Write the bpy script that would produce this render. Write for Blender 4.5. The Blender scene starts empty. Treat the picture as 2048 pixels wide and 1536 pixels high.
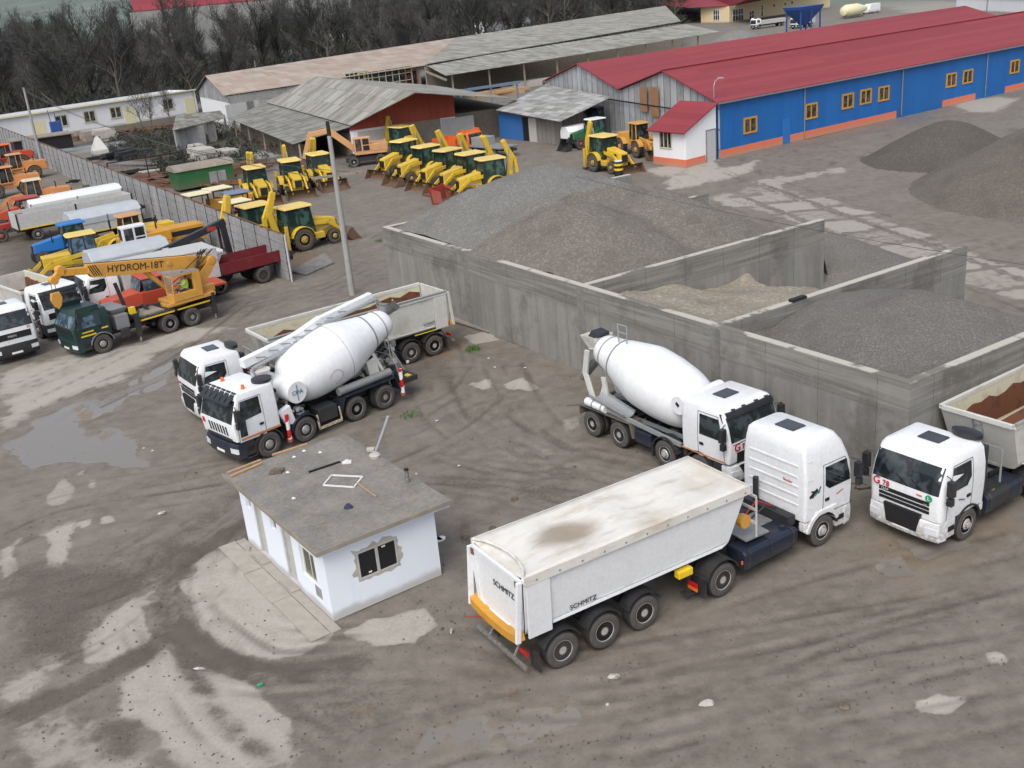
import bpy, bmesh, math, random
import numpy as np
from mathutils import Vector, Matrix
random.seed(7); NR=np.random.RandomState(11)
R_=math.radians
SC=bpy.context.scene; COL=SC.collection
# ------------------------------------------------------------ camera
FPX=2104.13; PIT=R_(20.885); ROL=R_(-5.2776); CH=16.5
_f=np.array([0,math.cos(PIT),-math.sin(PIT)]); _u=np.array([0,math.sin(PIT),math.cos(PIT)]); _r=np.array([1.,0,0])
_r,_u=math.cos(ROL)*_r+math.sin(ROL)*_u, -math.sin(ROL)*_r+math.cos(ROL)*_u
cd=bpy.data.cameras.new('camera'); cam=bpy.data.objects.new('camera',cd); COL.objects.link(cam)
cam.matrix_world=Matrix(((_r[0],_u[0],-_f[0],0),(_r[1],_u[1],-_f[1],0),(_r[2],_u[2],-_f[2],CH),(0,0,0,1)))
cd.sensor_width=36; cd.lens=36*FPX/2048; cd.clip_start=.5; cd.clip_end=9000
SC.camera=cam
def G(px,py,z=0):
    """world point at height z seen at photo pixel (px,py)"""
    d=_f*FPX+_r*(px-1024)-_u*(py-768); t=(z-CH)/d[2]
    return Vector((t*d[0],t*d[1],z))
def ray(px,py,d):
    "point seen at pixel (px,py) at horizontal distance d"
    v=Vector(_f*FPX+_r*(px-1024)-_u*(py-768)); v/=v.to_2d().length; return Vector((v.x*d,v.y*d,CH+v.z*d))
# ------------------------------------------------------------ sky, sun, exposure
W=bpy.data.worlds.new('World'); SC.world=W; W.use_nodes=True
nt=W.node_tree; bg=nt.nodes['Background']
sky=nt.nodes.new('ShaderNodeTexSky'); sky.sky_type='NISHITA'; sky.sun_disc=False
SUN_EL=R_(52); SUN_AZ=R_(200)
sky.sun_elevation=SUN_EL; sky.sun_rotation=SUN_AZ; sky.air_density=1.0; sky.dust_density=4.0; sky.ozone_density=1.0
hs=nt.nodes.new('ShaderNodeHueSaturation'); hs.inputs['Saturation'].default_value=.55
nt.links.new(sky.outputs[0],hs.inputs['Color']); nt.links.new(hs.outputs[0],bg.inputs[0]); bg.inputs[1].default_value=.12
sl=bpy.data.lights.new('sun','SUN'); so=bpy.data.objects.new('sun',sl); COL.objects.link(so)
sl.energy=.8; sl.angle=R_(35); sl.color=(1,.98,.95)
so.rotation_euler=(R_(90)-SUN_EL,0,-SUN_AZ+math.pi)
SC.view_settings.view_transform='Standard'; SC.view_settings.look='None'; SC.view_settings.exposure=0.72; SC.view_settings.gamma=1
SC.cycles.max_bounces=5; SC.cycles.transparent_max_bounces=8
# ------------------------------------------------------------ materials
class NB:
    def __init__(s,name):
        s.m=bpy.data.materials.new(name); s.m.use_nodes=True; s.t=s.m.node_tree; s.b=s.t.nodes['Principled BSDF']
        s.tc=s.t.nodes.new('ShaderNodeTexCoord')
    def put(s,sock,v):
        if v is None: return
        if hasattr(v,'links'): s.t.links.new(v,sock)
        elif isinstance(v,tuple) and len(v)==3 and len(sock.default_value)==4: sock.default_value=(*v,1)
        else: sock.default_value=v
    def n(s,ty,inp=None,out=0,**pr):
        n=s.t.nodes.new('ShaderNode'+ty)
        for k,v in pr.items(): setattr(n,k,v)
        for k,v in (inp or {}).items(): s.put(n.inputs[k],v)
        return n.outputs[out]
    def ma(s,op,a,b=None,c=None,cl=False):
        n=s.t.nodes.new('ShaderNodeMath'); n.operation=op; n.use_clamp=cl
        for i,v in enumerate((a,b,c)): s.put(n.inputs[i],v)
        return n.outputs[0]
    def mix(s,f,a,b):
        n=s.t.nodes.new('ShaderNodeMix'); n.data_type='RGBA'
        s.put(n.inputs[0],f); s.put(n.inputs[6],a); s.put(n.inputs[7],b); return n.outputs[2]
    def noise(s,sc,det=3,vec=None,rough=.55,dist=0):
        return s.n('TexNoise',{'Vector':vec if vec is not None else s.tc.outputs['Object'],'Scale':sc,'Detail':det,'Roughness':rough,'Distortion':dist})
    def map(s,vec,scale=(1,1,1),loc=(0,0,0),rot=(0,0,0)):
        return s.n('Mapping',{'Vector':vec,'Scale':scale,'Location':loc,'Rotation':rot})
    def step(s,v,lo,hi):
        return s.n('MapRange',{'Value':v,'From Min':lo,'From Max':hi},interpolation_type='SMOOTHSTEP')
    def bump(s,h,st=.3,d=.02):
        s.put(s.b.inputs['Normal'],s.n('Bump',{'Height':h,'Strength':st,'Distance':d}))
    def fin(s,col=None,rough=.6,metal=0,spec=None):
        s.put(s.b.inputs['Base Color'],col); s.put(s.b.inputs['Roughness'],rough); s.put(s.b.inputs['Metallic'],metal)
        if spec is not None: s.put(s.b.inputs['Specular IOR Level'],spec)
        return s.m
MT={}
def paint(name,col,rough=.42,metal=0,dirt=.5,dcol=(.16,.12,.085),sc=1.6,lo=.9,coat=0,lowm=.75):
    """painted steel with blotchy grime and splashed mud that reaches about a metre up"""
    b=NB(name); o=b.tc.outputs['Object']
    n1=b.noise(sc,6,rough=.65); n2=b.noise(sc*6,4)
    blot=b.ma('MULTIPLY',b.step(n1,.5,.75),dirt)
    z=b.n('SeparateXYZ',{0:o},2)
    up=b.step(b.ma('ADD',z,b.ma('MULTIPLY',n1,-1.0)),lo,lo-1.1)
    mud=b.ma('MULTIPLY',up,b.step(n2,.3,.6)); mud=b.ma('MULTIPLY',mud,lowm)
    k=b.ma('MAXIMUM',blot,mud,cl=True)
    rnd=b.n('ObjectInfo',None,'Random'); c=b.mix(b.step(n2,.2,.8),col,tuple(x*.88 for x in col)); c=b.mix(b.ma('MULTIPLY',rnd,.9 if max(col)>2*min(col) and max(col)>.3 else .25),c,tuple(x*.72+.03 for x in col)); c=b.mix(k,c,dcol)
    b.bump(n2,.06,.01)
    r=b.ma('ADD',b.ma('MULTIPLY',k,.4),rough,cl=True)
    MT[name]=b.fin(c,r,metal); return MT[name]
def plain(name,col,rough=.7,metal=0,var=.25,sc=4,bump=.15,bsc=30,spec=None):
    b=NB(name); n=b.noise(sc,5); n2=b.noise(bsc,3)
    c=b.mix(n,tuple(x*(1-var) for x in col),tuple(x*(1+var) for x in col))
    if bump: b.bump(n2,bump,.02)
    MT[name]=b.fin(c,rough,metal,spec); return MT[name]
paint('white',(.78,.80,.82),.3,dirt=.12,lowm=.55); paint('white_dirty',(.62,.62,.58),.4,dirt=.45,dcol=(.3,.24,.16),sc=1.1)
paint('drum_white',(.78,.80,.82),.38,dirt=.10,sc=.8,lo=.2,dcol=(.4,.4,.38))
paint('grey_paint',(.42,.43,.43),.45); paint('steel',(.30,.31,.32),.5,.4,dirt=.5); paint('galv',(.42,.44,.45),.45,.5,dirt=.2,lo=-5)
paint('chassis',(.014,.017,.022),.55,dirt=.45,dcol=(.06,.05,.04),lo=1.0,lowm=.5); paint('blackp',(.018,.02,.026),.4,dirt=.2,lo=.6)
paint('tank_blue',(.010,.016,.034),.45,dirt=.4,dcol=(.09,.08,.07),sc=2.5,lo=.5)
paint('cream',(.60,.57,.42),.45,dirt=.5,dcol=(.25,.16,.08)); paint('jyellow',(.70,.47,.03),.42,dirt=.3,lo=.6)
paint('jroof',(.78,.58,.15),.45,dirt=.25,lo=-3,dcol=(.5,.36,.1)); paint('orangey',(.60,.25,.07),.5,dirt=.45)
paint('craneyel',(.66,.33,.05),.45,dirt=.35,lo=-1,sc=2.2); paint('peach',(.62,.33,.14),.5,dirt=.35,lo=-1); paint('red',(.42,.02,.012),.45,dirt=.35)
paint('redorange',(.55,.06,.015),.45,dirt=.4); paint('orange',(.70,.13,.012),.45,dirt=.35); paint('darkred',(.16,.008,.016),.5,dirt=.3,lo=.4)
paint('darkgreen',(.008,.032,.030),.4,dirt=.15,lo=.3,dcol=(.05,.05,.045)); paint('green',(.012,.13,.035),.5,dirt=.35); paint('tgreen',(.015,.13,.045),.4,dirt=.3)
paint('blue',(.01,.16,.50),.4,dirt=.25,lo=0); paint('dullwhite',(.6,.6,.58),.5,dirt=.4); paint('hopblue',(.015,.07,.28),.5,dirt=.3); paint('mustard',(.62,.30,.02),.55,dirt=.5,dcol=(.3,.13,.04),lo=-2)
paint('cabblue',(.16,.22,.33),.5,lo=-2); paint('magenta',(.35,.03,.13),.5); paint('bucket',(.13,.10,.08),.6,.3,dirt=.7,dcol=(.2,.1,.05))
paint('rustbr',(.15,.075,.045),.8,dirt=.6,dcol=(.24,.11,.05),lo=-5); paint('soil',(.15,.055,.022),.9,dirt=.85,dcol=(.05,.024,.014),lo=-5,sc=2.5)
plain('rubber',(.022,.021,.021),.85,var=.4,sc=3); plain('rubber_mud',(.075,.068,.062),.9,var=.5,sc=5); plain('rim',(.33,.32,.32),.5,.4,var=.35,sc=6)
plain('rim_white',(.42,.41,.40),.5,.2,var=.3,sc=7); plain('redlens',(.45,.01,.01),.3); plain('orangelens',(.75,.14,.02),.35); plain('lamp_glass',(.62,.65,.68),.12,var=.1)
plain('sheet_white',(.66,.68,.68),.55,var=.1); plain('greytarp',(.40,.43,.46),.5,var=.2,sc=1.2,bump=.5,bsc=4); plain('palegrey',(.45,.45,.44),.6)
plain('hatch',(.045,.05,.058),.25,var=.15); paint('mudsteel',(.13,.115,.10),.7,dirt=.7); paint('rustpanel',(.30,.155,.07),.8,dirt=.6,dcol=(.3,.27,.23),lo=-5); plain('black',(.01,.01,.012),.6); plain('letter_red',(.45,.01,.03),.5,var=.1); plain('letter_dark',(.02,.02,.025),.5,var=.1); plain('letter_blue',(.02,.12,.3),.5)
plain('plate',(.75,.75,.72),.4); plain('wood',(.42,.27,.14),.8,var=.35); plain('timber_grey',(.25,.22,.18),.9,var=.4,sc=2)
plain('hivis',(.35,.72,.05),.7); plain('skin',(.5,.28,.19),.6); plain('hair',(.03,.02,.015),.8); plain('creamroof',(.70,.66,.42),.55,var=.15); plain('seat',(.03,.03,.035),.8)
plain('wire',(.05,.05,.05),.6); plain('yellow_flat',(.72,.50,.02),.5); plain('lettr_green',(.02,.30,.16),.4); plain('brick_red',(.35,.10,.05),.9,var=.4); plain('stone',(.42,.40,.36),.9,var=.35)
plain('straw',(.28,.20,.08),.9); plain('cloth',(.03,.04,.07),.9); plain('greenleaf',(.05,.16,.02),.7)
def glassm(name,col,rough=.08):
    b=NB(name); n=b.noise(1.8,3); MT[name]=b.fin(b.mix(b.step(n,.45,.6),col,tuple(min(1,x*3.2+.012) for x in col)),rough,0,.7); return MT[name]
glassm('glass',(.010,.014,.016)); glassm('glass_green',(.012,.03,.024)); glassm('glass_blue',(.03,.05,.07),.15); glassm('window_dark',(.02,.02,.022),.2)
def stripes(name,a,bcol,sc,direction=(0,1,1)):
    b=NB(name); w=b.n('TexWave',{'Vector':b.map(b.tc.outputs['Object'],direction),'Scale':sc},1,bands_direction='DIAGONAL'); MT[name]=b.fin(b.mix(b.step(w,.48,.52),a,bcol),.5)
stripes('redwhite',(.7,.7,.7),(.5,.01,.01),.9,(1,.5,1))
# ------------------------------------------------------------ mesh builder
def link(name,me,parent=None,mats=()):
    for m in mats: me.materials.append(MT[m])
    o=bpy.data.objects.new(name,me); COL.objects.link(o)
    if parent is not None: o.parent=parent
    return o
class MB:
    def __init__(s,mat='white'): s.v=[]; s.f=[]; s.mi=[]; s.ms=[]; s.mat=mat; s.T=None
    def _m(s,m):
        m=m or s.mat
        if m not in s.ms: s.ms.append(m)
        return s.ms.index(m)
    def add(s,vs,fs,m=None):
        k=len(s.v); i=s._m(m)
        if s.T is not None: vs=[s.T@Vector(v) for v in vs]
        s.v+= [tuple(v) for v in vs]; s.f+=[tuple(k+j for j in f) for f in fs]; s.mi+=[i]*len(fs); return s
    def box(s,x0,x1,y0,y1,z0,z1,m=None):
        v=[(x,y,z) for x in (x0,x1) for y in (y0,y1) for z in (z0,z1)]
        return s.add(v,[(0,1,3,2),(4,6,7,5),(0,4,5,1),(2,3,7,6),(0,2,6,4),(1,5,7,3)],m)
    def prism(s,poly,a,b,ax='y',m=None,cap=True):
        """2D polygon extruded along axis ax from a to b; poly coords are the other two axes in order"""
        n=len(poly)
        def P(p,t): return {'y':(p[0],t,p[1]),'x':(t,p[0],p[1]),'z':(p[0],p[1],t)}[ax]
        v=[P(p,a) for p in poly]+[P(p,b) for p in poly]
        f=[(i,(i+1)%n,n+(i+1)%n,n+i) for i in range(n)]
        if cap: f+=[tuple(range(n))[::-1],tuple(range(n,2*n))]
        return s.add(v,f,m)
    def loft(s,rings,m=None,cap=True,closed=True):
        n=len(rings[0]); v=[p for r in rings for p in r]; f=[]
        for k in range(len(rings)-1):
            for i in range(n if closed else n-1): f.append((k*n+i,k*n+(i+1)%n,(k+1)*n+(i+1)%n,(k+1)*n+i))
        if cap: f+=[tuple(range(n))[::-1],tuple(range((len(rings)-1)*n,len(rings)*n))]
        return s.add(v,f,m)
    def cyl(s,p0,p1,r0,r1=None,n=10,m=None,cap=True):
        p0,p1=Vector(p0),Vector(p1); d=(p1-p0); r1=r0 if r1 is None else r1
        if d.length<1e-6: return s
        a=d.orthogonal().normalized(); b=d.normalized().cross(a)
        R=[[p+ (a*math.cos(t)+b*math.sin(t))*r for t in [2*math.pi*i/n for i in range(n)]] for p,r in ((p0,r0),(p1,r1))]
        return s.loft(R,m,cap)
    def tube(s,pts,r,n=6,m=None):
        for i in range(len(pts)-1): s.cyl(pts[i],pts[i+1],r,r,n,m)
        return s
    def bar(s,p0,p1,w,h,m=None):
        p0,p1=Vector(p0),Vector(p1); d=(p1-p0).normalized(); up=Vector((0,0,1))
        if abs(d.z)>.95: up=Vector((1,0,0))
        a=d.cross(up).normalized()*w/2; b=a.normalized().cross(d)*h/2
        return s.loft([[p+a+b,p-a+b,p-a-b,p+a-b] for p in (p0,p1)],m)
    def lathe(s,prof,o=(0,0,0),ax=(0,1,0),n=24,m=None):
        """prof: (t along axis, radius)"""
        o=Vector(o); d=Vector(ax).normalized(); a=d.orthogonal().normalized(); b=d.cross(a)
        R=[[o+d*t+(a*math.cos(q)+b*math.sin(q))*max(r,1e-3) for q in [2*math.pi*i/n for i in range(n)]] for t,r in prof]
        return s.loft(R,m)
    def quad(s,*p,m=None): return s.add(p,[tuple(range(len(p)))],m)
    def slab(s,pts,th,m=None):
        """thin plate: polygon given in 3D, thickness th along its normal"""
        P=[Vector(p) for p in pts]; nn=Vector((0,0,0))
        for i in range(len(P)): nn+=P[i].cross(P[(i+1)%len(P)])
        nn=nn.normalized()*th; return s.loft([P,[p+nn for p in P]],m)
    def build(s,name,parent=None,sm=35,bev=0,uv=None,mats=None):
        me=bpy.data.meshes.new(name); me.from_pydata(s.v,[],s.f); me.update()
        for i in s.ms: me.materials.append(MT[i])
        me.polygons.foreach_set('material_index',s.mi)
        bm=bmesh.new(); bm.from_mesh(me)
        bmesh.ops.recalc_face_normals(bm,faces=bm.faces); bm.to_mesh(me); bm.free()
        if sm:
            me.polygons.foreach_set('use_smooth',[True]*len(me.polygons)); me.set_sharp_from_angle(angle=R_(sm))
        if uv is not None:
            ul=me.uv_layers.new(name='UVMap'); U=Vector(uv).normalized()
            for p in me.polygons:
                nn=p.normal; u=(U-nn*U.dot(nn)); u=u.normalized() if u.length>.05 else nn.orthogonal().normalized(); w=nn.cross(u)
                for li in p.loop_indices:
                    c=me.vertices[me.loops[li].vertex_index].co; ul.data[li].uv=(c.dot(u),c.dot(w))
        o=bpy.data.objects.new(name,me); COL.objects.link(o)
        if parent is not None: o.parent=parent
        if bev:
            md=o.modifiers.new('bevel','BEVEL'); md.width=bev; md.segments=2; md.limit_method='ANGLE'; md.angle_limit=R_(40); md.harden_normals=False
        return o
def tag(o,label=None,cat=None,group=None,kind=None):
    for k,v in (('label',label),('category',cat),('group',group),('kind',kind)):
        if v: o[k]=v
    return o
def thing(name,label,cat,loc=(0,0,0),rz=0,group=None):
    o=bpy.data.objects.new(name,None); COL.objects.link(o); o.location=loc; o.rotation_euler=(0,0,rz); o.empty_display_size=.3
    return tag(o,label,cat,group)
def kids(o): return [c for c in bpy.data.objects if c.parent==o]
def copy_tree(o,parent=None):
    c=o.copy(); COL.objects.link(c)
    if parent is not None: c.parent=parent
    for ch in KID.get(o.name) or kids(o): copy_tree(ch,c)
    return c
KID={}
def place2(o,pa,pb,xa,xb,y,z=0):
    """stand thing o so that its local points (xa,y) and (xb,y) fall on photo pixels pa and pb at height z"""
    A=G(*pa,z); B=G(*pb,z); d=B-A; ang=math.atan2(d.y,d.x) if xb>xa else math.atan2(-d.y,-d.x)
    mid=(A+B)/2; c,s=math.cos(ang),math.sin(ang); mx=(xa+xb)/2
    o.location=(mid.x-(mx*c-y*s),mid.y-(mx*s+y*c),0); o.rotation_euler=(0,0,ang)
    print('PLACE',o.name,'measured %.2f local %.2f ang %.1f'%(d.length,abs(xb-xa),math.degrees(ang)))
    return o
def text(name,body,size,parent,loc,rot,mat,ext=.004,align='CENTER'):
    cu=bpy.data.curves.new(name,'FONT'); cu.body=body; cu.size=size; cu.extrude=ext; cu.align_x=align; cu.align_y='CENTER'
    t=bpy.data.objects.new(name,cu); COL.objects.link(t); dg=bpy.context.evaluated_depsgraph_get()
    me=bpy.data.meshes.new_from_object(t.evaluated_get(dg)); bpy.data.objects.remove(t); bpy.data.curves.remove(cu)
    me.transform(Matrix.Translation(Vector(loc))@rot.to_4x4()); me.materials.clear(); me.materials.append(MT[mat])
    o=bpy.data.objects.new(name,me); COL.objects.link(o); o.parent=parent; return o
def TR(x,y,z=None):
    """rotation matrix whose text reads along x with up y"""
    x=Vector(x).normalized(); y=Vector(y).normalized(); zz=x.cross(y).normalized(); y=zz.cross(x); return Matrix((x,y,zz)).transposed()
# ------------------------------------------------------------ ground sheet
def vnoise(X,Y,sc,seed=0):
    r=np.random.RandomState(seed); T=r.rand(256,256); x=X/sc+37.7; y=Y/sc+11.3; xi=np.floor(x).astype(int); yi=np.floor(y).astype(int); fx=x-xi; fy=y-yi
    fx=fx*fx*(3-2*fx); fy=fy*fy*(3-2*fy); a=T[xi%256,yi%256]; b=T[(xi+1)%256,yi%256]; c=T[xi%256,(yi+1)%256]; d=T[(xi+1)%256,(yi+1)%256]
    return (a*(1-fx)+b*fx)*(1-fy)+(c*(1-fx)+d*fx)*fy
def fbm(X,Y,sc,seed=0,o=4):
    s=0;w=0
    for i in range(o): s=s+vnoise(X,Y,sc/2**i,seed+i)*.55**i; w+=.55**i
    return s/w
def axis(lo,hi,f0,f1,st,gr):
    a=list(np.arange(f0,f1,st)); d=st; x=a[-1]
    while x<hi: d=d*gr; x+=d; a.append(x)
    d=st; x=a[0]; L=[]
    while x>lo: d*=gr; x-=d; L.append(x)
    return np.array(L[::-1]+a)
xs=axis(-3000,3000,-17,24,.14,1.045); ys=axis(-60,6000,16,56,.14,1.026)
GX,GY=np.meshgrid(xs,ys); nx,ny=len(xs),len(ys)
px_,py_=GX.ravel(),GY.ravel()
def polyW(pts): return np.array([[*G(*p)[:2]] for p in pts])
def sdf(P,X,Y):
    d=np.full(X.shape,1e9); ins=np.zeros(X.shape,bool); n=len(P)
    for i in range(n):
        a=P[i]; b=P[(i+1)%n]; e=b-a; wx=X-a[0]; wy=Y-a[1]; t=np.clip((wx*e[0]+wy*e[1])/(e@e),0,1)
        d=np.minimum(d,np.hypot(wx-t*e[0],wy-t*e[1]))
        c=(a[1]>Y)!=(b[1]>Y); ins^= c&(X<(b[0]-a[0])*(Y-a[1])/(b[1]-a[1]+1e-12)+a[0])
    return np.where(ins,-d,d)
def area(pts,soft,nz=0.,nsc=1.,seed=3,world=False):
    P=np.array(pts) if world else polyW(pts); m=soft+nz+1; lo=P.min(0)-m; hi=P.max(0)+m
    I=np.where((px_>lo[0])&(px_<hi[0])&(py_>lo[1])&(py_<hi[1]))[0]; o=np.zeros(px_.shape)
    X,Y=px_[I],py_[I]; d=sdf(P,X,Y)+(fbm(X,Y,nsc,seed)-.5)*2*nz; o[I]=np.clip(.5-d/soft,0,1); return o
def stroke(pts,w,soft=.1,world=False,smooth=True):
    P=np.array(pts,float) if world else polyW(pts)
    if smooth:
        for _ in range(3):
            Q=[P[0]]
            for i in range(len(P)-1): Q+= [P[i]*.75+P[i+1]*.25,P[i]*.25+P[i+1]*.75]
            P=np.array(Q+[P[-1]])
    m=w+soft; lo=P.min(0)-m; hi=P.max(0)+m; I=np.where((px_>lo[0])&(px_<hi[0])&(py_>lo[1])&(py_<hi[1]))[0]; o=np.zeros(px_.shape)
    X,Y=px_[I],py_[I]; d=np.full(X.shape,1e9)
    for i in range(len(P)-1):
        a=P[i]; e=P[i+1]-a; wx=X-a[0]; wy=Y-a[1]; t=np.clip((wx*e[0]+wy*e[1])/(e@e+1e-9),0,1); d=np.minimum(d,np.hypot(wx-t*e[0],wy-t*e[1]))
    o[I]=np.clip(.5-(d-w/2)/soft,0,1); return o,P
pale=np.zeros(px_.shape); dark=pale.copy(); wet=pale.copy(); rust=pale.copy(); grass=pale.copy(); hgt=pale.copy(); tyre=pale.copy()
PALE=[([(478,1088),(520,1130),(668,1262),(655,1282),(600,1312),(545,1322),(470,1305),(420,1275),(385,1225),(362,1165),(372,1130),(420,1098)],.35,.25,.95),
 ([(690,1265),(745,1236),(850,1214),(868,1246),(830,1285),(750,1290)],.25,.3,.9),
 ([(275,1190),(300,1150),(325,1160),(345,1200),(280,1215),(225,1230)],.3,.4,.6),
 ([(205,1230),(270,1190),(300,1250),(340,1280),(260,1310),(180,1320),(165,1290)],.4,.35,.8),
 ([(215,1370),(330,1290),(400,1320),(520,1345),(580,1440),(590,1536),(420,1560),(330,1500),(240,1420)],.6,.5,.8),
 ([(0,1350),(130,1300),(90,1400),(0,1440)],.8,.8,.6),([(30,1440),(150,1400),(300,1500),(280,1560),(20,1560)],1.2,.9,.5),
 ([(75,1070),(150,1040),(152,1090),(118,1135),(92,1130)],.4,.4,.75),([(0,1100),(35,1080),(40,1140),(0,1165)],.4,.4,.8),
 ([(95,990),(125,950),(145,975),(130,1010),(95,1012)],.3,.3,.85),([(195,1032),(225,1030),(228,1045),(200,1050)],.3,.2,.8),([(155,1045),(185,1035),(186,1050),(160,1060)],.3,.2,.8),([(142,945),(180,935),(170,950),(150,955)],.3,.2,.6),([(175,960),(195,955),(190,975),(180,978)],.3,.2,.6),
 ([(290,1120),(330,1115),(325,1150),(290,1155)],.5,.5,.5),
 ([(942,768),(985,752),(985,776),(965,778)],.2,.25,.95),([(1005,768),(1045,752),(1078,776),(1060,780),(1010,776)],.2,.25,.9),
 ([(0,748),(120,712),(290,690),(350,650),(455,660),(320,708),(250,760),(150,790),(60,830),(0,865)],1.2,1.0,.8),
 ([(920,672),(975,662),(1000,680),(950,690)],.2,.2,.8),([(340,560),(560,520),(600,560),(480,600)],2,1.5,.35),
 ([(1110,835),(1160,830),(1165,850),(1125,870)],.5,.4,.5),([(1040,900),(1100,895),(1110,915),(1050,915)],.5,.5,.4),
 ([(1832,1408),(1870,1392),(1930,1388),(1938,1405),(1895,1428),(1845,1420)],.15,.1,1),([(1965,1303),(1995,1298),(2022,1318),(2010,1330),(1975,1322)],.15,.1,1),
 ([(1430,1475),(1475,1470),(1465,1485)],.3,.2,.4),([(1890,1480),(1920,1485),(1905,1495)],.2,.2,.5),([(1700,1440),(1760,1400),(1800,1395),(1750,1425)],.3,.3,.3),
 ([(1330,352),(1480,330),(1520,318),(1500,345),(1400,372),(1340,378)],1,1,.8),([(1500,365),(1600,348),(1700,330),(1690,345),(1600,365),(1520,375)],1,2,.6),([(1900,205),(2010,190),(2048,200),(1990,225),(1930,225)],1,1,.7),
 ([(1290,340),(1330,330),(1440,318),(1440,340),(1320,356)],1,.6,.7),([(890,430),(980,400),(1000,440)],2,1,.3),([(1100,340),(1230,350),(1100,352)],1,1,.3),
 ([(700,395),(800,380),(810,440),(740,450)],3,1,.25),([(1040,380),(1200,352),(1100,330),(1030,330)],3,2,.3),([(2000,420),(2048,430),(2048,700),(1960,580)],3,2,.3),
 ([(1670,0),(1960,0),(1960,30),(1880,42)],5,4,.5)]
for p,s_,n_,v in PALE: pale=np.maximum(pale,v*area(p,s_,n_,1.2))
# cast slabs beyond the bins: a strip of paving with earth-filled joints
_o=G(1560,382); _e=G(2048,560); sd=(_e-_o).to_2d().normalized(); sn=Vector((-sd.y,sd.x))
u_=(px_-_o.x)*sd.x+(py_-_o.y)*sd.y; v_=(px_-_o.x)*sn.x+(py_-_o.y)*sn.y
slab_=area([(1410,400),(1470,378),(1560,368),(1720,420),(1890,480),(2060,540),(2060,600),(1900,560),(1700,500),(1550,430)],.6,.9,2,9)
jn=(np.abs((u_/3.6)%1-.5)>.435)|(np.abs((v_/3.1)%1-.5)>.43); cell=(np.floor(u_/3.6)*7+np.floor(v_/3.1)*13)%5
pale=np.maximum(pale,slab_*np.where(jn,.1,.46+.05*cell))
for p,s_,n_,v in [([(0,1120),(260,1130),(330,1090),(480,1075),(330,1165),(200,1230),(140,1320),(0,1340)],1.5,.8,.7),([(300,1180),(360,1160),(350,1260),(410,1330),(560,1350),(560,1330),(440,1290),(370,1230),(350,1170)],.3,.2,.9),
   ([(600,1320),(700,1300),(900,1400),(640,1536),(590,1430)],1.5,1,.45),([(1700,960),(1760,960),(1800,1080),(1720,1080)],1,.6,.5),([(140,1420),(260,1440),(330,1536),(200,1536)],.8,.8,.7),([(0,1440),(120,1380),(60,1460)],.8,.6,.6),
   ([(820,640),(900,690),(960,640),(930,600)],1,1,.5),([(0,400),(90,440),(90,500),(200,520),(0,640),(140,720),(0,760)],3,2,.7),([(930,1010),(960,1050),(940,1100),(900,1060)],.5,.5,.6)]: dark=np.maximum(dark,v*area(p,s_,n_,1.5,5))
for p,s_,n_,v in [([(10,890),(60,850),(130,812),(185,798),(275,782),(225,825),(150,845),(180,868),(230,848),(275,868),(290,905),(300,940),(215,935),(120,925),(60,945),(25,925)],.5,.7,1),([(290,750),(330,728),(352,720),(335,770),(310,785),(255,795),(250,780)],.35,.3,.9),([(245,770),(300,735),(310,760),(260,790)],.4,.3,.8),
   ([(700,1420),(1000,1400),(1250,1380),(1500,1430),(1400,1500),(1150,1536),(700,1536)],3,1.5,.5),([(880,1445),(1150,1400),(1280,1425),(1120,1500),(820,1510)],1.2,1.2,.8),([(1780,1080),(1900,1070),(1990,1090),(1850,1130)],.6,.6,.75),([(1740,1130),(1800,1110),(1830,1150),(1770,1160)],.3,.4,.8),([(1300,1330),(1500,1250),(1650,1300),(1400,1380)],3,2,.3),([(60,930),(220,930),(220,980),(60,1100)],1,1,.55),([(250,840),(420,860),(400,930),(240,930)],1.5,1,.4),([(1850,200),(1500,285),(1450,300),(1600,300),(1900,240)],2,3,.6)]: wet=np.maximum(wet,v*area(p,s_,n_,1.2,8))
for p,s_,n_,v in [([(850,700),(905,668),(930,680),(900,710),(865,722)],.5,.4,.9),([(1740,1080),(1850,1040),(2000,1040),(2048,1060),(1880,1120),(1830,1180),(1790,1160)],1.5,.9,.45),([(1015,1385),(1040,1383),(1030,1395)],.15,.15,.7),([(690,1415),(750,1410),(730,1430)],.3,.2,.5),([(575,505),(660,505),(650,530),(590,545)],.6,.6,.7)]: rust=np.maximum(rust,v*area(p,s_,n_,1,4))
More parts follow.
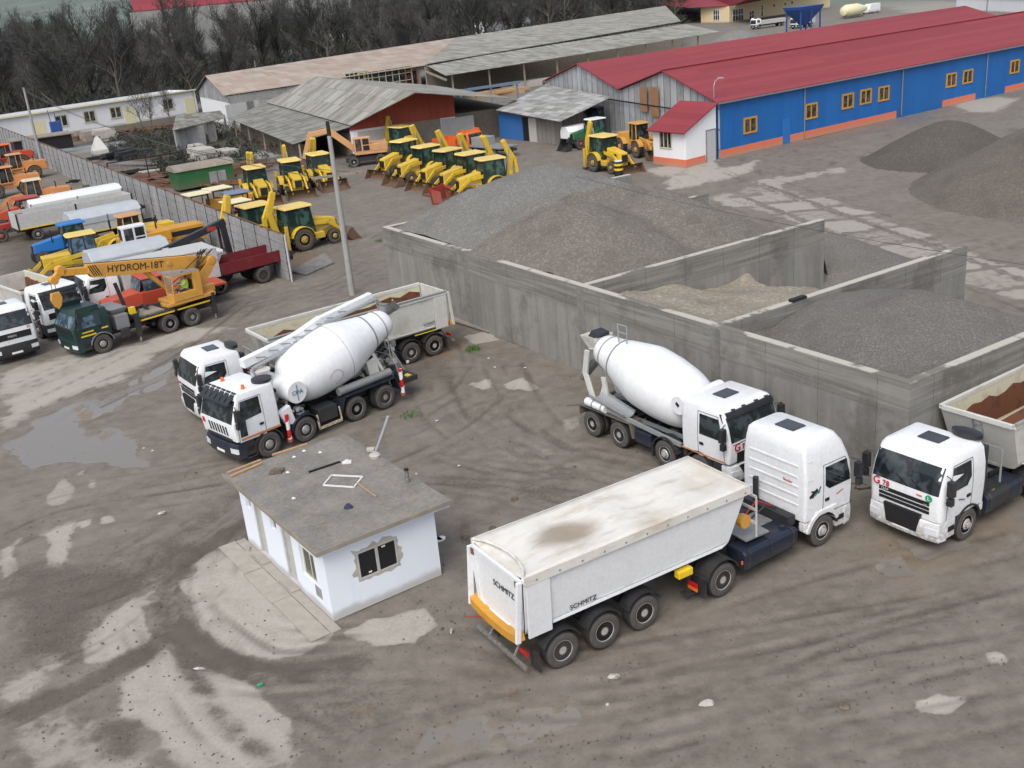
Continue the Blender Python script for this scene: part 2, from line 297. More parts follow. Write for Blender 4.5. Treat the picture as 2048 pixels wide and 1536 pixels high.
TR_=[([(560,955),(430,1040),(370,1110),(345,1180),(365,1250),(430,1315),(560,1345),(700,1320)],3),([(500,965),(330,1095),(200,1150),(0,1200)],3),([(0,1420),(180,1340),(330,1265),(400,1180)],2),([(335,1240),(390,1370),(450,1450),(600,1560)],2),
 ([(460,950),(260,985),(120,1010),(0,1060)],3),([(880,690),(900,800),(1000,880),(1180,960),(1330,1040)],3),([(1000,770),(900,850),(790,900),(600,990)],2),([(850,960),(1020,960),(1200,990),(1350,1010)],3),([(860,1000),(980,1020),(1160,1080),(1250,1060)],2),
 ([(960,740),(1020,860),(1160,940),(1400,990)],3),([(780,850),(860,830),(960,790),(1000,720)],2),([(900,900),(1050,940),(1150,930),(1300,960)],3),([(920,1060),(1000,1040),(1100,1060)],2),([(600,1350),(900,1330),(1100,1400),(1500,1330),(2100,1230)],3),
 ([(1000,1480),(1300,1440),(1650,1360),(2100,1280)],3),([(1350,1560),(1650,1470),(2100,1370)],3),([(1280,1400),(1500,1350),(1750,1290),(2100,1190)],2),([(1180,1380),(1450,1300),(1700,1210),(2100,1120)],2),([(700,1536),(1000,1450),(1250,1420)],2),([(0,800),(140,740),(330,650),(620,590),(760,520)],3),([(50,880),(160,800),(350,730),(520,600)],2),
 ([(640,720),(900,520),(1000,470)],2),([(1000,410),(1180,390),(1300,365),(1500,320),(2048,230)],3),([(1050,370),(1300,400),(1500,350),(2048,260)],3),([(1450,330),(1700,420),(2048,520)],2),([(1330,370),(1600,450),(2048,640)],2),([(700,480),(800,420),(1000,345),(1130,330)],2)]
for k,(pp,n) in enumerate(TR_):
    P0=polyW(pp)
    for j in range(n):
        off=(j-(n-1)/2)*.62+NR.uniform(-.15,.15); T=np.gradient(P0,axis=0); T/=np.linalg.norm(T,axis=1)[:,None]+1e-9
        for side in (0,2.05):
            Q=P0+np.stack([-T[:,1],T[:,0]],1)*(off+side-1)+NR.normal(0,.12,P0.shape)
            f_,Qs=stroke(Q,.24+.1*NR.rand(),.22,world=True); a=NR.uniform(.35,.9)
            brk=np.clip(fbm(px_,py_,2.2,30+k*3+j)*3-.9,0,1)
            tyre=np.maximum(tyre,f_*a*brk); hgt-=f_*brk*.035
            e_,_=stroke(Q+np.stack([-T[:,1],T[:,0]],1)*.24,.12,.16,world=True); hgt+=e_*brk*.04; tyre-=e_*brk*.30*NR.rand()
for pp,w_,a_ in (([(560,1000),(450,1070),(375,1130),(335,1200),(360,1265),(440,1325),(580,1350),(720,1325)],1.1,.9),([(500,975),(350,1085),(220,1140),(0,1190)],.9,.6),([(0,1440),(180,1360),(320,1285),(400,1190)],1.0,.8),([(345,1250),(395,1370),(460,1460),(600,1560)],.7,.7),([(560,990),(470,1100),(400,1150)],.6,.8),([(870,960),(1020,970),(1200,1000),(1330,1020)],1.2,.6),([(880,690),(900,800),(1000,880),(1180,960)],1.0,.5),([(0,800),(140,745),(330,655),(560,600)],1.3,.5)):
    f_,_=stroke(pp,w_,.5); f_=f_*a_*np.clip(fbm(px_,py_,1.3,91)*2.6-.5,0,1); dark=np.maximum(dark,f_); pale*=1-f_*.75; hgt-=f_*.02
# general unevenness, junk yard and field
yard_far=area([(-200,300),(340,250),(520,300),(560,540),(300,400),(100,320)],4,2,5)
grass=np.maximum(grass,area([(0,420),(130,440),(200,470),(140,540),(0,560)],2,1.5,2,21)*.5)
jy=area([(120,262),(330,215),(420,215),(540,290),(470,400),(330,370),(200,300)],3,3,4,13)
wood_=area([(-2500,280),(150,262),(400,215),(850,125),(1400,40),(1440,-60),(400,-230),(-2500,60)],8,6,20,14) if False else np.zeros(px_.shape)
far=np.clip((py_*1.0-px_*.35-172-(px_>0)*0)/25,0,1)
hgt+= (fbm(px_,py_,1.6,51,4)-.5)*.07*np.clip(1-wet*1.3,0,1)*(py_<150); hgt-=np.clip(wet-.5,0,1)*.02
hgt+= (fbm(px_,py_,9,57,3)-.5)*.10*(py_<120)
dirn=fbm(px_*.85+py_*.5,(py_*.85-px_*.5)*5,3,60,4)   # long drag marks
far_f=np.clip((np.hypot(px_,py_)-330)/60,0,1)*(py_>0)
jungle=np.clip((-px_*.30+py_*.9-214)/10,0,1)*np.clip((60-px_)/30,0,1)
verts=np.stack([px_,py_,hgt],1); idx=np.arange(nx*ny).reshape(ny,nx)
faces=np.stack([idx[:-1,:-1],idx[:-1,1:],idx[1:,1:],idx[1:,:-1]],-1).reshape(-1,4)
me=bpy.data.meshes.new('ground'); me.vertices.add(len(verts)); me.vertices.foreach_set('co',verts.ravel().astype(np.float32))
me.loops.add(faces.size); me.loops.foreach_set('vertex_index',faces.ravel().astype(np.int32)); me.polygons.add(len(faces))
me.polygons.foreach_set('loop_start',np.arange(0,faces.size,4,dtype=np.int32)); me.polygons.foreach_set('loop_total',np.full(len(faces),4,dtype=np.int32)) if False else None
me.update(calc_edges=True); me.validate()
me.polygons.foreach_set('use_smooth',np.ones(len(me.polygons),bool))
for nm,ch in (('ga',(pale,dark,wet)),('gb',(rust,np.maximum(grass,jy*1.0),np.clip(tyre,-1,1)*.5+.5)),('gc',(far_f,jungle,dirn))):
    at=me.color_attributes.new(nm,'FLOAT_COLOR','POINT'); d=np.ones((len(verts),4),np.float32)
    for i in range(3): d[:,i]=ch[i]
    at.data.foreach_set('color',d.ravel())
b=NB('mud_yard'); P=b.n('NewGeometry'); o=P
def at_(nm): 
    s_=b.n('Attribute',attribute_name=nm); sp=b.t.nodes.new('ShaderNodeSeparateColor'); b.t.links.new(s_,sp.inputs[0]); return sp.outputs[0],sp.outputs[1],sp.outputs[2]
pa,da,we=at_('ga'); ru,gr,ty=at_('gb'); fa,ju,dn=at_('gc')
n1=b.noise(.35,6,o,.6); n2=b.noise(1.7,7,o,.65); n3=b.noise(9,6,o,.7); n4=b.noise(45,3,o,.7)
base=b.mix(b.step(n2,.25,.75),(.120,.103,.082),(.198,.174,.144))
base=b.mix(b.ma('MULTIPLY',b.step(n1,.45,.7),.5),base,(.215,.192,.162))
base=b.mix(b.ma('MULTIPLY',b.step(dn,.45,.75),.35),base,(.225,.20,.17))
base=b.mix(b.ma('MULTIPLY',b.step(n3,.5,.8),.45),base,(.078,.066,.054))
pk=b.step(b.ma('ADD',pa,b.ma('MULTIPLY',b.ma('SUBTRACT',n2,.5),.9)),.3,.62)
pc=b.mix(b.step(n3,.2,.8),(.33,.305,.265),(.43,.40,.355)); pc=b.mix(b.ma('MULTIPLY',b.step(n2,.45,.75),.45),pc,(.25,.215,.17))
base=b.mix(b.ma('MULTIPLY',pk,b.ma('ADD',b.ma('MULTIPLY',pa,.62),.38),cl=True),base,pc)
dk=b.step(b.ma('ADD',da,b.ma('MULTIPLY',b.ma('SUBTRACT',n3,.5),.9)),.25,.8)
base=b.mix(b.ma('MULTIPLY',dk,.7),base,(.064,.050,.037))
base=b.mix(b.ma('MULTIPLY',b.step(b.ma('ADD',ty,b.ma('MULTIPLY',b.ma('SUBTRACT',n3,.5),.35)),.56,.95),.6),base,(.062,.047,.034))
base=b.mix(b.ma('MULTIPLY',b.step(ty,.5,.3),.45),base,(.27,.24,.20))
base=b.mix(b.ma('MULTIPLY',b.ma('MULTIPLY',ru,b.step(n2,.25,.6)),.8),base,(.17,.085,.03))
wk=b.step(b.ma('ADD',we,b.ma('MULTIPLY',b.ma('SUBTRACT',n2,.5),.4)),.35,.7)
base=b.mix(b.ma('MULTIPLY',wk,.5),base,(.19,.158,.12)); pud=b.step(b.ma('ADD',we,b.ma('MULTIPLY',b.ma('SUBTRACT',n2,.5),.25)),.62,.70); base=b.mix(b.ma('MULTIPLY',pud,.85),base,(.195,.178,.158))
base=b.mix(b.ma('MULTIPLY',gr,b.step(n3,.25,.55)),base,b.mix(n4,(.030,.030,.015),(.085,.066,.042)))
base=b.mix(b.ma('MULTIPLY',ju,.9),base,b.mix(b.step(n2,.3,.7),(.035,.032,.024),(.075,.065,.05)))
base=b.mix(fa,base,b.mix(b.noise(.01,4,o),(.10,.135,.10),(.15,.17,.14)))
base=b.mix(b.ma('MULTIPLY',b.step(n4,.56,.74),.5),base,(.25,.235,.205)); n5=b.noise(22,5,o,.75); base=b.mix(b.ma('MULTIPLY',b.step(n5,.44,.3),b.ma('SUBTRACT',.32,b.ma('MULTIPLY',wk,.3))),base,(.07,.06,.048))
rg=b.ma('SUBTRACT',.72,b.ma('MULTIPLY',wk,.38)); rg=b.ma('MULTIPLY',rg,b.ma('SUBTRACT',1,b.ma('MULTIPLY',pud,.94)))
hh=b.ma('ADD',b.ma('MULTIPLY',n3,.7),b.ma('MULTIPLY',n4,.35)); hh=b.ma('MULTIPLY',hh,b.ma('SUBTRACT',1,b.ma('MAXIMUM',b.ma('MULTIPLY',wk,.5),b.ma('MULTIPLY',pud,.995))))
b.bump(hh,.5,.05); b.fin(base,rg,0,.5)
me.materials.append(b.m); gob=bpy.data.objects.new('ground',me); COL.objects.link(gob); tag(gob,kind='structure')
# ------------------------------------------------------------ concrete, roofs
def concrete(name,c0,c1,stain=.6):
    b=NB(name); o=b.n('NewGeometry'); n1=b.noise(.7,6,o,.65); n2=b.noise(5,6,o,.65); v=b.noise(1.6,5,b.map(o,(1,1,.12)),.6); h=b.noise(1.2,4,b.map(o,(.25,.25,4)),.6)
    c=b.mix(b.step(n2,.2,.8),c0,c1); c=b.mix(b.ma('MULTIPLY',b.step(v,.48,.72),stain),c,tuple(x*.48 for x in c0)); c=b.mix(b.ma('MULTIPLY',b.step(v,.45,.28),.45),c,tuple(min(.5,x*1.35) for x in c1))
    c=b.mix(b.ma('MULTIPLY',b.step(h,.5,.7),.35),c,tuple(x*.6 for x in c0)); c=b.mix(b.ma('MULTIPLY',b.step(n1,.55,.75),.35),c,(.10,.085,.065))
    b.bump(b.ma('ADD',n2,h),.5,.03); MT[name]=b.fin(c,.9)
concrete('concrete',(.15,.146,.135),(.235,.23,.215)); concrete('concrete_panel',(.23,.23,.232),(.34,.342,.35),.4); concrete('render_grey',(.26,.26,.25),(.36,.36,.34),.5)
b=NB('bin_concrete'); o=b.n('NewGeometry'); z=b.n('SeparateXYZ',{0:o},2); n1=b.noise(.5,6,o,.65); n2=b.noise(5,6,o,.65); v=b.noise(1.7,5,b.map(o,(1,1,.09)),.6); h=b.noise(1.3,5,b.map(o,(.18,.18,5)),.6)
top=b.step(b.ma('ADD',z,b.ma('MULTIPLY',n1,.5)),2.9,3.15)
lo_=b.mix(b.step(b.ma('ADD',v,b.ma('MULTIPLY',b.ma('SUBTRACT',n1,.5),.5)),.25,.78),(.185,.18,.166),(.27,.265,.248)); hi_=b.mix(b.step(h,.3,.7),(.14,.135,.122),(.255,.248,.228)); c=b.mix(top,lo_,hi_); c=b.mix(b.ma('MULTIPLY',b.step(n1,.5,.68),.6),c,(.095,.088,.078)); c=b.mix(b.ma('MULTIPLY',b.step(n2,.5,.75),.35),c,(.30,.295,.28))
b.bump(b.ma('ADD',n2,b.ma('MULTIPLY',h,.5)),.4,.02); ly=b.n('SeparateXYZ',{0:b.tc.outputs['Object']},1); lx=b.n('SeparateXYZ',{0:b.tc.outputs['Object']},0); jn_=b.ma('MAXIMUM',b.ma('COMPARE',b.ma('FRACT',b.ma('MULTIPLY',ly,.42)),.5,.006),b.ma('COMPARE',b.ma('FRACT',b.ma('MULTIPLY',lx,.42)),.5,.006)); c=b.mix(b.ma('MULTIPLY',jn_,b.step(n2,.3,.6)),c,(.09,.085,.075)); MT['bin_concrete']=b.fin(c,.9)
b=NB('coping'); o=b.n('NewGeometry'); b.bump(b.noise(20,4,o),.3,.02); MT['coping']=b.fin(b.mix(b.ma('MULTIPLY',b.step(b.noise(.42,5,o,.6),.50,.56),.9),b.mix(b.noise(6,4,o),(.36,.345,.30),(.50,.48,.42)),b.mix(b.noise(30,3,o),(.09,.085,.075),(.17,.16,.14))),.9); plain('pole_concrete',(.30,.30,.285),.9,var=.2,sc=2)
def whitewall(name,col,dirt=.3):
    b=NB(name); o=b.n('NewGeometry'); n1=b.noise(.8,5,o); v=b.noise(2.2,4,b.map(o,(1,1,.15))); z=b.n('SeparateXYZ',{0:o},2)
    c=b.mix(b.ma('MULTIPLY',b.step(v,.5,.8),dirt),col,tuple(x*.72 for x in col)); k=b.ma('MULTIPLY',b.step(b.ma('SUBTRACT',z,b.ma('MULTIPLY',n1,.5)),.12,-.12),.6); c=b.mix(k,c,(.3,.27,.22))
    b.bump(b.noise(25,4,o),.12,.01); MT[name]=b.fin(c,.85)
whitewall('whitewash',(.74,.79,.87),.22); whitewall('white_render',(.74,.75,.77),.25); whitewall('cream_render',(.70,.57,.36),.25); whitewall('coral',(.62,.17,.09),.3)
def sheet(name,cols,bw,bh,rough=.8,corr=0,stain=None,mort=.015,amt=.6,contrast=1,streak=.5):
    """roof or cladding sheets laid in courses, u along the course and v up the slope, in metres"""
    b=NB(name); uv=b.tc.outputs['UV']; wn=b.noise(.35,3,uv)
    br=b.t.nodes.new('ShaderNodeTexBrick'); b.t.links.new(uv,br.inputs['Vector'])
    for k,v in (('Scale',1),('Mortar Size',mort),('Mortar Smooth',.1),('Brick Width',bw),('Row Height',bh),('Bias',0)): br.inputs[k].default_value=v
    br.inputs['Color1'].default_value=(*cols[0],1); br.inputs['Color2'].default_value=(*cols[1],1); br.inputs['Mortar'].default_value=(*cols[2],1)
    c=br.outputs[0]; n1=b.noise(.5,6,uv,.65); n2=b.noise(1.4,5,b.map(uv,(1,.12,1)),.6); n3=b.noise(7,5,uv,.7)
    c=b.mix(b.ma('MULTIPLY',b.step(n2,.45,.7),streak),c,cols[3]); c=b.mix(b.ma('MULTIPLY',b.step(n3,.45,.75),.3),c,tuple(x*.5 for x in cols[0]))
    if stain: c=b.mix(b.ma('MULTIPLY',b.step(n1,.5,.68),amt),c,stain)
    h=b.ma('MULTIPLY',n3,.3)
    if corr:
        w=b.n('TexWave',{'Vector':uv,'Scale':1/corr/6.283*6.283*.5,'Distortion':0},1,bands_direction='X'); h=b.ma('ADD',h,w)
        c=b.mix(b.ma('MULTIPLY',w,.42),c,tuple(x*.55 for x in cols[0]))
    b.bump(h,.6,.04); MT[name]=b.fin(c,rough)
sheet('asbestos',((.17,.165,.135),(.32,.315,.28),(.10,.10,.085),(.42,.42,.40)),1.1,2.4,.9,0,(.10,.10,.07),.02,.5)
sheet('asbestos_old',((.13,.125,.105),(.25,.245,.22),(.07,.07,.06),(.36,.36,.35)),.9,1.7,.9,0,(.06,.055,.035),.03,.6)
sheet('asbestos_low',((.18,.18,.165),(.38,.38,.37),(.09,.09,.08),(.42,.42,.42)),.9,1.5,.9,0,(.10,.10,.08),.03,.4)
sheet('rusty_roof',((.30,.24,.19),(.40,.34,.29),(.17,.15,.13),(.36,.34,.32)),2.0,1.8,.8,0,(.34,.19,.12),.02,.75)
sheet('red_tile',((.235,.024,.034),(.31,.040,.050),(.17,.02,.025),(.30,.05,.045)),30,.95,.6,.35,(.22,.03,.03),.02,.35,1,.25)
sheet('blue_sheet',((.006,.125,.42),(.008,.15,.48),(.004,.085,.33),(.012,.16,.46)),1.0,30,.5,.25,(.008,.10,.35),.006,.3,1,.3)
sheet('gable_panel',((.30,.31,.32),(.44,.46,.48),(.02,.02,.02),(.17,.165,.155)),1.25,30,.85,0,(.13,.12,.11),.045,.5,1,.55)
sheet('tar_felt',((.15,.145,.135),(.24,.23,.215),(.10,.10,.11),(.33,.31,.27)),1.6,9,.85,0,(.24,.195,.13),.045,.6,1,.5)
sheet('red_board',((.30,.055,.035),(.38,.09,.05),(.10,.03,.02),(.22,.05,.03)),6,9,.8,0,(.2,.05,.03),.02,.5)
sheet('plank_door',((.20,.19,.18),(.26,.25,.23),(.08,.07,.06),(.14,.10,.08)),.8,5,.9,0,(.13,.09,.07),.03,.5)
sheet('brickwork',((.28,.10,.06),(.33,.13,.08),(.3,.27,.24),(.2,.08,.05)),.5,.2,.9,0,(.15,.10,.08),.02,.4)
def gravelm(name,c0,c1,c2,gs=30,patch=.5):
    b=NB(name); o=b.n('NewGeometry'); n1=b.noise(.5,5,o,.6); n2=b.noise(3,6,o,.7); n4=b.noise(gs,4,o,.75)
    vo=b.n('TexVoronoi',{'Vector':o,'Scale':gs*.55},1)
    c=b.mix(b.step(n4,.35,.65),c0,c1); sp=b.t.nodes.new('ShaderNodeSeparateColor'); b.t.links.new(vo,sp.inputs[0])
    c=b.mix(b.ma('MULTIPLY',b.step(sp.outputs[0],.5,1),.5),c,tuple(min(.6,x*1.7) for x in c1)); c=b.mix(b.ma('MULTIPLY',b.step(n2,.5,.75),patch),c,c2); c=b.mix(b.ma('MULTIPLY',b.step(n1,.45,.7),.4),c,tuple(x*.8 for x in c2))
    b.bump(b.ma('ADD',n4,b.ma('MULTIPLY',n2,.8)),.9,.07); MT[name]=b.fin(c,.95)
gravelm('gravel_grey',(.145,.142,.132),(.20,.197,.185),(.165,.155,.135),26,.5); gravelm('gravel_dark',(.105,.098,.088),(.235,.222,.203),(.16,.148,.13),48,.25); gravelm('sand_buff',(.24,.21,.165),(.32,.285,.23),(.20,.17,.13),20,.5)
gravelm('gravel_brown',(.135,.122,.102),(.188,.172,.148),(.115,.10,.08),22,.6); gravelm('ballast_far',(.105,.092,.075),(.15,.134,.112),(.10,.086,.068),26,.4); gravelm('ballast_dark',(.070,.063,.052),(.105,.095,.08),(.075,.065,.052),26,.4); gravelm('spoil',(.10,.08,.06),(.16,.13,.10),(.08,.06,.045),8,.5)
plain('apron',(.335,.31,.268),.95,var=.25,sc=3,bump=.4,bsc=9)
b=NB('tar_felt'); o=b.tc.outputs['Object']; n1=b.noise(1.1,6,o,.7); n2=b.noise(6,6,b.map(o,(1,2.2,1)),.75); n3=b.noise(30,4,o,.7); sx=b.n('SeparateXYZ',{0:o},0); sm_=b.ma('ABSOLUTE',b.ma('SUBTRACT',b.ma('FRACT',b.ma('ADD',b.ma('MULTIPLY',sx,.98),b.ma('MULTIPLY',n1,.06))),.5))
c=b.mix(b.step(n1,.3,.7),(.135,.128,.118),(.235,.215,.185)); c=b.mix(b.ma('MULTIPLY',b.step(n2,.45,.65),.6),c,(.27,.255,.225)); c=b.mix(b.ma('MULTIPLY',b.step(n2,.42,.3),.8),c,(.07,.065,.06)); c=b.mix(b.ma('MULTIPLY',b.step(sm_,.45,.48),.6),c,(.17,.18,.205)); c=b.mix(b.ma('MULTIPLY',b.step(n3,.55,.7),.35),c,(.33,.31,.27)); b.bump(b.ma('ADD',n2,n3),.5,.02); MT['tar_felt']=b.fin(c,.9)
# ------------------------------------------------------------ site hut
def frame_of(o,ang): return Matrix.Translation(o)@Matrix.Rotation(ang,4,'Z')
HA=R_(33.64); HO=G(668,1243)
hut=thing('site_hut','small whitewashed flat roofed hut with broken plaster round its window','hut',HO,HA)
W_,L_=3.62,6.3
def wall_hole(x0,x1,y0,y1,z0,z1,holes,ax,m='whitewash'):
    """wall box between with rectangular holes (a0,a1,z0,z1) along its long axis ax"""
    g=MB(m); us=sorted({(x0 if ax=='x' else y0),(x1 if ax=='x' else y1)}|{h for q in holes for h in q[:2]}); zs=sorted({z0,z1}|{h for q in holes for h in q[2:4]})
    for i in range(len(us)-1):
        for j in range(len(zs)-1):
            cu,cz=(us[i]+us[i+1])/2,(zs[j]+zs[j+1])/2
            if any(q[0]<cu<q[1] and q[2]<cz<q[3] for q in holes): continue
            a,b_=(us[i],us[i+1]); g.box(a,b_,y0,y1,zs[j],zs[j+1]) if ax=='x' else g.box(x0,x1,a,b_,zs[j],zs[j+1])
    return g
z1=2.30
wall_hole(0,W_,0,.25,0,z1,[(1.0,2.25,.95,1.80)],'x').build('front_wall',hut,0)
wall_hole(0,.25,.25,L_,0,z1,[(.75,1.75,.8,1.8),(2.3,3.05,.1,2.1),(3.35,3.8,1.5,2.1),(4.5,5.2,.1,2.1),(5.35,5.75,1.5,2.1)],'y').build('side_wall',hut,0)
MB('whitewash').box(W_-.25,W_,.25,L_,0,z1).build('side_wall',hut,0); MB('whitewash').box(.25,W_-.25,L_-.25,L_,0,z1).build('rear_wall',hut,0)
RX0,RX1,RY0,RY1=-.32,4.05,-.38,6.55; rf=MB('tar_felt'); rf.box(RX0,RX1,RY0,RY1,2.42,2.52); rf.build('roof',hut,0,.01,uv=(0,1,0))
fa_=MB('whitewash'); fa_.box(RX0+.06,RX1-.06,RY0+.06,RY1-.05,2.302,2.416); fa_.build('roof_slab',hut,0)
ed=MB('timber_grey'); ed.box(RX0-.03,RX1+.03,RY0-.032,RY0-.002,2.40,2.53); ed.box(RX0-.032,RX0-.002,RY0,RY1,2.40,2.53); ed.build('roof_edge_strip',hut,0)
wf=MB('palegrey')
for a in ((.985,2.265,-.02,.02,.93,.985),(.985,2.265,-.02,.02,1.765,1.82),(.985,1.035,-.02,.02,.985,1.765),(2.215,2.265,-.02,.02,.985,1.765),(1.57,1.66,-.02,.02,.985,1.765)): wf.box(*a)
win=wf.build('window',hut,0,.006); MB('black').box(1.03,2.22,.03,.05,.98,1.77).build('pane',win,0); MB('plate').box(1.3,1.4,.018,.028,1.03,1.08).build('sticker',win,0); MB('plate').box(1.8,1.92,.018,.028,1.66,1.71).build('sticker',win,0)
# broken plaster around the opening: a shallow ragged patch of exposed masonry
random.seed(3); ring=[]; ro=[]
for i in range(44):
    t=i/44*4; s_=int(t); q=t-s_
    a=[(.985+q*1.28,.93),(2.265,.93+q*.89),(2.265-q*1.28,1.82),(.985,1.82-q*.89)][s_]; ring.append(a)
    cx,cz=a[0]-1.62,a[1]-1.37; k=random.uniform(.02,.07)+(.13*random.random()**3); n=Vector((cx/.64,cz/.45)).normalized(); ro.append((a[0]+n.x*k*1.2,a[1]+n.y*k))
pb=MB('stone'); pb.add([(x,-.008,z) for x,z in ring]+[(x,-.004,z) for x,z in ro],[(i,(i+1)%44,44+(i+1)%44,44+i) for i in range(44)]); pb.build('broken_plaster',hut,0)
for y0,y1 in ((2.3,3.05),(4.5,5.2)):
    d=MB('palegrey'); d.box(.10,.16,y0+.06,y1-.06,.12,2.05); o_=d.build('door',hut,0,.01); h_=MB('palegrey').box(.03,.19,y0,y0+.06,.1,2.1).box(.03,.19,y1-.06,y1,.1,2.1).box(.03,.19,y0+.06,y1-.06,2.05,2.1); h_.build('frame',o_,0)
    MB('apron').box(-.30,0,y0-.1,y1+.1,0,.09).build('door_step',hut,0)
for y0,y1,za,zb in ((.75,1.75,.8,1.8),(3.35,3.8,1.5,2.1),(5.35,5.75,1.5,2.1)):
    g=MB('cream' if za<1 else 'palegrey'); g.box(.08,.14,y0,y0+.06,za,zb).box(.08,.14,y1-.06,y1,za,zb).box(.08,.14,y0+.06,y1-.06,za,za+.05).box(.08,.14,y0+.06,y1-.06,zb-.05,zb)
    if za<1: g.box(.09,.13,(y0+y1)/2-.03,(y0+y1)/2+.03,za+.05,zb-.05)
    o_=g.build('window',hut,0); MB('window_dark').box(.10,.115,y0+.06,y1-.06,za+.05,zb-.05).build('pane',o_,0)
MB('render_grey').box(-.012,-.003,.55,.95,.45,.8).build('plaster_patch',hut,0)
ap=MB('apron'); ap.box(-.95,-.36,-.5,2.1,.0,.035).box(-.98,-.36,2.13,4.3,.0,.03).box(-.93,-.36,4.33,6.6,.0,.035).box(-.33,-.02,-.5,6.6,.0,.02)
tag(ap.build('concrete_apron',None,0),'broken concrete apron slabs laid along the foot of the white hut','apron'); bpy.data.objects['concrete_apron'].matrix_world=frame_of(HO,HA)
def hutp(x,y,z): return frame_of(HO,HA)@Vector((x,y,z))
def on_roof(px,py,z=2.52): return G(px,py,z)
# things on the hut roof
p0=on_roof(752,905); st=MB('galv'); st.cyl((0,0,0),(.55,.15,1.15),.055,.055,10); st.cyl((.42,.115,.87),(.55,.15,1.16),.062,.062,10)
o_=st.build('stove_pipe'); o_.location=p0+Vector((0,0,.02)); d_=G(776,822,3.85)-o_.location; o_.rotation_euler=(0,0,0); tag(o_,'leaning grey metal pipe standing at the far edge of the hut roof','pipe')
o_=MB('stone').lathe([(0,.02),(0,.17),(.10,.19),(.16,.12),(.17,.02)],(0,0,0),(0,0,1),12).build('plaster_bucket'); o_.location=on_roof(750,915); tag(o_,'small round white tub beside the leaning pipe on the hut roof','tub')
o_=MB('stone').box(-.13,.13,-.08,.08,0,.14).box(-.05,.19,.02,.15,.0,.10).build('stone_block',None,35,.03); o_.location=on_roof(742,903); tag(o_,'rough stone block at the foot of the leaning roof pipe','stone')
A=[on_roof(647,972),on_roof(664,952),on_roof(726,955),on_roof(708,976)]
g=MB('sheet_white')
for i in range(4): g.bar(A[i]+Vector((0,0,.03)),A[(i+1)%4]+Vector((0,0,.03)),.045,.04)
tag(g.build('window_frame_scrap',None,0),'loose white rectangular frame lying in the middle of the hut roof','frame')
g=MB('wood'); g.bar(on_roof(714,969)+Vector((0,0,.06)),on_roof(752,995)+Vector((0,0,.03)),.035,.03); tag(g.build('wooden_stick',None,0),'thin wooden stick resting on the white frame on the hut roof','stick')
g=MB('timber_grey'); g.bar(on_roof(618,946)+Vector((0,0,.04)),on_roof(680,925)+Vector((0,0,.03)),.06,.05,'black'); tag(g.build('steel_bar',None,0),'dark bar with a rag on it lying on the hut roof','bar')
g=MB('sheet_white'); 
for k in range(5): g.box(-.12+k*.05,-.02+k*.05,-.07+.02*(k%2),.06,0,.04+.03*(k%3))
o_=g.build('crumpled_rag',None,0); o_.location=on_roof(692,926); tag(o_,'crumpled white rag at the end of the dark bar on the hut roof','rag')
for (a,b_,lb) in (((455,948),(522,922),'long timber batten along the left rear edge of the hut roof'),((462,955),(524,928),'second timber batten lying beside the longer one on the hut roof'),((545,912),(614,890),'timber batten lying by itself near the top corner of the hut roof')):
    g=MB('wood'); g.bar(on_roof(*a)+Vector((0,0,.04)),on_roof(*b_)+Vector((0,0,.04)),.08,.05); tag(g.build('timber_batten',None,0),lb,'batten','timber battens on the hut roof')
g=MB('cloth'); g.loft([[(math.cos(t)*r,math.sin(t)*r*.7,z) for t in [i*.9+r for i in range(7)]] for r,z in ((.15,0),(.12,.07),(.04,.15))]); o_=g.build('dark_rag',None,0); o_.location=on_roof(697,1016); tag(o_,'black lump of cloth near the front edge of the hut roof','cloth')
g=MB('spoil'); g.box(-.2,.2,-.15,.15,0,.05); g.box(-.1,.25,-.05,.2,.05,.09); o_=g.build('brick_rubble',None,0); o_.location=on_roof(552,945); tag(o_,'flat brownish rubble on the left side of the hut roof','rubble')
for i,(q,w_) in enumerate((((575,945),'beside the brown rubble'),((587,997),'above the side door'),((608,902),'by the battens'),((640,905),'near the top edge'),((588,914),'between the battens and the bar'))):
    o_=MB('sheet_white').loft([[(-.06,-.04,0),(.07,-.03,0),(.05,.05,0),(-.05,.05,0)],[(-.03,-.02,.03),(.04,-.02,.04),(.03,.03,.03),(-.03,.02,.04)]]).build('paper_scrap',None,0); o_.location=on_roof(*q); tag(o_,'small white scrap on the hut roof '+w_,'scrap','white scraps on the hut roof')
g=MB('steel'); g.cyl((0,0,0),(0,0,.42),.06,.06,10); g.cyl((0,0,.42),(0,0,.47),.075,.075,10,'black'); o_=g.build('vent_pipe',None); o_.location=hutp(4.05,1.2,2.45); o_.location=hutp(W_+.1,1.6,2.5); tag(o_,'short dark vent pipe at the right edge of the hut','vent')
g=MB('sheet_white'); g.box(0,.32,-.14,.14,-.03,.0); g.cyl((.32,0,-.03),(.32,0,0),.14,.14,14); o_=g.build('wall_shelf',hut,0); o_.location=(W_,.35,1.0)
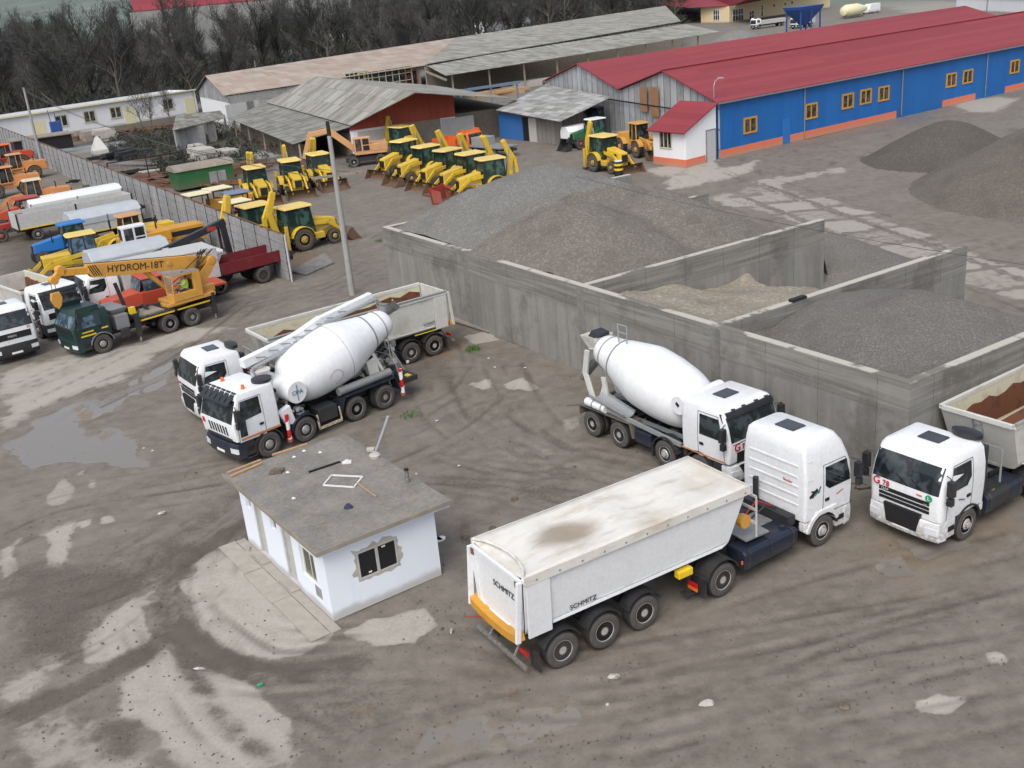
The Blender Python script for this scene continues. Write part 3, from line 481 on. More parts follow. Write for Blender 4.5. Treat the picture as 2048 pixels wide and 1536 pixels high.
# ------------------------------------------------------------ aggregate bins
BA=R_(31.7); BC=G(1820,768,4.0); BC.z=0; BM=frame_of(BC,BA)
bins=thing('aggregate_bins','row of board marked grey concrete storage bins holding the gravel and sand','storage bins',BC,BA)
T_=.32; ZT=4.0
def cwall(nm,x0,x1,y0,y1,zt=ZT):
    o=MB('bin_concrete').box(x0,x1,y0,y1,0,zt-.03).build(nm,bins,0); 
    MB('coping').box(x0+.004,x1-.004,y0+.004,y1-.004,zt-.029,zt).build('coping',o,0); return o
cwall('outer_wall',0,T_,0,35.6)
for y,x1 in ((0,15.5),(8.3,14.9),(16.6,15.3),(26.3,16.6),(35.28,18.2)): cwall('divider_wall',T_+.002,x1,y,y+T_)
for y in (8.3,16.6,26.3): MB('concrete').box(-.012,0,y-.1,y+.4,0,3.9).build('buttress_seam',bins,0)
MB('black').box(3.9,4.7,8.25,8.5,4.0,4.12).build('cement_lump',bins,0,.03)
def pile(name,x0,x1,y0,y1,fn,mat,label,cat='pile',res=.28,par=BM,am=.10,seed=1):
    X=np.arange(x0,x1+1e-6,(x1-x0)/max(2,int((x1-x0)/res))); Y=np.arange(y0,y1+1e-6,(y1-y0)/max(2,int((y1-y0)/res)))
    A,B=np.meshgrid(X,Y); Z=fn(A,B); act=np.clip(Z,0,1)
    Z=Z+((fbm(A,B,3.2,seed)-.5)*am*3+(fbm(A,B,.9,seed+5)-.5)*am*1.6)*act; Z=np.maximum(Z,-.05)
    n,m=len(X),len(Y); vs=[tuple(p) for p in np.stack([A,B,Z],-1).reshape(-1,3)]; ix=np.arange(n*m).reshape(m,n)
    fs=[]; 
    for j in range(m-1):
        for i in range(n-1):
            if max(Z[j,i],Z[j,i+1],Z[j+1,i],Z[j+1,i+1])>-.04: fs.append((ix[j,i],ix[j,i+1],ix[j+1,i+1],ix[j+1,i]))
    g=MB(mat); g.add(vs,fs); o=g.build(name,None,180); o.matrix_world=par; return tag(o,label,cat)
cl=lambda *a: np.minimum.reduce([np.asarray(q)+0*a[0] for q in a])
def dome(x,y,cx,cy,h,s=.62,r=2.0): d=np.sqrt((x-cx)**2+(y-cy)**2+r*r)-r; return h-s*d
def P1(x,y): return cl(dome(x,y,6.2,5.0,5.0,.36,4),3.75+.22*(x-.3),3.8+.22*(y-.3),3.75+.25*(8.3-y)-.05*(x-6)**2,(14.2-x)*.62)
def P2(x,y): 
    z=cl(3.65-.14*x,3.3+.14*(16.6-y),3.5+.15*(y-8.6)); z=z-.3*np.exp(-((x-6)**2+(y-15.5)**2)/5)+.16*np.sin(x*1.3+y*.8)*np.clip(x/5,0,1)
    return cl(z,(12.6-x+.5*np.sin(y*1.5))*.95)
def P3a(x,y):
    z=cl(np.maximum(dome(x,y,4.2,22.6,6.1,.54,1.6),dome(x,y,10,22.8,5.7,.52,1.6)),4.0+.62*(x-.3),3.95+.62*(y-16.9),(20.5-x)*.55,(y-16.9)*.75+np.clip(16.3-x,0,3)*3); return z
def P4a(x,y):
    z=cl(dome(x,y,8.2,31.4,6.8,.42,4.0),4.0+.60*(x-.3),3.7+.64*np.clip(35.3-y,0,99),(22-x)*.50); return z
def P3(x,y): return np.maximum(P3a(x,y),P4a(x,y)-np.clip(26.3-y,0,9)*.35)
def P4(x,y): return np.maximum(P4a(x,y),P3a(x,y)-np.clip(y-26.3,0,9)*.35)
pile('gravel_pile',.34,14.6,.34,8.28,P1,'gravel_dark','heap of dark speckled coarse gravel in the nearest bin by the corner',seed=3,am=.07)
pile('sand_pile',.34,13.6,8.64,16.58,P2,'sand_buff','lumpy heap of pale buff sand in the second bin, lower than its walls',seed=7,am=.17,res=.2)
pile('gravel_pile',.34,20.5,16.94,26.3,P3,'gravel_brown','brownish grey gravel heap with two humps rising above the third bin',seed=17,am=.10)
pile('gravel_pile',.34,22,26.3,35.26,P4,'gravel_grey','largest smooth grey gravel heap filling the farthest bin',seed=17,am=.10)
pile('gravel_pile',14.8,24,15.5,25.5,lambda x,y:cl(dome(x,y,18.6,19.6,2.1,.5,1.5)),'gravel_dark','low dark gravel spill outside the open end of the bins',seed=23,am=.06)
I4=Matrix.Identity(4)
pile('ballast_mound',20,64,48,92,lambda x,y:dome(x,y,41.3,70.8,6.0,.56,1.6),'ballast_far','big grey brown ballast mound at the right edge of the photo',seed=31,am=.18,par=I4,res=.6)
pile('ballast_mound',24,48,72,97,lambda x,y:cl(dome(x,y,37,85.8,3.0,.60,1.6)),'ballast_dark','smaller low dark mound behind the big ballast mound',seed=37,am=.08,par=I4,res=.5)
# ------------------------------------------------------------ buildings
def wallhit(px,py,A,B):
    """(u,z) where the pixel ray meets the vertical plane through A and B"""
    d=Vector(_f*FPX+_r*(px-1024)-_u*(py-768)); e=(B-A).to_2d().normalized(); n=Vector((-e.y,e.x)); t=n.dot(A.to_2d())/n.dot(d.to_2d()); p=d*t
    return (p.to_2d()-A.to_2d()).dot(e), CH+p.z
def vz(p,z): return Vector((p.x,p.y,z))
def wallslab(name,parent,A,B,z0,z1,th,mat,uv=None,zb=None):
    """vertical wall from A to B, thickness th to the left of A->B; zb: top height at B if sloping"""
    d=(B-A).to_2d().normalized(); n=Vector((-d.y,d.x,0))*th; zb=z1 if zb is None else zb; P=[vz(A,z0),vz(B,z0),vz(B,zb),vz(A,z1)]
    g=MB(mat); g.loft([P,[p+n for p in P]]); return g.build(name,parent,0,uv=uv or (d.x,d.y,0))
def window(parent,A,B,u,z,w,h,frame='mustard',pane='window_dark',bars=1,fw=.13,name='window',rows=1,prot=.09):
    """framed window on the outer (right of A->B) face"""
    d=(B-A).to_2d().normalized(); M=Matrix(((d.x,-d.y,0,A.x),(d.y,d.x,0,A.y),(0,0,1,0),(0,0,0,1))); g=MB(frame); g.T=M; x0,x1,z0,z1=u-w/2,u+w/2,z-h/2,z+h/2
    g.box(x0,x1,-prot,-.002,z0,z0+fw).box(x0,x1,-prot,-.002,z1-fw,z1).box(x0,x0+fw,-prot,-.002,z0+fw,z1-fw).box(x1-fw,x1,-prot,-.002,z0+fw,z1-fw)
    for k in range(bars): c=x0+(x1-x0)*(k+1)/(bars+1); g.box(c-fw*.4,c+fw*.4,-prot*.8,-.002,z0+fw,z1-fw)
    for k in range(rows-1): c=z0+(z1-z0)*(k+1)/rows; g.box(x0+fw,x1-fw,-prot*.7,-.002,c-fw*.3,c+fw*.3)
    o=g.build(name,parent,0); p=MB(pane); p.T=M; p.box(x0+fw,x1-fw,-.02,-.004,z0+fw,z1-fw); p.build('pane',o,0); return o
def door(parent,A,B,u,w,h,mat,frame=None,z0=0):
    d=(B-A).to_2d().normalized(); M=Matrix(((d.x,-d.y,0,A.x),(d.y,d.x,0,A.y),(0,0,1,0),(0,0,0,1))); g=MB(mat); g.T=M; g.box(u-w/2,u+w/2,-.05,-.003,z0,z0+h); o=g.build('door',parent,0,uv=(d.x,d.y,0))
    if frame: g=MB(frame); g.T=M; g.box(u-w/2-.08,u-w/2-.001,-.08,-.003,z0,z0+h+.08).box(u+w/2+.001,u+w/2+.08,-.08,-.003,z0,z0+h+.08).box(u-w/2,u+w/2,-.08,-.003,z0+h+.001,z0+h+.08); g.build('frame',o,0)
    return o
def roofq(name,parent,pts,th,mat,uv): g=MB(mat); g.slab([tuple(p) for p in pts],th); return g.build(name,parent,0,uv=uv)
def solid(parent,pts,z0,z1,mat='black',name='core'):
    g=MB(mat); g.loft([[vz(p,z0) for p in pts],[vz(p,z1) for p in pts]]); return g.build(name,parent,0)
# blue warehouse and its red roofed neighbour
ZE,ZR=4.95,7.25
A=G(1437,318); C=vz(G(1240,180,ZE),0); Bp=vz((A+C)/2,0); R1=G(2027,20,ZR); vec=vz(R1-G(1330,142,ZR),0); vec=vz(vec,0)
Ddir=(G(2045,178)-A).normalized(); L1=vec.length; A2=A+Ddir*L1; C2=C+Ddir*L1; B2=(A2+C2)/2
wh=thing('blue_warehouse','long blue sheet clad warehouse with red roof, mustard windows and coral plinth','building',A,0)
wh.location=(0,0,0)
wallslab('wall',wh,A,A2,0,ZE,.25,'blue_sheet')
def gablew(parent,A,B,C,ze,zr,mat,name='gable_wall',th=.2,z0=0):
    d=(C-A).to_2d().normalized(); n=Vector((d.y,-d.x,0))*th; P=[vz(A,z0),vz(C,z0),vz(C,ze),vz(B,zr),vz(A,ze)]
    g=MB(mat); g.loft([P,[p+n for p in P]]); return g.build(name,parent,0,uv=(d.x,d.y,0))
gablew(wh,A+Vector((0,.01,0)),Bp,C,ZE-.04,ZR-.06,'gable_panel'); gablew(wh,A2,B2,C2,ZE-.04,ZR-.06,'gable_panel')
wallslab('back_wall',wh,C+Ddir*.3,C2-Ddir*.3,0,ZE-.1,.2,'gable_panel')
ov=Ddir*.35; perp=(A-C).normalized(); drp=(ZR-ZE)/(A-C).length*2
e1=A+perp*.35; e1f=A2+perp*.35; ze_=ZE-.35*drp+.06
roofq('roof',wh,[vz(e1-ov,ze_),vz(e1f+ov,ze_),vz(B2+ov,ZR),vz(Bp-ov,ZR)],.09,'red_tile',(Ddir.x,Ddir.y,0))
roofq('roof',wh,[vz(Bp-ov,ZR+.002),vz(B2+ov,ZR+.002),vz(C2+ov,ZE+.06),vz(C-ov,ZE+.06)],.09,'red_tile',(Ddir.x,Ddir.y,0))
g=MB('red'); g.bar(vz(Bp-ov,ZR+.14),vz(B2+ov,ZR+.14),.35,.08,'red_tile'); g.build('ridge_cap',wh,0,uv=(0,0,1)); MB('steel').bar(vz(e1-ov,ze_-.03)+perp*.05,vz(e1f+ov,ze_-.03)+perp*.05,.12,.12).build('gutter',wh,0)
for k_ in range(5): q_=A+Ddir*(11.5+k_*15)+Vector((Ddir.y,-Ddir.x,0))*.10; MB('steel').cyl(vz(q_,.15),vz(q_,ZE-.1),.055,n=8).build('downpipe',wh)
for px,py,w in ((1500,250,1.75),(1622,222,1.75),(1695,202,1.75),(1731,193,1.75),(1767,187,1.75),(1902,160,1.8),(1935,153,1.8),(2029,133,1.8)):
    u,z=wallhit(px,py,A,A2); window(wh,A,A2,u,z,w,1.45,bars=1,fw=.16)
for p0,p1 in (((1439,0),(1564,0)),((1580,0),(1791,0)),((1884,0),(1949,0)),((2009,0),(2100,0))):
    def uu(px): 
        y=318-(px-1437)*.2303; return wallhit(px,y,A,A2)[0]
    u0,u1=uu(p0[0]),uu(p1[0]); a,b_=A+Ddir*u0,A+Ddir*u1; nn=Vector((Ddir.y,-Ddir.x,0))
    wallslab('plinth',wh,a+nn*.08,b_+nn*.08,0,.72,.078,'coral')
u,z=wallhit(1572,255,A,A2); door(wh,A,A2,u,1.0,2.3,'blue')
# annex
an=thing('annex','small white lean to annex with red roof and coral base at the warehouse corner','building')
K=G(1372,336); Lf=G(1308,328); Rt=G(1433,320)
wallslab('wall',an,Lf,K,0,3.05,.2,'white_render'); wallslab('wall',an,K,Rt,0,3.05,.2,'white_render',zb=4.75)
n_=(K-Rt).normalized(); m_=(K-Lf).normalized(); Bk=Lf+(Rt-K)
wallslab('rear_wall',an,Bk-m_*.05,Lf,0,3.05 if False else 4.7,.2,'white_render',zb=3.02)
o1,o2=K+n_*.5+m_*.35,Lf+n_*.5-m_*.35
roofq('roof',an,[vz(o2,2.98),vz(o1,2.98),vz(Rt+m_*.35-n_*.0,4.95),vz(Bk-m_*.35,4.95)],.1,'red_tile',(m_.x,m_.y,0))
def off(P,Q,t):  # outer side of P->Q
    d=(Q-P).normalized(); return Vector((d.y,-d.x,0))*t
for P_,Q_ in ((Lf,K),(K,Rt)):
    q=off(P_,Q_,.06); L_2=(Q_-P_).length
    if P_ is Lf: wallslab('plinth',an,P_+q-(Q_-P_).normalized()*.0,Q_+q+(Q_-P_).normalized()*.06,0,.7,.058,'coral')
    else: wallslab('plinth',an,P_+q,P_+q+(Q_-P_).normalized()*(L_2-1.55),0,.7,.058,'coral')
u,z=wallhit(1332,279,Lf,K); window(an,Lf,K,u,z,1.6,1.55,'cream',bars=2,fw=.09)
u,z=wallhit(1421,291,K,Rt); door(an,K,Rt,(Rt-K).length-.75,1.2,2.75,'palegrey','steel')
lamp=thing('wall_lamp','slim grey street lamp on a bent bracket above the annex roof','lamp',vz(G(1428,207,4.8),4.8)); g=MB('galv'); g.tube([(0,0,-1),(0,0,1.5),(.15,.1,1.9),(.5,.3,2.1)],.035,8); g.build('bracket',lamp); MB('galv').box(.4,.95,.2,.42,2.05,2.17).build('lamp_head',lamp,0,.02)
# second hall
E_=vz(G(1090,162,ZE),0); E2=E_+Ddir*L1*1.02; R2m=(C+E_)/2; R2f=R2m+(vz(G(1822,15,ZR),0)-vz(G(1162,122,ZR),0)).length*Ddir; C2b=C+(R2f-R2m); E2=E_+(R2f-R2m)
h2=thing('red_roofed_hall','grey panelled hall with long red roof standing behind the blue warehouse','building')
gablew(h2,C+Ddir*.02,R2m,E_,ZE-.04,ZR-.06,'gable_panel'); gablew(h2,C2b,R2f,E2,ZE-.04,ZR-.06,'gable_panel'); wallslab('back_wall',h2,E_+Ddir*.3,E2-Ddir*.3,0,ZE-.1,.2,'gable_panel')
roofq('roof',h2,[vz(C-ov+Vector((-.02,0,0)),ZE+.055),vz(C2b+ov,ZE+.055),vz(R2f+ov,ZR),vz(R2m-ov,ZR)],.09,'red_tile',(Ddir.x,Ddir.y,0))
roofq('roof',h2,[vz(R2m-ov,ZR+.002),vz(R2f+ov,ZR+.002),vz(E2+ov,ZE),vz(E_-ov,ZE)],.09,'red_tile',(Ddir.x,Ddir.y,0))
for o_,(a,b_) in ((wh,(A,C)),(h2,(C,E_))):   # rails across the panelled gables
    d=(b_-a).normalized(); n=Vector((-Ddir.x,-Ddir.y,0))*.05; q=Vector((-d.y,d.x,0)); q=q if q.dot(Ddir)<0 else -q
    MB('black').bar(vz(a,3.9)+q*.26,vz(b_,3.9)+q*.26,.08,.12).build('gable_rail',o_,0)
# rust stain sheets on the warehouse gable
u,z=wallhit(1303,180,A,C); d=(C-A).normalized(); q=Vector((-d.y,d.x,0)); q=q if q.dot(Ddir)<0 else -q
for uu_,w_,z0,z1 in ((u-1.0,1.7,2.9,5.7),(u+1.3,1.5,3.2,5.6)): p=A+d*uu_; MB('rustbr').bar(vz(p,z0)+q*.225,vz(p,z1)+q*.225,w_,.03) if False else wallslab('rusty_panel',wh,p-d*w_/2+q*.24,p+d*w_/2+q*.24,z0,z1,.03,'rustpanel')
# low shed with blue door
ls=thing('low_shed','low shed with patchwork grey sheet roof and one blue sheet wall','shed')
SL,SF,SR=G(1001,276),G(1125,291),G(1225,262); SB=SL+(SR-SF)*1.15
wallslab('wall',ls,SL,SF,0,2.95,.15,'plank_door',zb=2.6); wallslab('wall',ls,SF,SF+(SR-SF)*.45,0,2.6,.15,'plank_door',zb=2.9)
dd=(SF-SL).normalized(); q=off(SL,SF,.06); ll=(SF-SL).length; wallslab('blue_wall',ls,SL+q,SL+q+dd*ll*.40,0,2.8,.05,'blue'); wallslab('door',ls,SL+q+dd*ll*.50,SL+q+dd*ll*.62,0,2.55,.05,'palegrey')
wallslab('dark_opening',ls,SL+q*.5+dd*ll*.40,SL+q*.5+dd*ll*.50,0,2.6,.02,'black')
solid(ls,[SL+Vector((.3,.5,0)),SF+Vector((-.1,.5,0)),SR+Vector((-2,0,0)),SB],0,2.3,'timber_grey')
roofq('roof',ls,[G(992,221,3.15),G(1120,244,2.75),G(1222,195,4.3),G(1092,170,4.6)],.07,'asbestos_low',tuple((G(1222,195,4.3)-G(1120,244,2.75)).normalized()))
# middle shed, red gable
ms=thing('red_gable_shed','large patched grey sheet roofed shed with red boarded gable and white doors','shed')
mA,mB_,mC=G(702,252,3.5),G(830,186,6.6),G(1035,199,3.9); m0,m1=G(632,154,6.6),G(532,205,3.5); m2,m3=G(457,237,2.6),G(585,289,2.4); m5=G(870,172,3.9)
roofq('roof',ms,[mA,mB_,m0,m1],.08,'asbestos',tuple((mB_-m0).normalized())); roofq('roof',ms,[mB_+Vector((0,0,.003)),mC,m5,m0+Vector((0,0,.003))],.08,'asbestos',tuple((mB_-m0).normalized()))
ra=MB('asbestos_old'); mA_=G(702,254,3.35); m1_=G(532,207,3.35); ra.slab([m3,mA_,m1_,m2],.07); ra.build('lower_roof',ms,0,uv=tuple((m3-m2).normalized()))
ext=G(668,270,2.2); 
bA,bB,bC=vz(mA,0),vz(mB_,0),vz(mC,0); bC2=bA+(bC-bA).normalized()*((bC-bA).length*.62); mid_=bA+(bC-bA).normalized()*((bB-bA).dot((bC-bA).normalized()))
inn=(vz(m0,0)-vz(mB_,0)).normalized()*.7; bA+=inn; bC2+=inn; mid_+=inn
wallslab('front_wall',ms,bA,bC2,0,3.0,.2,'white_render')
fb=MB('red_board'); d=(bC2-bA).normalized(); n=Vector((-d.y,d.x,0))*.15; q=off(bA,bC2,.12); zc=6.5-(6.5-3.8)*((bC2-mid_).length/((vz(mC,0)+inn)-mid_).length)
Pq=[vz(bA,2.95)+q,vz(bC2,2.95)+q,vz(bC2,zc-.1)+q,vz(mid_,6.48)+q,vz(bA,3.45)+q]; fb.loft([Pq,[p+n*.6 for p in Pq]]); fb.build('gable_board',ms,0,uv=(d.x,d.y,0))
ll=(bC2-bA).length
door(ms,bA,bC2,wallhit(760,268,bA,bC2)[0],5.0,2.7,'palegrey'); door(ms,bA,bC2,wallhit(845,262,bA,bC2)[0],4.4,2.92,'timber_grey'); door(ms,bA,bC2,wallhit(915,242,bA,bC2)[0],3.9,2.8,'palegrey')
back1=vz(m0,0); wallslab('side_wall',ms,vz(m1,0),bA,0,2.6,.2,'timber_grey'); wallslab('side_wall',ms,vz(m2,0)+Vector((1.4,0,0)),vz(m3,0)+Vector((1.4,1,0)),0,2.0,.2,'spoil')
wallslab('rear_wall',ms,vz(m5,0),vz(m0,0),0,3.6,.2,'timber_grey'); wallslab('rear_wall',ms,vz(m0,0),vz(m1,0),0,3.4,.2,'timber_grey')
solid(ms,[bC2+inn*2,vz(mC,0)+inn*3,vz(m5,0),bC2+inn*12],0,3.0,'timber_grey','bay')
for k in range(5): p=vz(m3,0).lerp(vz(m2,0),k/4)+Vector((.6,.5,0)); MB('timber_grey').box(p.x-.1,p.x+.1,p.y-.1,p.y+.1,0,2.35).build('post',ms,0)
# long far building: rusty part, grey part and lower lean to
lb=thing('long_workshop','very long workshop with rust stained roof sheets and pale garage doors','building')
rz=7.0; r1,r2,r3=G(410,152,rz),G(912,76,rz),G(1315,15,rz); e1,e2,e3=G(447,192,4.5),G(840,133,4.5),G(1362,50,4.6)
def cross(px,py,z): return G(px,py,z)
roofq('roof',lb,[e1,e2,G(868,129,4.5),r2,r1],.08,'rusty_roof',tuple((e2-e1).normalized()))
bk=(r1-e1); bk=Vector((bk.x,bk.y,0)).normalized()*9
roofq('roof',lb,[r1+Vector((0,0,.002)),r2+Vector((0,0,.002)),vz(r2+bk,4.5),vz(r1+bk,4.5)],.08,'asbestos',tuple((r2-r1).normalized()))
ea,eb=vz(e1,0)+Vector((.4,.5,0)),vz(e2,0)+Vector((-.1,.6,0)); wallslab('front_wall',lb,ea,eb,0,4.35,.2,'render_grey')
gb=MB('gable_panel'); n=Vector((.2,0,0)); Pq=[vz(ea,3.4),vz(ea,4.3),vz(r1,6.85)+Vector((.5,0,0)),vz(r1+bk,4.4)+Vector((.5,0,0)),vz(r1+bk,3.4)+Vector((.5,0,0))]; gb.loft([Pq,[p+n for p in Pq]]); gb.build('gable_wall',lb,0,uv=tuple(bk.normalized()))
wallslab('end_wall',lb,vz(r1+bk,0)+Vector((.5,0,0)),ea,0,3.5,.2,'white_render')
for px in (735,748): pass
def darkwin(px,py,w,h,fr='cream',bars=3,rows=2): u,z=wallhit(px,py,ea,eb); window(lb,ea,eb,u,z,w,h,fr,bars=bars,fw=.16,rows=rows)
darkwin(714,160,4.6,2.6,bars=4); darkwin(772,159,11.0,3.4,bars=7,rows=3); darkwin(823,156,2.6,2.6,'brick_red',bars=1,rows=1)
for px in (478,520,545): u,_=wallhit(px,200,ea,eb); door(lb,ea,eb,u,4.8,3.2,'palegrey')
MB('cream').box(-.9,.9,-.6,.6,0,.7).build('roof_vent',lb,0).location=G(448,172,5.3)
os_=thing('open_storage_shed','long open fronted storage shed with stepped grey sheet roof and dark interior','shed')
roofq('roof',os_,[G(850,129,5.3),e3+Vector((0,0,.7)),G(1331,12,rz),r2],.08,'asbestos',tuple((r3-r2).normalized()))
fa1,fa2=G(892,152,3.9),G(1440,64,3.9); roofq('lower_roof',os_,[fa1,fa2,G(1372,49,5.1),G(850,130,5.1)],.08,'asbestos',tuple((fa2-fa1).normalized()))
b1,b2=vz(G(850,129,5.3),0),vz(e3,0); wallslab('rear_wall',os_,b1,b2,0,4.9,.2,'timber_grey')
for k in range(9): p=vz(fa1,0).lerp(vz(fa2,0),(k+.2)/9)+Vector((-.3,.8,0)); MB('timber_grey').box(p.x-.14,p.x+.14,p.y-.14,p.y+.14,0,3.75).build('post',os_,0)
MB('timber_grey').bar(vz(b1,4.2),vz(fa1,3.3),.2,.3).build('beam',os_,0)
# long white building by the wood
wb=thing('long_white_building','long low white building with yellow doors below the wood','building')
w1,w2=G(110,272),G(382,227); dw=(w2-w1).normalized(); w0=w1-dw*26; w2=w2+dw*1.5
wallslab('wall',wb,w0,w2,0,3.75,.25,'white_render'); nb=Vector((-dw.y,dw.x,0)); wallslab('rear_wall',wb,w0+nb*8,w2+nb*8,0,3.75,.25,'white_render'); wallslab('end_wall',wb,w2-dw*.3,w2-dw*.3+nb*8,0,3.75,.25,'white_render')
roofq('roof',wb,[vz(w0-nb*.4,3.78),vz(w2-nb*.4,3.78),vz(w2+nb*8.4,3.2),vz(w0+nb*8.4,3.2)],.1,'render_grey',tuple(dw)); MB('creamroof').bar(vz(w0-nb*.42,3.82),vz(w2-nb*.42,3.82),.08,.22).build('gutter_board',wb,0)
for px,py,k in ((80,256,'d'),(124,247,'w'),(180,237,'w'),(232,228,'w'),(260,232,'d'),(336,211,'w'),(380,211,'d')):
    u,z=wallhit(px,py,w0,w2)
    if k=='w': window(wb,w0,w2,u,2.1,2.1,1.9,'cream',bars=1,fw=.2)
    else: door(wb,w0,w2,u,1.9,2.6,'creamroof')
# cream building and other roofs far away
cb=thing('cream_building','cream walled building with red roof and white framed windows beyond the sheds','building')
c1,c2=G(1402,46),G(1458,45); c3=G(1660,15); wallslab('wall',cb,c1,c2,0,4.4,.3,'cream_render'); wallslab('wall',cb,c2,c3,0,4.4,.3,'cream_render',zb=6.2)
c4=c1+(c3-c2); wallslab('rear_wall',cb,c3,c3+(c1-c2),0,6,.3,'cream_render')
u,z=wallhit(1433,30,c1,c2); window(cb,c1,c2,u,z,3.0,3.0,'white',bars=2,fw=.2,rows=2)
for px,py,w,h,bb in ((1476,30,5.2,3.6,3),(1503,30,2.6,2.6,1),(1524,21,1.1,3.4,0),(1548,11,1.3,1.2,0),(1570,8,1.3,1.2,0),(1584,5,1.3,1.2,0)):
    u,z=wallhit(px,py,c2,c3); window(cb,c2,c3,u,z,w,h,'white',bars=bb,fw=.2,rows=2 if h>2.5 else 1)
rr=G(1310,8,4.6); roofq('roof',cb,[G(1378,16,4.5),vz(c2,4.45)+Vector((.5,-.6,0)),G(1500,-3,6.8),G(1385,-16,7.5),rr],.1,'red_tile',tuple((c2-c1).normalized()))
roofq('roof',cb,[vz(c2,4.46)+Vector((.5,-.8,0)),vz(c3,6.3)+Vector((.5,-.8,0)),vz(c4,6.8),G(1500,-3,6.85)],.1,'red_tile',tuple((c3-c2).normalized()))
o_=thing('white_outbuilding','flat roofed white outbuilding half hidden behind the long grey roof','building'); a,b_=G(972,66,1.5),G(1090,42,1.5); a.z=b_.z=0
wallslab('wall',o_,a,b_,0,5.0,.3,'white_render'); q=Vector((-.5,1,0)).normalized()*8; wallslab('end_wall',o_,a+q,a,0,5,.3,'white_render'); roofq('roof',o_,[vz(a,5.02)-q*.06,vz(b_,5.02)-q*.06,vz(b_+q,5.1),vz(a+q,5.1)],.12,'timber_grey',(1,0,0))
o_=thing('red_roofed_house','far house with pink red roof seen above the bare trees','house'); 
a,b_=ray(268,24,400),ray(700,-16,430); b_.z=a.z; q=Vector((-.35,1,0)).normalized()*40
solid(o_,[a,b_,b_+q,a+q],0,a.z-.05,'render_grey','wall'); roofq('roof',o_,[a,b_,vz(b_+q*.5,a.z+7),vz(a+q*.5,a.z+7)],.2,'red_tile',tuple((b_-a).normalized()))
o_=thing('yard_wall','white wall with dark coping beyond the warehouse at the top right','wall'); a,b_=G(1912,20),G(2110,30)
wallslab('panel',o_,a,b_,0,3.0,.3,'white_render'); MB('render_grey').bar(vz(a,3.05)+Vector((0,.15,0)),vz(b_,3.05)+Vector((0,.15,0)),.5,.1).build('coping',o_,0)
for k in (.35,): p=a.lerp(b_,k); MB('render_grey').box(p.x-.2,p.x+.2,p.y-.5,p.y-.1,0,3.2).build('pillar',o_,0)
# concrete panel fence
F0=G(583,562); F1=G(10,295); fd=(F1-F0).normalized(); FL=(F1-F0).length+25; fn_=Vector((-fd.y,fd.x,0))
fence=thing('concrete_panel_fence','long grey concrete panel fence with rusty coping dividing the machine yards','fence'); nP=int(FL/2.6)
pf=MB('concrete_panel'); FH=2.95
random.seed(5)
for k in range(nP):
    a=F0+fd*(k*2.6+.07); b_=F0+fd*((k+1)*2.6-.07)
    for j in range(5):
        h0,h1=FH*j/5,FH*(j+1)/5-.045; o=fn_*random.uniform(-.012,.012); P=[vz(a,h0)+o,vz(b_,h0)+o,vz(b_,h1)+o,vz(a,h1)+o]; pf.loft([P,[p+fn_*.06 for p in P]])
pf.build('panels',fence,0)
for k in range(nP+1): p=F0+fd*(k*2.6); MB('chassis').box(p.x-.07,p.x+.07,p.y-.07,p.y+.07,0,FH+.02).build('post',fence,0)
MB('rustbr').bar(vz(F0,FH+.07)+fn_*.03,vz(F0+fd*nP*2.6,FH+.07)+fn_*.03,.10,.05).build('coping',fence,0)
g=MB('palegrey'); P=[vz(F0,0)-fd*.1,vz(F0,FH)-fd*.1]; g.bar(vz(F0,0)-fd*.14,vz(F0,FH+.05)-fd*.14,.3,.1); g.build('end_plate',fence,0)
# utility poles
def upole(px,py,h,label,r=.17,arm=True,tip=None,lampm=True):
    o=thing('utility_pole',label,'pole',G(px,py)); MB('pole_concrete').cyl((0,0,0),(0,0,h-.8),r,r*.62,12).cyl((0,0,h-.8),(0,0,h),r*.6,r*.5,10,'black').build('pole_shaft',o)
    if arm: MB('timber_grey').bar((-1.3,-.35,h*.70),(1.5,.35,h*.70),.12,.14).build('cross_arm',o,0)
    return o
P1o=upole(705,590,10.1,'tall tapered concrete pole with a low cross arm standing by the fence end',.2); P2o=upole(86,335,10.4,'concrete utility pole rising behind the orange machines at the left',.2,False)
P3o=upole(586,125,9.0,'distant pole with a lamp head in front of the wood',.16,False); MB('galv').box(-.9,.2,-.2,.2,9.0,9.25).build('lamp_head',P3o,0)
for px,py,h,lb_ in ((322,172,9,'thin pole among the bare trees beyond the white building'),(125,26*10/10+118,11,'slim bare pole in the wood at the left'),(1110+110,48,5.5,'short rusty pole on the far grey roof edge'),(520,190,6.5,'dark slim pole before the rusty roof')):
    o=thing('utility_pole',lb_,'pole',G(px,py)); MB('timber_grey').cyl((0,0,0),(0,0,h),.14,.09,8).build('pole_shaft',o)
def wire_(a,b_,sag,label,r=.022):
    pts=[a.lerp(b_,t/14)-Vector((0,0,sag*4*(t/14)*(1-t/14))) for t in range(15)]; g=MB('wire'); g.tube(pts,r,4); tag(g.build('overhead_wire',None),label,'wire','overhead wires')
pt=lambda o,dx,dz: o.location+Vector((dx,0,dz))
wire_(pt(P1o,-1.2,7.1),pt(P2o,-.3,9.6),1.2,'upper wire sagging from the tall pole to the left pole'); wire_(pt(P1o,1.3,7.1),pt(P2o,.3,9.0),1.6,'lower wire sagging from the tall pole to the left pole')
wire_(G(1150,352,7.5),G(2120,540,6.5),.3,'thin dark wire crossing over the storage bins',.011)
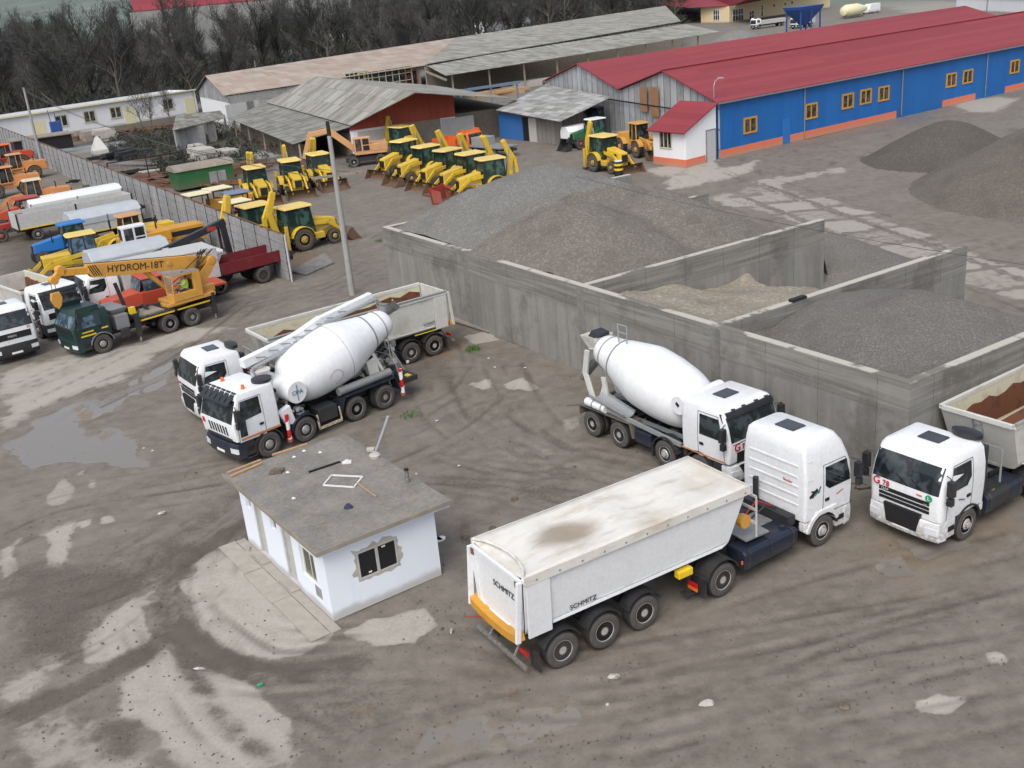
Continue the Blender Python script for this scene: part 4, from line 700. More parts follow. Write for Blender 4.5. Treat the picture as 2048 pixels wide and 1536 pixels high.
# ------------------------------------------------------------ wheels
WH={}
def wheel_mesh(key,r,w,dual,rm,tm='rubber',deep=False):
    if key in WH: return WH[key]
    def tyre(g,t0):
        g.lathe([(t0+.03,r*.56),(t0+.005,r*.62),(t0,r*.80),(t0+.025,r*.93)],n=28,m='rubber_mud' if tm=='rubber' else tm)
        g.lathe([(t0+.025,r*.93),(t0+.05,r*.985),(t0+.09,r),(t0+w-.09,r),(t0+w-.05,r*.985),(t0+w-.02,r*.93),(t0+w,r*.78),(t0+w-.02,r*.56)],n=28,m=tm)
        if r>.6:
            for k in range(18):
                for s_ in (0,1):
                    a=2*math.pi*(k+s_*.5)/18; c,s=math.cos(a),math.sin(a); y0,y1=(t0+.02,t0+w*.48) if s_==0 else (t0+w*.52,t0+w-.02); a2=a+(.12 if s_==0 else -.12)
                    g.bar((c*r*.99,y0,s*r*.99),(math.cos(a2)*r*.99,y1,math.sin(a2)*r*.99),.07,.09,tm)
    g=MB(tm); tyre(g,0)
    if dual: tyre(g,w+.05)
    T=g.build('wheel'); me=T.data; bpy.data.objects.remove(T)
    g=MB(rm); R=r*.575
    if dual or deep:
        g.lathe([(.035,R),(.015,R*.97),(.03,R*.90),(.05,R*.88),(.16,R*.84),(.18,R*.55),(.15,R*.48),(.04,R*.42),(.02,R*.34),(.02,.0)],n=24); rr,yy=R*.69,.168
    else:
        g.lathe([(.035,R),(.015,R*.97),(.03,R*.90),(.07,R*.86),(.03,R*.60),(-.01,R*.50),(-.02,R*.36),(-.06,R*.33),(-.07,R*.22),(-.07,0)],n=24); rr,yy=R*.72,.040
    for k in range(10): a=2*math.pi*k/10; g.cyl((math.cos(a)*rr,yy-.02,math.sin(a)*rr),(math.cos(a)*rr,yy+.005,math.sin(a)*rr),R*.075,n=8,m='black')
    for k in range(10): a=2*math.pi*(k+.5)/10; y2=.03 if (dual or deep) else -.03; g.cyl((math.cos(a)*R*.40,y2-.02,math.sin(a)*R*.40),(math.cos(a)*R*.40,y2+.05,math.sin(a)*R*.40),R*.05,n=6,m='steel')
    Q=g.build('rim'); mq=Q.data; bpy.data.objects.remove(Q); WH[key]=(me,mq); return WH[key]
def wheel(parent,x,y,r=.52,w=.30,dual=False,rm='rim',tm='rubber',turn=0,deep=False):
    """y is the outer face; negative y is the right side"""
    me,mq=wheel_mesh((r,w,dual,rm,tm,deep),r,w,dual,rm,tm,deep)
    o=bpy.data.objects.new('wheel',me); COL.objects.link(o); o.parent=parent; o.location=(x,y,r); o.rotation_euler=(0,random.uniform(0,.6),(math.pi if y>0 else 0)+turn)
    q=bpy.data.objects.new('rim',mq); COL.objects.link(q); q.parent=o; return o
def wheels(parent,xs,r=.52,w=.3,dual=(),hw=1.22,rm='rim',turn0=0,tm='rubber',deep=False):
    for i,x in enumerate(xs):
        for s in (-1,1): wheel(parent,x,s*hw,r,w,i in dual,rm,tm,turn0 if i==0 else 0,deep)
def arc(g,x,z,r,a0,a1,y0,y1,th=.04,m=None,n=10):
    P=[];Q=[]
    for i in range(n+1): a=R_(a0+(a1-a0)*i/n); P.append((x+math.cos(a)*r,z+math.sin(a)*r)); Q.append((x+math.cos(a)*(r-th),z+math.sin(a)*(r-th)))
    for i in range(n): g.prism([P[i],P[i+1],Q[i+1],Q[i]],y0,y1,'y',m)
def fender(parent,x,y,w=.62,r=.62,zc=.52,a0=20,a1=160,m='chassis',name='mudguard',flap=True):
    g=MB(m); y0,y1=(y,y-w) if y>0 else (y,y+w); arc(g,x,zc,r,a0,a1,y0,y1)
    if flap: g.box(x-r-.02,x-r+.02,min(y0,y1)+.02,max(y0,y1)-.02,.22,zc+.25)
    return g.build(name,parent,60)
# ------------------------------------------------------------ cabs
class Cab:
    def __init__(s,sec): s.sec=sec
    def at(s,z):
        S=s.sec
        if z<=S[0][0]: return S[0][1:]
        for a,b in zip(S,S[1:]):
            if z<=b[0]: t=(z-a[0])/(b[0]-a[0]); return tuple(a[i]+(b[i]-a[i])*t for i in range(1,5))
        return S[-1][1:]
    def ring(s,q,n=5):
        z,xf,xb,hw,r=q; P=[]; rb=min(r,.10)
        for cx,cy,rr,a0 in ((xf-r,hw-r,r,0),(xb+rb,hw-rb,rb,90),(xb+rb,-hw+rb,rb,180),(xf-r,-hw+r,r,270)):
            for i in range(n+1): a=R_(a0+90*i/n); P.append((cx+math.cos(a)*rr,cy+math.sin(a)*rr,z))
        # first corner runs from front round to the side
        return P
    def body(s,m): g=MB(m); g.loft([s.ring(q) for q in s.sec]); return g
    def fx(s,y,z):
        xf,xb,hw,r=s.at(z); d=abs(y)-(hw-r)
        return xf if d<=0 else xf-r+math.sqrt(max(0,r*r-min(d,r*.98)**2))
    def front(s,y0,y1,z0,z1,off=.012,m='glass',ny=14,nz=4,g=None,back=.03):
        g=g or MB(m); P=[];Q=[]
        for j in range(nz+1):
            z=z0+(z1-z0)*j/nz
            for i in range(ny+1): y=y0+(y1-y0)*i/ny; x=s.fx(y,z); P.append((x+off,y,z)); Q.append((x-back,y,z))
        n=ny+1; f=[]; N=len(P)
        for j in range(nz):
            for i in range(ny): a=j*n+i; f.append((a,a+1,a+n+1,a+n)); f.append((N+a,N+a+n,N+a+n+1,N+a+1))
        for i in range(ny): f.append((i,N+i,N+i+1,i+1)); a=nz*n+i; f.append((a,a+1,N+a+1,N+a))
        for j in range(nz): a=j*n; f.append((a,a+n,N+a+n,N+a)); a=j*n+ny; f.append((a,N+a,N+a+n,a+n))
        g.add(P+Q,f,m); return g
    def side(s,poly,sg,off=.012,m='glass',g=None,back=.03):
        g=g or MB(m); P=[(x,sg*(s.at(z)[2]+off),z) for x,z in poly]; Q=[(x,sg*(s.at(z)[2]-back),z) for x,z in poly]; g.loft([P,Q],m); return g
STD=[(1.0,1.34,-.78,1.20,.16),(1.78,1.38,-.78,1.235,.22),(2.3,1.24,-.78,1.22,.22),(2.78,1.05,-.75,1.15,.2),(2.90,.93,-.70,1.08,.18),(2.955,.72,-.58,.9,.12)]
def cab(t,sec=STD,col='white',ws=(1.86,2.66,1.10),sw=((1.02,1.88),(.80,2.60),(-.02,2.60),(-.02,2.12),(.18,1.88)),hatch=True,visor=None,grille='daf',glass='glass',lowm='white',bump='white',mir=(1,-1),rear=-.78,glassframe=None):
    K=Cab(sec); body=K.body(col).build('cab',t,40,.015)
    if glassframe: K.front(-ws[2]-.09,ws[2]+.09,ws[0]-.10,ws[1]+.12,.006,glassframe).build('windscreen_frame',body,40)
    w_=K.front(-ws[2],ws[2],ws[0],ws[1],.014,glass).build('windscreen',body,40)
    for y in (-.55,.1,.6): z=ws[0]+.03; MB('black').bar((K.fx(y,z)+.03,y,z),(K.fx(y-.4,z+.22)+.03,y-.42,z+.22),.02,.015).build('wiper',body,0)
    for s in (-1,1):
        dx0,dx1=sw[0][0]+.06,min(p[0] for p in sw)-.08
        d=K.side([(dx0,1.05),(dx0,1.8),(dx0-.28,2.66),(dx1,2.66),(dx1,1.05)],s,.004,col).build('door',body,0)
        e=MB('black')
        pts=[(dx0,1.05),(dx0,1.8),(dx0-.28,2.66),(dx1,2.66),(dx1,1.05)]
        for a,b in zip(pts,pts[1:]):
            for k in range(4):
                p=[a[0]+(b[0]-a[0])*k/4,a[1]+(b[1]-a[1])*k/4]; q=[a[0]+(b[0]-a[0])*(k+1)/4,a[1]+(b[1]-a[1])*(k+1)/4]; e.bar((p[0],s*(K.at(p[1])[2]+.004),p[1]),(q[0],s*(K.at(q[1])[2]+.004),q[1]),.012,.012)
        e.build('door_seam',d,0)
        K.side([(x,z) for x,z in sw],s,.014,glass).build('side_window',d,0)
        h=MB('black'); x=dx1+.08; h.bar((x,s*(K.at(1.55)[2]+.012),1.52),(x+.17,s*(K.at(1.55)[2]+.012),1.52),.03,.09); h.build('handle',d,0)
    for s in mir:
        m=MB('blackp'); xx=K.fx(s*1.0,2.2); hw=K.at(2.3)[2]
        m.box(xx-.12,xx+.06,s*(hw+.10),s*(hw+.30),1.95,2.42); m.box(xx-.08,xx+.08,s*(hw+.12),s*(hw+.29),1.68,1.90)
        m.tube([(xx-.1,s*(hw-.02),2.5),(xx,s*(hw+.2),2.5),(xx,s*(hw+.2),1.66),(xx-.1,s*(hw-.02),1.66)],.018,6); m.build('mirror',body,30,.02)
    # bumper, lamps, grille
    b=MB(bump); xf=K.at(1.0)[0]
    b.loft([[(xf-.35,-1.21,z),(xf-.02+dx,-1.16,z),(xf+.05+dx,-.85,z),(xf+.09+dx,0,z),(xf+.05+dx,.85,z),(xf-.02+dx,1.16,z),(xf-.35,1.21,z)] for z,dx in ((.36,-.03),(.48,.02),(.75,.03),(.98,0))]); B=b.build('bumper',t,35,.02)
    for s in (-1,1):
        l=MB('lamp_glass'); l.prism([(xf+.06,s*.78),(xf+.10,s*.76),(xf+.045,s*1.13),(xf-.02,s*1.17),(xf-.06,s*1.0)],.60,.80,'z'); l.build('headlight',B,0)
        st=MB(lowm); st.box(.60,xf-.34,s*.95,s*1.20,.42,.99); st.build('step',t,0,.02); MB('black').box(.66,.94,s*1.10,s*1.215,.62,.78).build('step_recess',t,0)
        a=MB('chassis' if lowm!='white' else 'chassis'); arc(a,0,.52,.66,8,172,s*.78,s*1.24,.06); a.build('wheel_arch',t,60)
        rp=MB(col if lowm=='white' else lowm); rp.box(rear,-.62,s*.98,s*1.19,.72,1.0); rp.build('rear_panel',t,0,.02)
    MB('plate').box(xf+.105,xf+.115,-.28,.28,.50,.61).build('number_plate',B,0)
    if grille=='daf':
        for z0,z1,w0 in ((1.48,1.60,.84),(1.34,1.43,.84),(1.21,1.30,.84)): K.front(-w0,w0,z0,z1,.02,'black').build('grille_slot',body,40)
        g=MB('black'); g.prism([(-.62,1.14),(.62,1.14),(.50,.56),(-.50,.56)],xf+.02,xf+.12,'x'); g.build('grille',B,0)
    elif grille=='actros':
        K.front(-.85,.85,1.06,1.42,.02,'black').build('grille',body,40)
        MB('black').prism([(-.8,.97),(.8,.97),(.6,.6),(-.6,.6)],xf+.04,xf+.10,'x').build('lower_grille',B,0)
    elif grille=='astra':
        for k in range(7): y=-.62+k*.205; K.front(y,y+.085,1.28,1.66,.02,'black',2,2).build('grille_slot',body,0)
        K.front(-.9,.9,1.05,1.18,.02,'blackp').build('grille',body,40)
    elif grille=='man':
        K.front(-.92,.92,1.28,1.62,.02,'black').build('grille',body,40)
    if hatch:
        zt=sec[-1][0]; xc=(sec[-1][1]+sec[-1][2])/2; q=MB('hatch'); q.box(xc-.28,xc+.28,-.36,.36,zt+.0,zt+.045); q.build('roof_hatch',body,0,.04)
    if visor: 
        z=ws[1]; v=MB(visor); P=[]
        K.front(-1.10,1.10,z-.02,z+.16,.10,visor,back=-.04).build('sun_visor',body,30)
    return K,body
def chassis(t,x0,x1,z=.95,m='chassis'):
    g=MB(m)
    for s in (-1,1): g.box(x0,x1,s*.38,s*.46,z-.28,z)
    for k in range(int((x1-x0)/1.1)+1): x=x0+.1+k*1.1; g.box(x-.06,x+.06,-.38,.38,z-.24,z-.06)
    return g.build('chassis',t,0)
def axlebars(t,xs,r=.52):
    g=MB('chassis')
    for x in xs: g.cyl((x,-.9,r),(x,.9,r),.09,n=8); g.lathe([(-.2,.1),(-.12,.2),(.12,.2),(.2,.1)],(x,0,r),(0,1,0),12)
    g.build('axle',t)
def wsnork(t,K,side=1):
    pass
def railing(parent,pts,z0,z1,rails=2,m='galv',name='railing',r=.032):
    g=MB(m)
    for p in pts: g.cyl((p[0],p[1],z0),(p[0],p[1],z1),r,n=6)
    for a,b in zip(pts,pts[1:]):
        for k in range(rails): z=z1-(z1-z0)*k/rails; g.bar((a[0],a[1],z),(b[0],b[1],z),.045,.075)
    return g.build(name,parent,0)
# ------------------------------------------------------------ tipping semi trailer
def tub_section(hw_t,hw_b,zt,zb,rr=.35,n=5):
    P=[(hw_t,zt)]; 
    for i in range(n+1): a=R_(0-90*i/n); P.append((hw_b-rr+math.cos(a)*rr,zb+rr+math.sin(a)*rr))
    return P+[(-y,z) for y,z in P[::-1]]
def tipper(t,x0,x1,zt=3.0,zb=1.2,covered=False,col='white',inside='soil',hw=1.22,words=None):
    """tub of a tipping trailer; x0 rear, x1 front"""
    S=tub_section(hw,hw-.10,zt,zb); S2=tub_section(hw-.05,hw-.15,zt-.005,zb+.06); n=len(S)
    xs=[x0,x0+.35,x1-.45,x1]; dz=[0,0,0,.0]
    g=MB(col); out=[[(x,y,z) for y,z in S] for x in (x0,x1-.75)]
    fr=[(x1-.75+(.75*(z-zb)/(zt-zb))**.9*1.0 if False else x1-.75+.75*min(1,(z-zb)/(zt-zb)*1.15),y,z) for y,z in S]; out.append(fr)
    inn=[[(x+(.06 if i==0 else 0),y,z) for y,z in S2] for i,x in enumerate((x0,x1-.8))]; fi=[(x1-.80+.75*min(1,(z-zb)/(zt-zb)*1.15),y,z) for y,z in S2]; inn.append(fi)
    g.loft(out,col,cap=False,closed=False); g.add(out[-1],[tuple(range(n))[::-1]],col)
    tb=g
    ig='cream' if inside=='soil' else col
    g.loft(inn,ig,cap=False,closed=False); g.add(inn[-1],[tuple(range(n))],ig)
    T=g.build('tub',t,30)
    r=MB(col)
    for s in (-1,1): r.box(x0,x1-.02,s*(hw-.07),s*(hw+.05),zt-.13,zt+.03)
    r.box(x1-.08,x1+.02,-hw+.07,hw-.07,zt-.13,zt+.03); r.build('top_rail',T,0,.015)
    # tailgate: panel with a raised frame, side posts and hinges
    d=MB(col); sec=[(y,z) for y,z in tub_section(hw-.04,hw-.14,zt-.02,zb+.02)]
    d.prism(sec,x0-.06,x0,'x'); D=d.build('tailgate',t,30)
    f=MB(col); k=.84; c=(zt+zb)/2
    sec2=[(y*k,c+(z-c)*k) for y,z in sec]
    for i in range(len(sec)): j=(i+1)%len(sec); f.add([(x0-.061,*sec[i]),(x0-.061,*sec[j]),(x0-.061,*sec2[j]),(x0-.061,*sec2[i]),(x0-.10,*sec[i]),(x0-.10,*sec[j]),(x0-.10,*sec2[j]),(x0-.10,*sec2[i])],[(0,1,2,3),(4,7,6,5),(0,4,5,1),(3,2,6,7)])
    f.build('gate_frame',D,0)
    for s in (-1,1):
        p=MB(col); p.bar((x0-.10,s*(hw-.03),zt-.05),(x0-.26,s*(hw-.06),zb+.05),.09,.14); p.build('gate_arm',D,0,.01)
        q=MB('rustbr'); q.box(x0-.12,x0-.09,s*(hw-.22),s*(hw-.08),zt-.26,zt-.08); q.build('hinge',D,0)
        b=MB(col); b.loft([[(x0+.05,s*(hw-.08),zb+.05),(x0+.75,s*(hw-.08),zb+.05),(x0+.75,s*(hw-.0),zt-.15),(x0+.05,s*(hw-.0),zt-.15)],[(x0+.05,s*(hw-.02),zb+.05),(x0+.75,s*(hw-.02),zb+.05),(x0+.75,s*(hw+.06),zt-.15),(x0+.05,s*(hw+.06),zt-.15)]]); b.build('corner_post',T,0,.01)
    bm_=MB('rustbr'); bm_=MB('mustard'); P=[]
    for i in range(11):
        a=math.pi*(i/10); P.append((-math.cos(a)*(hw-.02),zb+.10-math.sin(a)*.18))
    bm_.prism(P+[(y*.95,z+.22) for y,z in P[::-1]],x0-.30,x0-.07,'x'); bm_.build('spill_chute',D,30)
    # long pressing along the side and reflective dashes
    for s in (-1,1):
        a=MB('sheet_white')
        for k in range(5): xx=x0+1.3+k*(x1-x0-2.2)/5; a.box(xx,xx+.75,s*(hw-.088),s*(hw-.075),zb+.30,zb+.335)
        a.build('reflective_tape',T,0)
        bb=MB(col); bb.loft([[(x0+.8,s*(hw-.085),zb+.20),(x1-.9,s*(hw-.085),zb+.20),(x1-.75,s*(hw-.08),zb+.28),(x0+.8,s*(hw-.08),zb+.28)],[(x0+.8,s*(hw-.05),zb+.20),(x1-.9,s*(hw-.05),zb+.20),(x1-.75,s*(hw-.06),zb+.28),(x0+.8,s*(hw-.06),zb+.28)]]); bb.build('side_rib',T,0)
    if inside=='soil':
        q=MB('soil'); q.loft([[(x,-hw+.17,zb+.07+h),(x,hw-.17,zb+.07+h),(x,hw-.30,zb+.07),(x,-hw+.30,zb+.07)] for x,h in ((x0+.12,.20),(x0+2.5,.25),(x1-2.2,.18),(x1-1.1,.08))]); q.build('soil_residue',t,0)
        for s in (-1,1):
            yy=lambda z: s*(hw-.15+.10*min(1,(z-zb-.35)/(zt-zb-.35))-.012); q=MB('soil'); xs_=[x0+.1+(x1-1.3-x0)*k/14 for k in range(15)]; tp=[zt-.34-.22*k/14+random.uniform(-.1,.1) for k in range(15)]
            q.loft([[(x,yy(zb+.4),zb+.4),(x,yy(h),h),(x,yy(h)-s*.01,h),(x,yy(zb+.4)-s*.01,zb+.4)] for x,h in zip(xs_,tp)]); q.build('soil_stain',t,0)
    if covered:
        nx_,ny_=46,12; P=[]
        for i in range(nx_+1):
            x=x0+.02+(x1-x0+.04)*i/nx_
            for j in range(ny_+1):
                v=-1+2*j/ny_; y=v*(hw+.06); sag=-.10*(1-v*v)*(.6+.4*math.sin(i*.5)); z=zt+.075+sag+.012*math.sin(i*2.1+j)*(1-v*v)
                if i<4: z-=.16*(1-v*v)*(4-i)/4
                P.append((x,y,z))
        f=[]; n2=ny_+1
        for i in range(nx_):
            for j in range(ny_): a=i*n2+j; f.append((a,a+1,a+n2+1,a+n2))
        g=MB('tarp_white'); g.add(P,f); c=g.build('tarpaulin',t,60,uv=(1,0,0)); md=c.modifiers.new('thick','SOLIDIFY'); md.thickness=.02
        h=MB('tarp_white')
        for s in (-1,1): h.box(x0,x1+.04,s*(hw+.055),s*(hw+.075),zt-.17,zt+.08)
        h.box(x1+.03,x1+.05,-hw-.05,hw+.05,zt-.17,zt+.08); h.build('tarpaulin_skirt',c,0)
        st=MB('steel')
        for s in (-1,1):
            for k in range(11): xx=x0+.35+k*(x1-x0-.5)/10; st.cyl((xx,s*(hw+.07),zt-.08),(xx,s*(hw+.09),zt-.08),.028,n=8)
        st.build('tarpaulin_studs',c,0)
        fold=MB('tarp_white'); fold.tube([(x0+.02,-hw,zt+.08)]+[(x0+.10+.30*math.sin(math.pi*k/8),-hw+2*hw*k/8,zt+.09-.02*math.sin(math.pi*k/8)) for k in range(1,8)]+[(x0+.02,hw,zt+.08)],.035,8); fold.build('tarpaulin_fold',c)
    return T
b=NB('tarp_white'); uv=b.tc.outputs['Object']; n1=b.noise(.55,6,uv,.62); n2=b.noise(2.2,6,b.map(uv,(.3,1,1)),.65); n3=b.noise(12,4,uv)
vm=b.n('VectorMath',{0:b.map(uv,(.55,.9,0),(-.6,.05,0))},1,operation='LENGTH'); blob=b.step(b.ma('ADD',vm,b.ma('MULTIPLY',n2,.55)),1.0,.52)
c=b.mix(b.ma('MULTIPLY',b.step(n1,.42,.66),.55),(.64,.63,.59),(.44,.38,.29)); c=b.mix(b.ma('MULTIPLY',b.step(n2,.5,.72),.5),c,(.36,.29,.20)); c=b.mix(b.ma('MULTIPLY',blob,.8),c,(.24,.185,.125)); b.bump(b.ma('ADD',n3,n2),.3,.02); MT['tarp_white']=b.fin(c,.75)
def trailer_gear(t,axs,front,hw=1.22,zc=.95,kingx=None,leg=None,rm='rim_white'):
    chassis(t,axs[0]-.9,front,1.12); wheels(t,axs,dual=(),hw=hw,w=.38,rm=rm,deep=True); axlebars(t,axs)
    for x in axs:
        for s in (-1,1): fender(t,x,s*hw,.42,.62,.54,25,155,flap=False)
    for s in (-1,1):
        MB('chassis').box(axs[0]-.74,axs[0]-.70,s*(hw-.42),s*(hw-.02),.18,.72).build('mud_flap',t,0)
        q=MB('redlens'); q.box(axs[0]-1.02,axs[0]-.98,s*.75,s*1.15,.72,.86); q.build('tail_lamp',t,0)
    g=MB('steel'); g.box(axs[0]-1.16,axs[0]-1.08,-hw,hw,.42,.54); g.tube([(axs[0]-1.1,-.6,.5),(axs[0]-.8,-.6,1.0)],.04,6).tube([(axs[0]-1.1,.6,.5),(axs[0]-.8,.6,1.0)],.04,6); g.build('underrun_bar',t,0,.01)
    if leg:
        for s in (-1,1):
            g=MB('chassis'); g.box(leg-.07,leg+.07,s*.82,s*.96,.30,1.1); g.box(leg-.15,leg+.15,s*.75,s*1.03,.26,.31); g.bar((leg,s*.9,.9),(leg+.5,s*.6,1.1),.05,.05); g.build('landing_leg',t,0)
def tractor_gear(t,rx,hw=1.22,tank=True,rm2='rim_white',rail=True,bogie=False,tankm='tank_blue'):
    """x=0 front axle, rx rear axle (negative)"""
    chassis(t,rx-.9,1.0); wheel(t,0,-hw,rm='rim_white'); wheel(t,0,hw,rm='rim_white'); 
    for x in ((rx,) if not bogie else (rx,rx+1.35)):
        for s in (-1,1): wheel(t,x,s*hw,.52,.28,True,rm2); fender(t,x,s*hw,.62,.64,.52,20,165)
    axlebars(t,(0,rx))
    MB('chassis').loft([[(rx-.5,-.45,.96),(rx+.9,-.45,.96),(rx+.9,.45,.96),(rx-.5,.45,.96)],[(rx-.55,-.42,1.10),(rx+.45,-.42,1.12),(rx+.45,.42,1.12),(rx-.55,.42,1.10)]]).build('fifth_wheel',t,0)
    for s in (-1,1):
        q=MB(tankm); xa,xb=rx+.85,-1.05; sec=[(s*.50,.40),(s*1.12,.40),(s*1.20,.50),(s*1.20,.92),(s*1.12,1.02),(s*.50,1.02)]
        q.prism(sec,xa,xb,'x'); T=q.build('fuel_tank' ,t,0,.05)
        w=MB('blackp')
        for k in range(3): xx=xa+.2+(xb-xa-.4)*k/2; w.prism([(y+(.012*s if abs(y)>.6 else 0),z+(.012 if z>.7 else -.012)) for y,z in sec],xx-.03,xx+.03,'x')
        w.cyl((xb-.35,s*.9,1.02),(xb-.35,s*.9,1.09),.08,n=12); w.build('strap',T,0)
        MB('orangelens').box(rx+.74,rx+.78,s*1.16,s*1.2,.7,.8).build('side_marker',t,0); MB('redlens').box(rx-.95,rx-.91,s*.75,s*1.15,.62,.74).build('tail_lamp',t,0)
        MB('orangelens').box(rx-.951,rx-.915,s*.75,s*1.15,.50,.6).build('indicator',t,0)
    MB('steel').box(rx+.95,-1.2,-.36,.36,.96,.99).build('deck_plate',t,0)
    a=MB('chassis'); a.box(-1.15,-.85,-.9,.9,.95,1.25); a.cyl((-.95,.55,1.2),(-.95,.55,2.0),.09,n=10); a.tube([(-1.0,-.3,1.3),(-1.4,-.25,1.5),(-1.9,-.1,1.15)],.03,6).tube([(-1.0,-.1,1.3),(-1.5,0,1.6),(-2.0,.1,1.15)],.025,6,'redlens'); a.build('air_lines',t)
# ------------------------------------------------------------ foreground rig
t=thing('dump_semi_trailer','white tipping semi trailer with stained tarpaulin cover in the foreground','semi trailer')
AX=(0,1.325,2.65); tipper(t,-1.0,6.35,3.0,1.22,covered=True,inside='none'); trailer_gear(t,AX,7.4,leg=4.4)
FT=t
text('lettering','SCHMITZ',.24,t,(-1.078,-.35,2.35),TR((0,-1,0),(0,0,1)),'letter_dark'); text('lettering','SCHMITZ',.20,t,(.75,-1.16,1.62),TR((1,0,0),(0,-.055,1)),'letter_dark')
g=MB('yellow_flat'); g.box(3.85,4.35,-1.22,-1.0,1.05,1.28); g.build('tool_box',t,0,.03)
railing(t,[(6.75,-1.15),(6.75,-.35),(6.75,.6),(6.75,1.1)],1.3,2.55,3,'palegrey'); MB('steel').box(6.5,7.4,-1.0,.4,1.14,1.18).build('walkway',t,0)
MB('craneyel').cyl((6.55,-.95,1.75),(6.55,-.75,1.75),.2,n=14).build('hose_reel',t)
MB('rustbr').cyl((5.0,-.1,1.2),(6.3,0,1.5),.14,n=10).build('tipping_ram',t)
q=MB('red'); q.bar((-1.15,1.75,.5),(-.85,1.0,.75),.05,.05); q.build('gate_lever',t,0)
place2(t,(1130,1336),(1292,1260),0,2.65,-1.22)
HIGH=[(1.05,1.30,-.78,1.20,.14),(1.80,1.36,-.78,1.235,.22),(2.45,1.27,-.78,1.225,.24),(2.72,1.18,-.78,1.20,.26),(3.15,.98,-.77,1.15,.26),(3.46,.72,-.74,1.08,.24),(3.58,.50,-.66,.96,.20)]
t=thing('truck_tractor','white high roof tractor unit with a cartoon bee decal on its side, coupled to the tarped trailer','truck')
t['label']='white high roof sleeper truck coupled to the tarpaulin covered trailer'
K,body=cab(t,HIGH,ws=(1.86,2.62,1.10),sw=((1.14,1.86),(.98,2.58),(.06,2.58),(.06,2.0),(.22,1.86)),grille='daf',rear=-.78,lowm='white',bump='white'); tractor_gear(t,-4.08)
for s in (-1,1):
    g=MB('white'); arc(g,0,.52,.72,20,168,s*.98,s*1.245,.12); g.build('wing',t,60); d=MB('white'); d.box(-.35,.62,s*1.05,s*1.24,1.06,1.26); d.build('wing_top',t,0,.06)
g=MB('white')
for z in (1.5,1.8,2.1,2.4,2.75): g.box(-.80,-.775,-.95,.95,z,z+.07)
g.build('rear_pressing',body,0,.01)
g=MB('white')
for s in (-1,1):
    for x,z in ((-.42,1.45),(-.45,2.35),(-.4,2.9)): g.bar((x,s*K.at(z)[2],z),(x-.25,s*K.at(z)[2],z+.03),.012,.05)
g.build('side_pressing',body,0,.01)
g=MB('letter_dark'); hw=K.at(1.95)[2]+.006
for px_0,pz_0,px_1,pz_1,w in ((-.62,1.82,-.28,2.0,.10),(-.55,2.0,-.2,1.9,.05),(-.5,1.78,-.42,1.95,.07),(-.25,1.85,-.15,2.05,.04)): g.bar((px_0,-hw,pz_0),(px_1,-hw,pz_1),.008,w)
g.build('decal',body,0); g=MB('lettr_green'); g.bar((-.42,-hw-.003,1.82),(-.22,-hw-.003,1.95),.008,.05); g.build('decal',body,0)
MB('letter_red').bar((.55,-K.at(1.6)[2]-.01,1.55),(.85,-K.at(1.6)[2]-.01,1.62),.008,.03).build('decal',body,0)
MB('letter_blue').box(.62,.76,-1.14,-1.125,2.95,3.02).build('marker_badge',body,0)
text('lettering','Skoler',.14,body,(-.788,-.55,2.22),TR((0,-1,0),(0,0,1)),'letter_red')
place2(t,(1448,1193),(1645,1092),-4.08,0,-1.22)
# ------------------------------------------------------------ mixers
def drum(t,xr,xf,zr,zf,R=1.17,bands=((.50,.02),)):
    """inclined drum: mouth at the rear (xr,zr), gearbox at the front (xf,zf)"""
    p0=Vector((xr,0,zr)); p1=Vector((xf,0,zf)); L=(p1-p0).length; d=(p1-p0)/L
    pr=[(0,.50),(.02,.60),(.10,.66),(.14,.70),(.30,.95),(.48,R),(.66,R),(.82,R*.93),(.93,R*.80),(.985,R*.62),(1.0,.30)]
    # smooth the profile
    xs_=np.linspace(0,1,34); P=[(x*L,float(np.interp(x,[a for a,_ in pr],[b for _,b in pr]))) for x in xs_]
    rr=[b for _,b in P]; rr=[rr[0]]+[(rr[i-1]+rr[i]*2+rr[i+1])/4 for i in range(1,len(rr)-1)]+[rr[-1]]
    g=MB('drum_white'); g.lathe([(a,b) for (a,_),b in zip(P,rr)],p0,d,48); D=g.build('drum',t,50)
    def band(f,w,m,e=.012,nm='drum_band'):
        r=float(np.interp(f*L,[a for a,_ in P],rr))+e; r2=float(np.interp(f*L+w,[a for a,_ in P],rr))+e; MB(m).lathe([(f*L,r-.03),(f*L,r),(f*L+w,r2),(f*L+w,r2-.03)],p0,d,48).build(nm,D,0)
    band(.205,.07,'steel',.02); band(.08,.05,'galv',.03)
    return D,p0,d,L
ACT=[(1.08,1.34,-.80,1.22,.10),(1.78,1.38,-.80,1.245,.14),(2.3,1.27,-.80,1.23,.14),(2.74,1.10,-.78,1.19,.14),(2.86,1.02,-.75,1.14,.16),(2.93,.82,-.62,.98,.12)]
t=thing('mixer_truck','white concrete mixer truck marked G71 parked by the storage bin wall','mixer truck')
K,body=cab(t,ACT,ws=(1.84,2.66,1.12),grille='actros',glassframe='blackp',lowm='chassis',bump='white',visor='blackp',hatch=True,sw=((1.08,1.86),(.88,2.58),(.05,2.58),(.05,1.86)))
MB('orangey').box(-.80,1.2,-1.252,-1.238,1.10,1.15).build('side_stripe',body,0)
for k,y in enumerate((-.8,-.3,.3,.8)): MB('black').bar((1.08,y,2.86),(1.22,y,2.92),.05,.05).build('roof_lamp',body,0)
chassis(t,-6.6,.9); AX=(0,-1.70,-4.12,-5.64)
wheel(t,0,-1.22,rm='rim_white'); wheel(t,0,1.22,rm='rim_white'); wheel(t,-1.7,-1.22,rm='rim_white'); wheel(t,-1.7,1.22,rm='rim_white')
